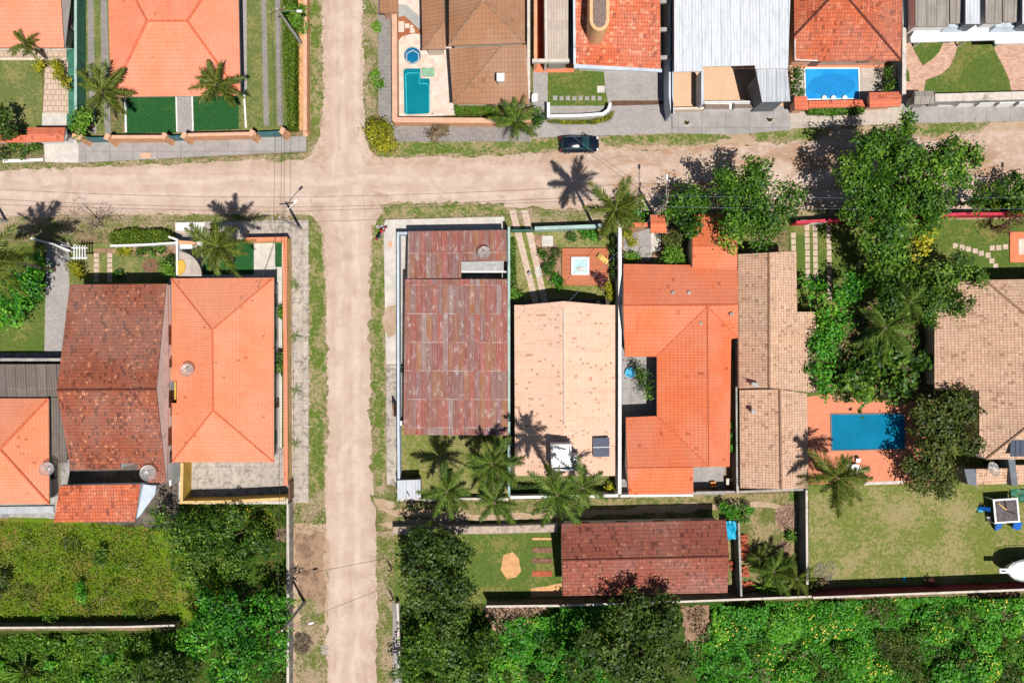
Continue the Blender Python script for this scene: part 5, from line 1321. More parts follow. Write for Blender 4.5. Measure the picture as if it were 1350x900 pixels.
wall('garden_wall', 'peach coped straw yellow wall around the corner house', [(322, 316), (375.5, 315), (376.5, 640)], 2.0, .36, 'straw_wall', 'tile_orange', .1, .1)
wall('garden_wall', 'ochre yellow wall closing the stained courtyard', [(240, 610), (239, 662), (300, 661), (376, 657)], 2.4, .25, 'yellow_wall', 'straw_wall')
wall('gate', 'brown panel gate at the courtyard corner', [(381, 636), (381, 660)], 1.8, .12, 'wood', cat='gate')
EP = thing('entry_porch', 'curved white and yellow entrance porch beside the palm', 'porch', W(246, 345))
arc = [(W(236, 364, 2.6).x + 2.4 * math.cos(a), W(236, 364, 2.6).y + 2.6 * math.sin(a)) for a in [i * math.pi / 2 / 10 for i in range(11)]]
MB().prism([(W(236, 364, 2.6).x, W(236, 364, 2.6).y)] + arc, 2.4, 2.6).build('curved_canopy', M['concrete'], EP)
MB().prism([tuple(W(*p).xy) for p in ((234.5, 343, 2.7), (242, 343, 2.7), (245, 350, 2.7), (243, 358, 2.7), (235, 364, 2.7))], 0, 2.75).build('yellow_wall', M['yellow_wall'], EP)
MB().box(W(247, 320, 1.8), (1.8, .35, .3), -.05).build('gate_lintel', M['orange_wall'], EP)
MB().box(W(246, 325, 1.5), (1.3, .5, .12)).build('mailbox_slab', M['frame_white'], EP)
for x in (240, 254): MB().box(W(x, 321, .8), (.25, .25, 1.6)).build('gate_post', M['orange_wall'], EP)
MB().box(W(251, 299, .12), (3.2, .9, .24)).build('doorstep', M['white_wall'], EP)
wall('garden_wall', 'mildewed wall between the meadow and the lower plot', [(-300, 829), (165, 826), (230, 824)], 1.8, .14, 'dark_wall', 'light_cap')
wall('garden_wall', 'weathered grey wall along the overgrown corner plot', [(379.5, 664), (379.5, 905), (379.5, 1300)], 1.8, .2, 'grey_wall', 'light_cap')
wall('garden_wall', 'dark retaining wall beside the west lawn', [(-200, 474), (84, 474)], 2.2, .25, 'slate_and_shade', 'grey_wall')

wall('garden_wall', 'long blue grey wall along the side street', [(665, 305), (524.5, 307.5), (525, 560), (526, 658)], 1.9, .2, 'blue_white', 'blue_white')
wall('garden_wall', 'thin teal topped wall between the rusty roof and hot tub garden', [(671, 299), (671, 655)], 3.0, .2, 'teal_cap', 'teal_cap')
wall('garden_wall', 'pale teal front wall of the hot tub garden', [(705, 301), (786, 298), (800, 296)], 2.0, .3, 'teal_cap', 'teal_cap')
wall('gate', 'dark green low gate across the pale wheel tracks', [(674, 303.5), (704, 303)], 1.8, .1, 'green_paint', cat='gate')
wall('garden_wall', 'tall white wall between the peach roof and orange roof', [(817.5, 300), (817, 651)], 3.0, .3, 'white_wall', 'white_wall')
wall('garden_wall', 'white wall behind the peach roofed house', [(673, 655.5), (815, 653)], 2.0, .25, 'white_wall', 'white_wall')
wall('garden_wall', 'low pale wall at the palm yard beside the lane', [(530, 658), (670, 657)], 1.0, .15, 'light_cap', 'light_cap')
wall('garden_wall', 'white wall footing at the south end of the orange roof', [(818, 653.5), (914, 652.5)], 1.6, .2, 'white_wall', 'white_wall')
wall('garden_wall', 'brown wall between the orange roof and the tan roof', [(971, 447), (972.5, 650)], 2.4, .2, 'brown_trim', 'grey_wall')
wall('garden_wall', 'thin brown wall behind the orange chair yard', [(917, 649), (972, 648), (1063, 645)], 2.0, .15, 'brown_trim', 'grey_wall')
wall('garden_wall', 'thin orange tiled wall beside the gate porch', [(833, 296), (857, 296)], 1.8, .4, 'orange_wall', 'tile_bright')
wall('garden_wall', 'stone capped wall between the lane and the sand patch lawn', [(518, 699), (634, 698.5), (735, 696)], 1.2, .75, 'grey_wall', 'stone_cap')
wall('garden_wall', 'long pale capped wall behind the maroon roof', [(641, 799), (740, 798), (905, 792.5), (1072, 786)], 2.3, .16, 'dark_wall', 'light_cap')
wall('garden_wall', 'maroon wall with pale top along the dry lawn', [(1072, 787.5), (1350, 777), (1700, 768)], 2.6, .16, 'maroon', 'light_cap')
wall('garden_wall', 'grey wall between the scrap yard and the dry lawn', [(1063.5, 646), (1064.5, 770)], 2.4, .18, 'slate_and_shade', 'light_cap')
wall('garden_wall', 'leaning grey wall beside the blue tarpaulin', [(974, 689), (977.5, 787)], 2.0, .16, 'slate_and_shade', 'grey_wall')
wall('garden_wall', 'crimson wall partly hidden by the street trees', [(1050, 293), (1100, 290), (1270, 282), (1500, 281)], 2.0, .25, 'crimson', 'crimson')
wall('gate', 'white slatted gate at the stepping stone garden', [(1056, 292), (1091, 291)], 1.9, .3, 'frame_white', cat='gate')
wall('garden_wall', 'narrow pale edging wall at the corner of the dense tree', [(524, 795), (527, 905)], 1.2, .2, 'light_cap', 'light_cap')

# ================================================================ POOLS AND TERRACES
def ring(outer, inner, z0, z1, mb):
    n = len(outer)
    for i in range(n):
        j = (i + 1) % n; mb.prism([outer[i], outer[j], inner[j], inner[i]], z0, z1)
    return mb
def pool(label, pts, water, rim, inner=.22, name='swimming_pool', h=.22, base=None, wz=.12):
    P = [tuple(W(*p).xy) for p in pts]
    if sum(P[i][0] * P[(i + 1) % len(P)][1] - P[(i + 1) % len(P)][0] * P[i][1] for i in range(len(P))) < 0: P = P[::-1]
    c = Vector((sum(p[0] for p in P) / len(P), sum(p[1] for p in P) / len(P), 0)); t = thing(name, label, 'swimming pool', c)
    I = [tuple(q) for q in offset_line([Vector(p) for p in P], inner, True)]
    ring(P, I, 0, h, MB()).build('coping', M[rim], t)
    MB().flat(I, wz).build('water', M[water], t)
    return t
def arcpts(cx, cy, r, a0, a1, n=5): return [(cx + r * math.cos(math.radians(a0 + (a1 - a0) * i / n)), cy + r * math.sin(math.radians(a0 + (a1 - a0) * i / n))) for i in range(n + 1)]
P1 = pool('teal swimming pool with a stepped corner on the pale patio', arcpts(536, 95, 5, 180, 270) + [(556, 90), (556, 103)] + arcpts(564, 107, 4, 270, 360) + arcpts(563, 147, 5, 0, 90) + arcpts(537, 148, 5, 90, 180), 'pool_teal', 'patio', .10)
li = MB(); LP = [W(*p) for p in ((536.5, 151), (535, 100), (538, 97), (553, 97), (553, 111), (563, 111), (566, 114), (566, 148))]
li.tube([p + Vector((0, 0, .13)) for p in LP], .055, 5); li.build('ledge_line', M['pool_line'], P1)
MB().box(W(564.5, 95.5, .13), (1.35, .95, .2)).build('pool_steps', M['pool_step'], P1)
P2 = pool('round blue jacuzzi with a pale hexagonal seat line', arcpts(544, 74, 11.5, 0, 345, 23), 'pool_teal2', 'curved_walk', .10)
MB().tube([W(544 + 9 * math.cos(math.pi / 3 * k + math.pi / 6), 75.5 + 9 * math.sin(math.pi / 3 * k + math.pi / 6), .14) for k in range(7)], .06, 5).build('seat_line', M['dish'], P2)
P3 = pool('bright blue rectangular pool in front of the red roof', [(1059, 90), (1132, 90), (1133, 132), (1060, 133)], 'pool_cyan', 'frame_white', .14)
MB().flat([(W(1097, 113).x + 2.5 * math.cos(k / 12 * math.pi), W(1097, 113).y + 1.25 * math.sin(k / 12 * math.pi)) for k in range(24)], .135).build('deep_oval', M['pool_floor'], P3)
for k, x in enumerate((1086, 1098, 1113)):
    MB().tube([W(x, 130, .16), W(x, 130, .16) + Vector((0, 0, .2))], .28, 10).build('step_pad', M['frame_white'], P3)
P4 = pool('deep blue rectangular pool on the salmon terrace', [(1094, 545), (1192, 544), (1193, 592), (1095, 594)], 'pool_deep', 'slate_and_shade', .12, h=.2)
MB().tube([W(1188, 547, .3), W(1188, 547, .3) + Vector((0, 0, .1))], .1, 8).build('skimmer', M['frame_white'], P4)
# hot tub on its deck
DK = thing('timber_deck', 'reddish timber deck around the hot tub', 'deck', W(772, 352)); A_, B_ = W(741, 327, .35), W(802, 376, .35)
MB().box(((A_.x + B_.x) / 2, (A_.y + B_.y) / 2, .18), (B_.x - A_.x, A_.y - B_.y, .34)).build('deck_boards', M['deck'], DK)
c = W(765, 350.5, .6); HT = thing('hot_tub', 'square white hot tub with pale aqua water', 'hot tub', (c.x, c.y, .35))
w_ = .98; o4 = [(c.x - w_, c.y - w_), (c.x + w_, c.y - w_), (c.x + w_, c.y + w_), (c.x - w_, c.y + w_)]; i4 = [(c.x + (p[0] - c.x) * .76, c.y + (p[1] - c.y) * .76) for p in o4]
ring(o4, i4, .36, .62, MB()).build('shell', M['frame_white'], HT); MB().flat(i4, .5).build('water', M['tub_water'], HT)
MB().box((c.x + .1, c.y - .35, .5), (.8, .5, .14)).build('seat', M['dish'], HT)
c = W(795, 342, .35); LG = thing('sun_lounger', 'small yellow wicker lounger on the reddish deck', 'sun lounger', c)
MB().box(c + Vector((0, 0, .28)), (1.25, .55, .1), -.65).build('seat', M['lemon'], LG)
MB().box(c + Vector((-.42, .32, .42)), (.4, .55, .08), -.65, tilt=-.5).build('backrest', M['lemon'], LG)
for sx, sy in ((-.5, -.2), (.5, -.2), (-.5, .2), (.5, .2)):
    q = c + Matrix.Rotation(-.65, 3, 'Z') @ Vector((sx, sy, .13)); MB().box(q, (.06, .06, .26)).build('leg', M['wood'], LG)
c = W(782, 363, .35); PT = thing('potted_plant', 'dark leaved plant in a round pot at the deck corner', 'potted plant', c)
MB().tube([c, c + Vector((0, 0, .4))], [.16, .24], 12).build('pot', M['terracotta'], PT)
g = np.random.default_rng(4); cc = np.array(c) + np.array([0, 0, .6]) + g.normal(size=(60, 3)) * .16
leaf_object('foliage', cc, g.normal(size=(60, 3)) + [0, 0, .5], np.full(60, .2), g.uniform(0, 1, 60), LV['red'], PT, c)
for px, py, l in ((789, 399, 'white square lantern at the peach roof edge'), (698, 360, 'round dark ornament on the pale wheel track')):
    c = W(px, py, .2); t = thing('garden_ornament', l, 'ornament', c * 1.0)
    t['_base'] = (c.x, c.y, 0); t.location = (c.x, c.y, 0)
    MB().box((c.x, c.y, .3), (.45, .45, .6), .8, top=(.6, .6)).build('body', M['frame_white' if px > 780 else 'metal'], t); MB().ball((c.x, c.y, .66), .12, 8, 6).build('finial', M['metal'], t)

# ================================================================ VEHICLES AND SMALL THINGS
make_car('dark blue hatchback with teal tinted windscreen parked on the grass verge', 763, 192, 0.02)
make_motorbike('red motorcycle leaning at the pavement corner by the grey wall', 503.5, 308, math.radians(52))
DI = 'satellite dishes on the roofs'
dish('wire mesh dish on the long orange corner roof', (250, 488, 4.4), .66, .35, 1.2)
dish('wire mesh dish at the south corner of the dark red roof', (200, 622, 4.6), .8, .2, .6)
dish('wire mesh dish at the edge of the west orange roof', (66, 617, 3.3), .68, .55, .4)
dish('wire mesh dish on the rusty corrugated roof', (639, 335, 3.9), .7, .35, 1.9)
dish('wire mesh dish above the slate parapet at the east roof', (1303, 617, 3.3), .75, .5, .8)
dish('small solid white dish on the wall beside the orange roof', (820, 400, 3.0), .32, .7, .3, solid=True)
dish('small white dish on the tan roof ridge gap', (996, 507, 4.4), .26, .7, -.3, solid=True)
# play frame
PF = thing('play_tower', 'square white framed play canopy with grey mesh and blue slides', 'play tower', W(1317, 665)); hh = 1.5
q = [W(*p, hh).xy for p in ((1309, 658), (1342, 656), (1345, 688), (1312, 690))]; qi = [p + (sum(q, Vector((0, 0))) / 4 - p) * .14 for p in q]
ring([tuple(p) for p in q], [tuple(p) for p in qi], hh - .1, hh, MB()).build('canopy_frame', M['frame_white'], PF)
MB().flat([tuple(p) for p in qi], hh - .08).build('mesh_cover', M['mesh_grey'], PF)
cc = sum(q, Vector((0, 0))) / 4
MB().tube([(cc.x - .9, cc.y + .8, hh - .02), (cc.x, cc.y + .1, hh + .03)], .07, 6).build('timber_pole', M['lemon'], PF)
MB().tube([(cc.x - .2, cc.y + 1.2, hh - .02), (cc.x, cc.y, hh + .04), (cc.x + 1.1, cc.y - .4, hh - .02)], .04, 6).build('rope', M['rubber'], PF)
for p in q: MB().tube([(p.x, p.y, 0), (p.x, p.y, hh - .1)], .06, 6).build('post', M['frame_white'], PF)
for a, b, w in (((1316, 688, 1.1), (1315, 697, .15), .85), ((1335, 690, 1.0), (1345, 693, .3), 1.0), ((1304, 671, .9), (1290, 669, .1), .45)):
    A, B = W(*a), W(*b); d = (B - A).normalized(); s = Vector((-d.y, d.x, 0)).normalized() * w * .5
    m = MB(); m.loft([[A - s + Vector((0, 0, .25)), A - s, A + s, A + s + Vector((0, 0, .25))], [A.lerp(B, .6) - s + Vector((0, 0, .2)), A.lerp(B, .6) - s, A.lerp(B, .6) + s, A.lerp(B, .6) + s + Vector((0, 0, .2))], [B - s * .8 + Vector((0, 0, .2)), B - s * .8, B + s * .8, B + s * .8 + Vector((0, 0, .2))]])
    m.build('slide', M['blue_plastic'], PF)
for px, py, l, m in ((1291, 672, 'turquoise toy lying left of the white play canopy', 'cyan_plastic'), (1303, 683, 'white toy cart below the turquoise toy', 'frame_white'), (1294, 665, 'dark folded toy above the turquoise toy', 'wood')):
    c = W(px, py); t = thing('toy', l, 'toy', c)
    MB().box(c + Vector((0, 0, .15)), (.75, .35, .22), -.5 if px != 1303 else -1.0, top=(.6, .7)).build('body', M[m], t, bevel=.04)
    for s in (-.25, .25): w2 = MB(); cyl(w2, c + Vector((s, -.1, .08)), (.5, .85, 0), .08, .4, 10); w2.build('wheel', M['rubber'], t)
GT = thing('ground_sheet', 'crumpled green patterned sheet beside the play canopy', 'sheet', W(1345, 655)); 
mb = MB(); rr = random.Random(3); N = 9
gv = [[W(1330 + i * 3.5, 645 + j * 2.6, 0) + Vector((rr.uniform(-.1, .1), rr.uniform(-.1, .1), .05 + rr.uniform(0, .3))) for i in range(N)] for j in range(7)]
mb.add([p for r_ in gv for p in r_], [(j * N + i, (j + 1) * N + i, (j + 1) * N + i + 1, j * N + i + 1) for j in range(6) for i in range(N - 1)]); mb.build('cloth', M['green_paint'], GT)
# boat
BT = thing('motor_boat', 'white motor boat with a small bow platform on the dry lawn', 'boat', W(1350, 745)); 
def bp(x, y, z): return W(1350, 752, 2.2) * 1.0 + Vector((x, y, z - 2.2))
st = [(-1.75, .05, 2.1), (-1.5, .55, 2.15), (-1.0, .92, 2.15), (-.2, 1.15, 2.1), (1.2, 1.25, 2.05), (3.2, 1.2, 2.0), (4.2, 1.1, 2.0)]
MB().loft([[bp(x, -w, z), bp(x, -w * .75, z - .55), bp(x, 0, z - 1.0 * min(1, .35 + (x + 1.75) * .4)), bp(x, w * .75, z - .55), bp(x, w, z)] for x, w, z in st]).build('hull', M['frame_white'], BT, smooth=True)
MB().loft([[bp(x + .12, -w * .85, z + .02), bp(x + .12, 0, z + .1), bp(x + .12, w * .85, z + .02)] for x, w, z in st], cap=False).build('deck', M['frame_white'], BT)
MB().tube([bp(x, -w, z + .06) for x, w, z in st[::-1]] + [bp(x, w, z + .06) for x, w, z in st], .06, 6).build('rub_rail', M['metal'], BT)
rl = MB().tube([bp(x + .05, w + .12, z + .45) for x, w, z in st[1:6]], .03, 6)
for x, w, z in st[1:6]: rl.tube([bp(x, w * .95, z), bp(x + .05, w + .12, z + .45)], .02, 5)
rl.build('hand_rail', M['metal'], BT)
bo = MB().box(bp(-2.1, 0, 2.2), (1.1, .5, .12)).build('bow_platform', M['frame_white'], BT); MB().box(bp(-2.25, 0, 2.28), (.5, .12, .05)).build('anchor_roller', M['rubber'], bo)
for x in (-.4, 2.4):
    for s in (-.7, .7): MB().tube([bp(x, s * .7, 1.3), bp(x, s, 0)], .07, 6).build('cradle_post', M['metal'], BT)
PN = thing('pool_net', 'long pool net with a blue head lying on the dry lawn', 'pool net', W(1192, 762)); a, b = W(1193, 761), W(1216, 731)
MB().tube([a + Vector((0, 0, .06)), b + Vector((0, 0, .06))], .035, 5).build('handle', M['metal'], PN); MB().box(a + Vector((-.1, -.12, .08)), (.55, .42, .08), .9, top=(.7, 1)).build('net_head', M['cyan_plastic'], PN)
c = W(1128, 619, .7); TB = thing('parasol_table', 'round white table with two chairs behind the palm', 'garden table', (c.x, c.y, 0))
MB().tube([c, c + Vector((0, 0, .05))], .62, 20).build('table_top', M['frame_white'], TB); MB().tube([(c.x, c.y, 0), c], .05, 6).build('leg', M['frame_white'], TB)
for dx, dy, l in ((-.9, .6, 'upper'), (.4, 1.0, 'nearer the pool')):
    e = Vector((c.x + dx, c.y + dy, 0)); t = thing('garden_chair', 'white plastic chair at the round table, ' + l, 'chair', e, 'white chairs on the salmon terrace')
    MB().box(e + Vector((0, 0, .43)), (.45, .45, .05)).build('seat', M['frame_white'], t); MB().box(e + Vector((0, .22, .65)), (.45, .05, .45)).build('backrest', M['frame_white'], t)
    for sx in (-.19, .19):
        for sy in (-.19, .19): MB().box(e + Vector((sx, sy, .2)), (.04, .04, .4)).build('leg', M['frame_white'], t)
c = W(831, 491, .4); t = thing('paddling_pool', 'small round turquoise tub in the grey courtyard', 'tub', (c.x, c.y, 0))
MB().tube([(c.x, c.y, .02), (c.x, c.y, .38)], [.5, .58], 20).build('tub_wall', M['cyan_plastic'], t)
c = W(939, 637); t = thing('garden_chair', 'orange fabric chair in the shaded back yard', 'chair', c)
MB().box(c + Vector((0, 0, .42)), (.6, .5, .06), .1).build('seat', M['orange_cloth'], t); MB().box(c + Vector((0, -.22, .68)), (.6, .06, .5), .1).build('backrest', M['orange_cloth'], t)
for s in (-.25, .25):
    for u in (-.2, .2): MB().box(c + Vector((s, u, .2)), (.04, .04, .4)).build('leg', M['metal'], t)
c = W(961, 635); t = thing('side_table', 'angled cream table in the shaded back yard', 'table', c)
MB().box(c + Vector((0, .35, .74)), (1.0, .3, .05)).box(c + Vector((-.35, -.05, .74)), (.3, .5, .05)).build('table_top', M['cream_wall'], t)
for s, u in ((-.45, .45), (.45, .45), (-.45, -.2)): MB().box(c + Vector((s, u, .36)), (.05, .05, .72)).build('leg', M['wood'], t)
# blue tarp and terracotta heap
TP_ = thing('tarpaulin', 'crumpled turquoise tarpaulin beside the maroon roof', 'tarpaulin', W(961, 700)); mb = MB(); rr = random.Random(8)
gv = [[W(957 + i * 2.3, 687 + j * 4.8, 1.7) + Vector((rr.uniform(-.05, .05), 0, rr.uniform(-.25, .1))) for i in range(7)] for j in range(6)]
mb.add([p for r_ in gv for p in r_], [(j * 7 + i, (j + 1) * 7 + i, (j + 1) * 7 + i + 1, j * 7 + i + 1) for j in range(5) for i in range(6)]); mb.build('sheet', M['cyan_plastic'], TP_)
for i in (0, 6):
    for j in (0, 5): p = gv[j][i]; MB().tube([(p.x, p.y, 0), (p.x, p.y, p.z)], .04, 5).build('post', M['wood'], TP_)
rr = random.Random(5)
for n_, (x0, y0, x1, y1, l) in enumerate(((976, 704, 985, 737, 'long heap of terracotta tiles outside the leaning wall'), (977, 746, 986, 758, 'small heap of terracotta tiles south of the long heap'), (961, 738, 968, 750, 'terracotta tiles piled inside the leaning wall'), (977, 767, 992, 775, 'low terracotta heap by the long capped wall'))):
    c = W((x0 + x1) / 2, (y0 + y1) / 2); t = thing('tile_heap', l, 'tile heap', c, 'terracotta tile heaps')
    mb = MB()
    for k in range(int((x1 - x0) * (y1 - y0) / 4)):
        p = W(rr.uniform(x0, x1), rr.uniform(y0, y1)); mb.box(p + Vector((0, 0, rr.uniform(.05, .4))), (.45, .22, .07), rr.uniform(0, .5) + (1.5 if rr.random() < .2 else 0), tilt=rr.uniform(-.4, .4))
    mb.build('roof_tiles', M['terracotta'], t)['kind'] = 'stuff'
c = W(977, 725, 0)
def debris(label, px, py, r, mat, n, seed, hh=.35, name='brush_pile', cat='brush pile'):
    rr = random.Random(seed); c = W(px, py); t = thing(name, label, cat, c); mb = MB()
    for k in range(n):
        a = rr.uniform(0, 6.28); q = r / S * math.sqrt(rr.random()); p = c + Vector((q * math.cos(a), q * math.sin(a), rr.uniform(.03, hh) * (1 - q / (r / S) * .6))); d = Vector((rr.uniform(-1, 1), rr.uniform(-1, 1), rr.uniform(-.15, .15))) * .5
        mb.tube([p - d, p + d * rr.uniform(.3, 1)], [.03, .012], 4)
    mb.build('twigs', M[mat], t)['kind'] = 'stuff'; return t
debris('heap of dry brushwood by the grey wall', 1038, 680, 16, 'debris', 260, 1)
debris('pale cut branches below the brushwood heap', 1034, 722, 9, 'debris', 110, 2)
debris('grey brown felled palm leaves at the lawn corner', 1086, 752, 15, 'pale_bark', 150, 3)
debris('dry twigs beside the street lamp in the south', 398, 846, 13, 'bark', 190, 4, .8)
debris('pale rubble heap at the road edge', 428, 856, 6, 'light_cap', 60, 5, .2, 'rubble_heap', 'rubble')
debris('pale dry palm leaves by the roadside wall', 373, 702, 10, 'debris', 120, 6, .5)
# pavement planters
for px, py, l in ((905, 163, 'west'), (1014, 159, 'east')):
    c = W(px, py); t = thing('planted_ring', l + ' palm seedling in a pale ring on the pavement', 'planted ring', c, 'seedlings in pavement rings')
    mb = MB(); ring([(c.x + .34 * math.cos(k / 8 * math.pi), c.y + .34 * math.sin(k / 8 * math.pi)) for k in range(16)], [(c.x + .24 * math.cos(k / 8 * math.pi), c.y + .24 * math.sin(k / 8 * math.pi)) for k in range(16)], .1, .2, mb); mb.build('ring_edging', M['light_cap'], t)
    g = np.random.default_rng(px); cc = np.array(c) + [0, 0, .3] + g.normal(size=(40, 3)) * .1
    leaf_object('foliage', cc, g.normal(size=(40, 3)) + [0, 0, .4], np.full(40, .24), g.uniform(0, .8, 40), LV['olive'], t, c)
slab('drain_cover', rect(1285, 155, 1297, 160), .16, 'concrete_grey'); slab('drain_cover', rect(496, 257 + 40, 511, 301), .13, 'concrete_grey'); slab('drain_cover', rect(186, 202, 200, 209), .14, 'salmon_wall'); slab('drain_cover', rect(512, 318, 517, 326), .15, 'salmon_wall')
# rocks in the rock garden and road edges
rr = random.Random(9)
for k in range(16):
    px, py = rr.uniform(824, 856), rr.uniform(312, 344); c = W(px, py); o = MB().ball(c + Vector((0, 0, .12)), (rr.uniform(.15, .4), rr.uniform(.12, .3), rr.uniform(.12, .22)), 9, 6, 0, .2, rr).build('garden_rock', M['rock'], base=c)
    tag(o, 'grey brown rock set in the rock garden by the gate porch', 'rock', 'rocks in the rock garden', 'thing')
sb = MB()
for k in range(900):
    s = rr.random()
    if s < .3: px, py = rr.choice((rr.gauss(426, 2.5), rr.gauss(491, 2.5))), rr.uniform(300, 900)
    elif s < .45: px, py = rr.choice((rr.gauss(425, 2), rr.gauss(480, 2))), rr.uniform(0, 190)
    elif s < .9: px = rr.uniform(0, 1350); py = rr.gauss(212, 3) - (20 if px > 500 else 0) - max(0, (px - 900) * .04) if rr.random() < .5 else rr.gauss(282, 3)
    else: px, py = rr.uniform(384, 430), rr.uniform(690, 880)
    r_ = rr.uniform(.03, .09); sb.ball(W(px, py) + Vector((0, 0, .03)), (r_ * 1.3, r_, r_ * .7), 5, 3)
tag(sb.build('gravel', M['light_cap']), 'small pale stones along the dirt road edges', kind='stuff')

for k in range(10):
    c = W(408.2, 320 + 30.2 * k); o = MB().box(c + Vector((0, 0, .16)), (.14, .2, .3), .2, top=(.6, .6)).build('marker_stone', M['frame_white'], base=c)
    tag(o, 'small white marker stone on the grass edge of the corner pavement', 'marker stone', 'white marker stones along the pavement', 'thing')
c = W(531, 487); t = thing('water_tank', 'dark round water tank in the corridor beside the rusty roof', 'water tank', c)
MB().tube([c, c + Vector((0, 0, .9))], [.42, .38], 14).build('tank', M['green_paint'], t); MB().tube([c + Vector((0, 0, .9)), c + Vector((0, 0, .98))], [.3, .1], 14).build('lid', M['dark'], t)
c = W(533, 556); t = thing('air_conditioner', 'white air conditioner box at the south end of the corridor', 'air conditioner', c)
MB().box(c + Vector((0, 0, 1.0)), (.75, .5, .5)).build('casing', M['frame_white'], t, bevel=.03); MB().tube([c + Vector((0, 0, 1.26)), c + Vector((0, 0, 1.29))], .2, 14).build('fan_cover', M['metal'], t); MB().box(c + Vector((0, 0, .37)), (.5, .3, .74)).build('bracket', M['metal'], t)
for px, py, l in ((517, 751, 'upper'), (519, 790, 'lower')):
    c = W(px, py); t = thing('fence_post', l + ' leaning timber post by the dense corner tree', 'fence post', c, 'leaning timber posts')
    MB().tube([c, c + Vector((-.2, .5, 1.9))], [.08, .06], 7).build('post', M['wood'], t); MB().tube([c + Vector((-.2, .5, 1.85)), c + Vector((.5, -.3, .8))], .035, 5).build('brace', M['wood'], t)
c = W(523.5, 538); t = thing('doorway_gate', 'rusty brown gate leaf in the long blue grey wall', 'gate', c)
MB().box(c + Vector((-.1, 0, 1.0)), (.12, 1.5, 2.0), .05).build('gate_leaf', M['wood'], t); MB().box(c + Vector((-.18, .5, 1.0)), (.06, .08, .2), .05).build('handle', M['metal'], t)

# ================================================================ POLES AND CABLES
utility_pole('light concrete lamp pole beside the long hedge', (397, 57), 9.0, (1.9, -.1), crossdir=(1, .3))
utility_pole('concrete lamp pole on the corner pavement north of the orange house', (397, 302), 8.2, (1.4, 1.5), crossdir=(1, .1))
utility_pole('lamp pole rising beside the orange gate porch', (861, 283), 8.0, (0, 2.3), crossdir=(.2, 1))
utility_pole('lamp pole in the overgrown verge at the bottom', (402, 793), 8.7, (2.6, .6), crossdir=(.9, .5))
utility_pole('lamp pole at the west end of the dirt road', (9, 292), 8.4, (.2, 2.8), crossdir=(.2, 1))
utility_pole('lamp pole behind the crimson wall street trees', (1340, 285), 8.2, (0, 2.6), crossdir=(.2, 1))
def ptop(px, py, h): return W(px, py) + Vector((0, 0, h))
PO = dict(a=ptop(397, 57, 9.0), b=ptop(397, 302, 8.2), c=ptop(861, 283, 8.0), d=ptop(402, 793, 8.7), e=ptop(9, 292, 8.4), f=ptop(1340, 285, 8.2))
def line(p, q, names, offs, perp, mat='cable', sag=.7, r=.018):
    for n_, o in zip(names, offs):
        v = Vector((perp[0], perp[1], 0)) * o; cable(n_, PO[p] + v - Vector((0, 0, .1)), PO[q] + v - Vector((0, 0, .1)), sag, r, mat)
line('e', 'b', ['northern cable west of the corner pole', 'southern cable west of the corner pole'], (.6, -.5), (0, 1))
line('b', 'c', ['northern cable from the corner pole over the road', 'southern cable from the corner pole over the road'], (.6, -.5), (0, 1))
line('c', 'f', ['northern cable crossing the big street tree', 'southern cable crossing the big street tree'], (.6, -.5), (0, 1), 'cable_blue', r=.014)
line('a', 'b', ['west cable crossing to the lamp pole by the hedge', 'east cable crossing to the lamp pole by the hedge'], (-.6, .4), (1, 0))
line('b', 'd', ['west cable running south past the corner house', 'east cable running south past the corner house'], (-.5, .4), (1, 0), sag=1.2)
cable('diagonal service cable from the gate pole across the car', PO['c'] - Vector((0, 0, .3)), W(722, 155, 2.2), .6, .02, 'cable_blue')
cable('service cable from the gate pole to the peach house', PO['c'] - Vector((0, 0, .4)), W(745, 402, 4.6), .4, .018, 'cable_blue')
cable('service cable from the corner pole to the orange roof', PO['b'] - Vector((0, 0, .4)), W(340, 380, 3.8), .3)
cable('thin cable crossing the road at the south', PO['d'] - Vector((0, 0, .5)), W(560, 755, 4), .5)

# ================================================================ PLANTS
ST = 'street and garden trees'
tree('largest broad tree spreading over the dirt road', [(1165, 198, 40), (1128, 232, 30), (1205, 228, 46), (1240, 215, 34), (1262, 232, 16), (1150, 265, 40), (1208, 272, 44), (1172, 312, 36), (1232, 268, 30), (1142, 192, 22), (1188, 168, 16), (1270, 203, 7), (1277, 214, 6)], 9.5, 'bright', ST, trunk=.4, leaf=.35, dens=1.9, base=(1180, 285))
tree('yellowing small crown inside the largest tree', [(1208, 320, 22), (1222, 300, 14)], 6.5, 'yellow', ST, base=(1205, 320), dens=.5)
tree('round bright green tree above the orange and tan roofs', [(985, 262, 44), (950, 236, 18), (1008, 298, 32), (1034, 262, 28), (966, 300, 26), (995, 225, 20)], 8.0, 'bright', ST, trunk=.32, leaf=.34, dens=1.8, base=(985, 288))
tree('smaller bright tree leaning over the gate porch roof', [(906, 268, 26), (928, 262, 18), (912, 296, 16), (885, 275, 12)], 5.0, 'bright', ST, leaf=.34, dens=1.9, base=(905, 285))
tree('round green tree behind the leaning palm', [(835, 272, 19), (822, 285, 10)], 4.5, 'vivid', ST)
tree('dark green tree group south of the largest tree', [(1195, 372, 36), (1160, 352, 26), (1222, 395, 30), (1245, 365, 30), (1270, 348, 22), (1180, 405, 24), (1290, 365, 15), (1262, 400, 20)], 6.5, 'mid', ST, leaf=.34, dens=1.9, base=(1210, 370))
tree('green shrubby tree beside the tan two-ridge roof', [(1072, 378, 17), (1098, 425, 27), (1112, 390, 22), (1090, 455, 26), (1082, 490, 18), (1125, 372, 14), (1086, 512, 12)], 5.0, 'vivid', ST)
tree('low green tree by the crimson wall', [(1330, 248, 22), (1352, 243, 26), (1345, 275, 18)], 4.0, 'mid', ST)
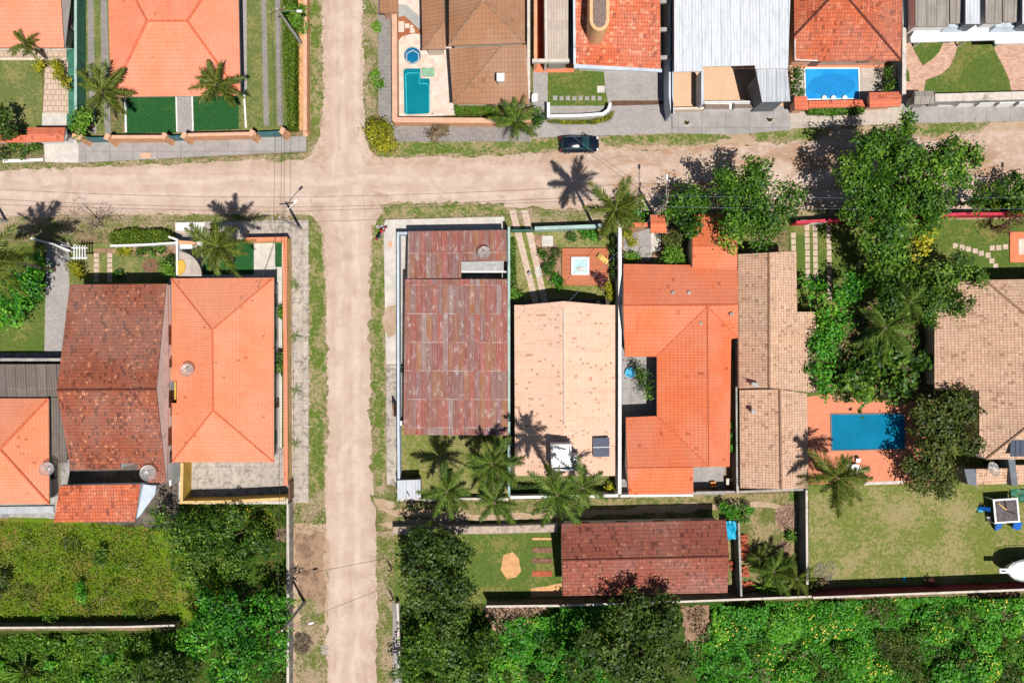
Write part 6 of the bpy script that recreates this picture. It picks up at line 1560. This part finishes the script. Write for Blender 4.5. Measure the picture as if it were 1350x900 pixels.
tree('small green tree between the big tree and the crimson wall', [(1296, 255, 17), (1284, 268, 10)], 4.0, 'mid', ST)
tree('feathery purple brown tree by the stepping stones', [(1325, 300, 15), (1335, 290, 9)], 3.5, 'red', ST, dens=.7, leaf=.18)
tree('olive tree on the east side of the deep blue pool', [(1240, 560, 36), (1268, 538, 28), (1232, 600, 32), (1272, 580, 22), (1222, 540, 20)], 5.5, 'olive', ST, leaf=.36, dens=1.8)
tree('golden olive tree at the edge of the dry lawn', [(1218, 625, 26), (1248, 632, 22), (1238, 645, 14), (1200, 610, 14)], 4.2, 'olive', ST, leaf=.32, dens=1.8)
tree('broad leaved dark plants north of the deep blue pool', [(1150, 488, 34), (1192, 500, 32), (1160, 455, 26), (1122, 505, 18), (1215, 475, 18), (1188, 465, 24), (1140, 520, 16)], 3.4, 'mid', ST, leaf=.62, dens=.7, per=10)
tree('pale scrubby tree mass behind the stained courtyard', [(235, 700, 38), (290, 700, 36), (335, 705, 22), (250, 745, 36), (305, 742, 30), (212, 680, 20), (350, 725, 18), (262, 775, 24), (315, 680, 18)], 4.5, 'mid', ST, leaf=.3)
tree('vivid green spreading tree beside the southern lamp pole', [(300, 822, 42), (340, 862, 38), (258, 842, 32), (350, 805, 30), (300, 882, 38), (376, 798, 16), (275, 795, 22), (372, 836, 18)], 6.5, 'vivid', ST, trunk=.35, base=(318, 838), leaf=.34)
tree('dark glossy tree at the lower edge of the western plot', [(190, 895, 32), (238, 902, 36), (215, 870, 20), (160, 905, 20)], 6.5, 'dark', ST, leaf=.34)
tree('dense dark tree at the corner of the lane', [(560, 725, 32), (602, 728, 30), (575, 770, 42), (612, 775, 26), (548, 788, 28), (592, 815, 28), (540, 748, 20), (585, 705, 16)], 7.5, 'dark', ST, trunk=.38, base=(580, 758))
tree('green tree group south of the dense corner tree', [(545, 862, 32), (600, 878, 40), (570, 840, 24), (640, 850, 24), (540, 895, 24), (630, 895, 26)], 5.0, 'mid', ST)
tree('large dark tree casting shade on the maroon roof', [(822, 812, 30), (862, 828, 40), (800, 858, 40), (855, 878, 44), (775, 838, 20), (765, 888, 28), (902, 862, 30), (880, 795, 16), (840, 790, 18)], 8.0, 'dark', ST, trunk=.4, leaf=.4, base=(830, 820))
tree('bare twiggy tree on the verge west of the hedge', [(115, 292, 30), (95, 280, 16), (135, 285, 16), (108, 312, 16)], 4.5, 'dry', ST, dens=.32, leaf=.13, per=12, bark='pale_bark', limbs=30, trunk=.14)
tree('dark leafy tree mass under the western coconut palm', [(20, 385, 34), (35, 360, 24), (8, 410, 22), (48, 345, 14)], 3.8, 'vivid', ST, dens=1.0)
tree('dark branch of leaves at the west lawn edge', [(-4, 165, 16), (6, 148, 8), (12, 172, 6)], 4.0, 'dark', ST)
tree('bright green small tree at the end of the green alley', [(103, 163, 15), (112, 152, 9)], 3.2, 'lime', ST)
tree('yellow green ball tree at the crossing corner', [(503, 175, 23), (496, 188, 12), (511, 190, 12)], 3.4, 'yellow', ST, leaf=.26, dens=2.4)
tree('round courtyard tree beside the turquoise tub', [(848, 500, 12), (853, 515, 10), (845, 490, 7)], 2.8, 'mid', ST, leaf=.22, dens=1.6)
GS = 'garden shrubs'
for a in (
    ('small lime shrub on the verge near the top edge', [(497, 34, 8)], 1.0, 'lime'), ('oval lime shrub halfway up the verge', [(494, 98, 8), (499, 110, 8)], 1.2, 'lime'),
    ('dry greyish bush on the pavement below the pool', [(580, 170, 15), (572, 176, 9)], 1.3, 'dry'), ('blue green shrub beside the meter box', [(712, 152, 10), (708, 160, 6)], 1.3, 'mid'),
    ('green climber covering the west end of the blue pool', [(1051, 95, 8), (1050, 108, 9), (1053, 120, 8)], 2.2, 'mid'), ('dark shrub between pool deck and tall grey wall', [(1172, 95, 8), (1178, 108, 9), (1170, 116, 7)], 2.0, 'mid'),
    ('yellow green shrub at the driveway gate', [(99, 352, 13), (103, 362, 8)], 1.8, 'yellow'), ('small dark ball shrub at the dark red roof', [(155, 362, 7)], 1.0, 'mid'),
    ('light green bush between the two west houses', [(225, 360, 10), (217, 352, 9), (230, 370, 6)], 1.6, 'lime'), ('dark bush above the light green bush', [(225, 342, 6)], 1.4, 'dark'),
    ('green bush at the east wall of the corner house', [(370, 478, 8), (369, 468, 6), (371, 488, 6)], 1.6, 'mid'), ('small pale plant in the narrow east strip', [(371, 415, 4), (371, 408, 4)], .9, 'lime'),
    ('low yellow bush by the stone terrace', [(50, 86, 9)], 1.0, 'yellow'), ('tall yellow green bush on the flagstone path', [(72, 85, 9), (80, 96, 9), (86, 108, 8), (75, 98, 7)], 1.6, 'yellow'),
    ('leafy shrub beside the white kerb', [(28, 196, 10), (42, 192, 6), (14, 190, 9)], 1.3, 'mid'), ('dark shrub at the west end of the white kerb', [(2, 200, 9)], 1.2, 'dark'),
    ('green shrub above the white hedge garden wall', [(198, 328, 8), (186, 330, 6), (212, 327, 6)], .8, 'mid'), ('reddish flowering plants in the flower bed', [(158, 330, 6), (168, 331, 5)], .6, 'yellow'),
    ('dark green bush in the meadow near the red lean-to', [(133, 728, 8), (130, 740, 9)], 1.5, 'mid'), ('green bush in the middle of the meadow', [(104, 772, 7), (106, 786, 9)], 1.5, 'vivid'), ('dark bush at the west edge of the meadow', [(0, 765, 12), (-2, 785, 9)], 2.0, 'dark'),
    ('round spiky green bush beside the teal front wall', [(755, 312, 9)], 1.1, 'mid'), ('green hedge plants right of the spiky bush', [(772, 308, 8), (784, 310, 7)], .8, 'vivid'),
    ('leafy shrub on the planting bed by the wheel track', [(731, 368, 9), (738, 372, 7)], 1.0, 'vivid'), ('dark tangled shrub in the middle of the planting bed', [(729, 345, 10), (722, 356, 8), (716, 335, 6)], 1.3, 'mid'),
    ('upper shrub of the planting bed', [(733, 331, 7)], 1.0, 'olive'), ('green shrub at the rusty roof corner', [(683, 390, 8), (676, 382, 7)], 1.4, 'lime'),
    ('yellow shrub at the corner of the timber deck', [(806, 388, 7), (803, 378, 6)], 1.2, 'yellow'), ('purple leaved shrub on the deck corner', [(795, 372, 8), (790, 366, 5)], 1.1, 'red'),
    ('dark climber on the white party wall', [(811, 330, 5), (811, 345, 5), (811, 360, 5), (811, 318, 4)], 1.8, 'dark'),
    ('yellow shrub in the rock garden', [(833, 316, 9), (828, 308, 6)], 1.3, 'yellow'), ('lime shrub at the foot of the rock garden', [(829, 341, 9), (838, 338, 5)], 1.2, 'lime'),
    ('large round green shrub beside the orange roof', [(889, 332, 16), (878, 345, 12), (896, 342, 11)], 2.6, 'lime'), ('brown green shrub under the gate tree', [(892, 314, 14), (880, 316, 8)], 2.4, 'olive'),
    ('small green shrub beside the maroon roof corner', [(966, 672, 12), (978, 682, 9), (955, 668, 8), (988, 672, 6)], 1.7, 'vivid'), ('lime plant under the brushwood heap', [(1042, 705, 6)], .9, 'lime'),
    ('narrow shrub in the alley beside the brown wall', [(967, 575, 5), (966, 590, 5), (968, 560, 4)], 1.6, 'vivid'), ('small shrub at the top of the brown alley', [(965, 466, 5)], 1.3, 'lime'),
    ('yellow fronded shrub at the white party wall', [(806, 643, 8)], 1.2, 'yellow'), ('small round tree top on the wide tan roof', [(1272, 424, 8)], 4.0, 'mid'),
    ('ivy clump at the tan roof notch', [(1226, 425, 9), (1232, 412, 7)], 3.6, 'mid'), ('dark shrub at the slate parapet', [(1312, 606, 8), (1322, 604, 6)], 1.5, 'dark'),
    ('weeds at the courtyard gate', [(545, 633, 5)], .7, 'dark'), ('brownish bush at the east wall of the lane yard', [(1086, 772, 6)], .8, 'dry'),
    ('pale ground shrub at the foot of the maroon wall', [(1170, 779, 5)], .6, 'olive'), ('red brown shrub on the maroon wall', [(1228, 769, 4)], .9, 'red'), ('small shrub near the east end of the maroon wall', [(1292, 772, 5)], .6, 'olive')):
    shrub(a[0], a[1], a[2], a[3], GS)
hedge('long clipped hedge between the wheel tracks and the peach wall', [(373, -60), (386, -60), (388, 30), (388, 168), (379, 168), (373, 60)], 1.9, 'hedge')
shrub('rounded bulge of hedge under the lamp pole', [(388, 22, 17), (398, 34, 11), (380, 12, 10), (398, 14, 8)], 2.4, 'lime', GS, leaf=.22)
hedge('clipped green hedge above the thin white wall', [(146, 306), (165, 303), (208, 303), (222, 306), (224, 316), (205, 321), (150, 322), (143, 316)], 1.3, 'hedge')
hedge('low yellow hedge below the curved white wall', [(722, 156), (745, 158), (780, 157), (800, 152), (808, 146), (810, 150), (804, 158), (785, 163), (745, 163), (722, 161)], .6, 'yellow', leaf=.13, dens=130)
hedge('low green hedge below the brown roof', [(600, 139), (657, 139), (657, 150), (602, 151)], .8, 'hedge', leaf=.2)
hedge('mixed yellow green hedge below the pool garden wall', [(1066, 144), (1100, 143), (1139, 141), (1139, 149), (1100, 151), (1066, 150)], .7, 'lime')
hedge('green hedge under the white house slab in the south garden', [(674, 640), (722, 640), (722, 651), (674, 652)], .8, 'dark', leaf=.22)
hedge('low dark plants at the west side of the hot tub garden', [(673, 315), (678, 315), (680, 375), (673, 372)], .7, 'mid')
hedge('leafy strip along the crimson wall', [(1310, 262), (1400, 262), (1400, 276), (1310, 277)], 1.6, 'hedge', leaf=.24)

# palms
palm('tall coconut palm in front of the long orange roof', (308, 343), (288, 325, 11.5), 3.35, n=26)
palm('tall coconut palm at the west edge of the picture', (72, 356), (-10, 342, 12.5), 4.3, n=24)
palm('tall palm leaning over the deck garden towards the road', (790, 314), (812, 276, 14.2), 3.15, n=24, lo=-20)
palm('young green palm on the pavement by the brown roof', None, (681, 160, 2.8), 3.2, 'palm2', 16, hi=70, lo=0)
palm('palm with wide fronds at the west front lawn', (135, 135), (137, 122, 4.6), 3.3, n=22)
palm('palm overlapping the corner of the salmon roof', (291, 124), (286, 113, 4.8), 2.95, n=22)
palm('western palm of the yard behind the rusty roof', (594, 634), (590, 647, 7.0), 3.35, 'palm2', n=20)
palm('northern palm of the yard behind the rusty roof', (648, 603), (649, 611, 6.8), 3.4, 'palm2', n=22)
palm('south eastern palm of the yard behind the rusty roof', (645, 645), (652, 662, 6.5), 2.8, 'palm2', n=18)
palm('western palm between the peach roof and the lane', (724, 622), (735, 652, 14.8), 3.15, 'palm2', n=20)
palm('eastern palm between the peach roof and the lane', (752, 632), (768, 642, 8.5), 2.7, 'palm2', n=14)
palm('palm between the tan roof and the salmon terrace', (1078, 618), (1102, 628, 6.6), 3.8, n=22, lo=-25)
palm('wide green palm among the garden trees', None, (1166, 432, 5.2), 3.9, 'palm2', 18)
palm('smaller palm beside the wide green palm', None, (1200, 398, 5.8), 2.8, 'palm2', 16)
palm('bluish palm rosette left of the dark trees', None, (1150, 345, 3.6), 2.2, 'palm2', 18, hi=60, lo=0)
palm('short palm beside the salmon house', None, (34, 58, 3.4), 1.9, n=16)
palm('fan leaved palm in the scrap yard', None, (1020, 752, 1.6), 2.8, 'palm2', 20, hi=60, lo=-5)
palm('palm shaded behind the fan leaved palm', None, (1000, 735, 1.2), 1.8, 'palm', 14)
palm('palm at the foot of the grey lane wall', None, (1050, 762, 1.8), 2.4, 'palm', 18)
agave('green spiky rosette by the long capped wall', 1009, 774, 21, 'lime', n=20, w=.08)
agave('grey green grassy rosette at the wall corner', 1064, 780, 22, 'olive', n=34, w=.04, h=.5)
agave('big agave in the lower western plot', 35, 886, 34, 'mid', n=24, w=.09, h=.4)
agave('small agave in the middle of the mulch ring', 199, 350, 6, 'dry', n=12, w=.06)
agave('spiky palm rosette in the wild plot', 1240, 820, 16, 'olive', n=30, w=.05, h=.8)
for px, py, l in ((389, 375, 'northernmost'), (389, 443, 'second'), (389.5, 515, 'third'), (390, 584, 'southernmost')):
    fern(l + ' bright fern on the corner house pavement', px, py, 11, 'lime', 'ferns along the straw wall')
for px, py, l in ((603, 146, 'west'), (625, 144, 'middle'), (645, 143, 'east')):
    fern(l + ' fern in the hedge below the brown roof', px, py, 8, 'vivid', 'ferns below the brown roof', h=.8)

# ground cover
scatter('dry_brush', [[(902, 799), (930, 799), (936, 825), (928, 850), (910, 830)], [(640, 801), (716, 799), (712, 820), (680, 838), (652, 832)]], 42, 'dry', .26, .5, 0, .6, .7, label='dry brown brush between the green growth')
def patches(reg, k, species, seed, rmin=12, rmax=30):
    rr = random.Random(seed); xs = [p[0] for p in reg]; ys = [p[1] for p in reg]; groups = {s: [] for s in species}
    for i in range(k):
        for _ in range(50):
            x, y = rr.uniform(min(xs), max(xs)), rr.uniform(min(ys), max(ys))
            if in_poly(np.array([x]), np.array([y]), reg)[0]: break
        r = rr.uniform(rmin, rmax)
        groups[rr.choice(species)].append([(x + r * rr.uniform(.6, 1.1) * math.cos(a * math.pi / 5), y + r * .8 * rr.uniform(.6, 1.1) * math.sin(a * math.pi / 5)) for a in range(10)])
    for s, ps in groups.items():
        if ps: scatter('undergrowth', ps, {'olive': 75, 'lime': 60, 'mid': 70, 'dry': 22, 'vivid': 80, 'dark': 60}[s], s, rr.choice((.2, .3, .4)), .3, 0, rr.uniform(1.2, 2.2), rr.uniform(.6, 1.2))
patches([(945, 806), (1340, 797), (1350, 900), (945, 900)], 26, ['olive', 'lime', 'mid', 'vivid', 'dry'], 3)
scatter('undergrowth', [[(925, 835), (950, 800), (960, 900), (920, 905), (905, 850)], [(650, 815), (740, 805), (720, 840), (660, 850)]], 60, 'vivid', .34, .2, 0, 1.3, .9, up=1.0)
patches([(545, 812), (760, 812), (760, 900), (540, 900)], 12, ['olive', 'lime', 'mid', 'dry'], 4, 10, 22)
patches([(0, 700), (170, 710), (225, 815), (0, 815)], 14, ['olive', 'lime', 'dry'], 5, 8, 20)
patches([(0, 845), (150, 845), (150, 900), (0, 900)], 8, ['lime', 'vivid', 'olive'], 6, 8, 18)
scatter('undergrowth', [[(938, 797), (1072, 792), (1400, 782), (1400, 930), (925, 930), (940, 900), (928, 870), (944, 845), (936, 820)]], 88, 'vivid', .38, .15, .05, 1.5, 1.7, up=1.1, tint=.52, tvar=.15, label='bright green wild growth with yellow flowers')
scatter('undergrowth', [[(690, 815), (760, 798), (830, 797), (790, 930), (640, 930), (650, 850)]], 90, 'vivid', .38, .15, .02, 1.5, 1.5, up=1.1, tint=.52, tvar=.15, label='bright green wild growth around the dark tree')
scatter('undergrowth', [[(527, 800), (640, 803), (650, 840), (640, 930), (527, 930)]], 80, 'mid', .28, .2, 0, .9, .9)
scatter('undergrowth', [[(1150, 830), (1400, 800), (1400, 930), (1200, 930)]], 70, 'olive', .28, .2, 0, 1.2, .9)
scatter('undergrowth', [[(-50, 836), (230, 834), (260, 930), (-50, 930)]], 75, 'lime', .3, .25, 0, .5, .8, label='lush green weeds in the lower western plot')
scatter('undergrowth', [[(310, 668), (378, 668), (378, 720), (350, 740)]], 70, 'mid', .24, .2, .16, 1.5, .8)
scatter('undergrowth', [[(320, 860), (384, 850), (384, 930), (250, 930)]], 60, 'olive', .26, .2, 0, 1.2, .8)
scatter('meadow_grass', [[(-60, 684), (70, 690), (190, 690), (230, 760), (240, 822), (-60, 826)]], 60, 'hedge', .22, .22, 0, .35, .7, label='rough green and brown meadow grass', tint=.55)
scatter('wild_plants', [[(1112, 400), (1232, 395), (1230, 528), (1095, 530), (1085, 470)]], 45, 'mid', .3, .2, 0, 1.2, .8)
for nm, ps, d, m, lf in (
    ('verge_grass', [[(493, 300), (506, 300), (506, 640), (495, 640), (491, 480)], [(409, 300), (424, 312), (427, 400), (427, 650), (409, 655)], [(505, 272), (663, 271), (663, 283), (508, 288)], [(150, 283), (404, 283), (404, 292), (232, 291), (150, 300)]], 26, 'hedge', .13),
    ('verge_grass', [[(408, 0), (421, 0), (421, 170), (410, 205), (300, 214), (150, 219), (150, 212), (404, 202)], [(480, 0), (497, 0), (498, 160), (482, 160)], [(525, 189), (735, 187), (735, 197), (525, 205)], [(790, 183), (940, 177), (950, 184), (800, 190)], [(992, 177), (1100, 170), (1080, 181), (1000, 184)], [(1190, 165), (1300, 163), (1290, 172), (1200, 177)], [(0, 214), (60, 216), (100, 218), (60, 224), (0, 224)]], 24, 'hedge', .13),
    ('lane_grass', [[(520, 664), (1055, 652), (1055, 662), (800, 668), (640, 674), (520, 668)], [(560, 682), (730, 680), (730, 692), (520, 694)], [(968, 700), (1056, 660), (1056, 780), (980, 786)], [(499, 702), (520, 702), (526, 900), (499, 900)]], 20, 'hedge', .14),
    ('road_edge_grass', [[(424, 20), (428, 20), (427, 150), (423, 160)], [(474, 20), (479, 20), (480, 150), (476, 150)], [(426, 320), (431, 320), (432, 640), (428, 640)], [(488, 330), (493, 330), (495, 640), (490, 640)], [(150, 279), (400, 279), (400, 284), (150, 284)], [(0, 222), (300, 212), (300, 218), (0, 229)], [(520, 268), (660, 270), (660, 274), (510, 273)], [(530, 200), (730, 198), (730, 205), (530, 208)]], 9, 'olive', .13),
    ('verge_grass', [[(386, 664), (428, 664), (428, 700), (386, 700)], [(396, 800), (424, 820), (430, 905), (386, 905)]], 26, 'olive', .16),
    ('lawn_grass', [[(1066, 642), (1350, 632), (1350, 765), (1066, 772)]], 5, 'hedge', .13),
    ('lawn_grass', [[(528, 578), (668, 578), (668, 655), (556, 655), (556, 630), (528, 630)]], 14, 'hedge', .15)):
    scatter(nm, ps, d, m, lf, .1, up=.5)

for o in bpy.data.objects:
    if '_base' in o: del o['_base']
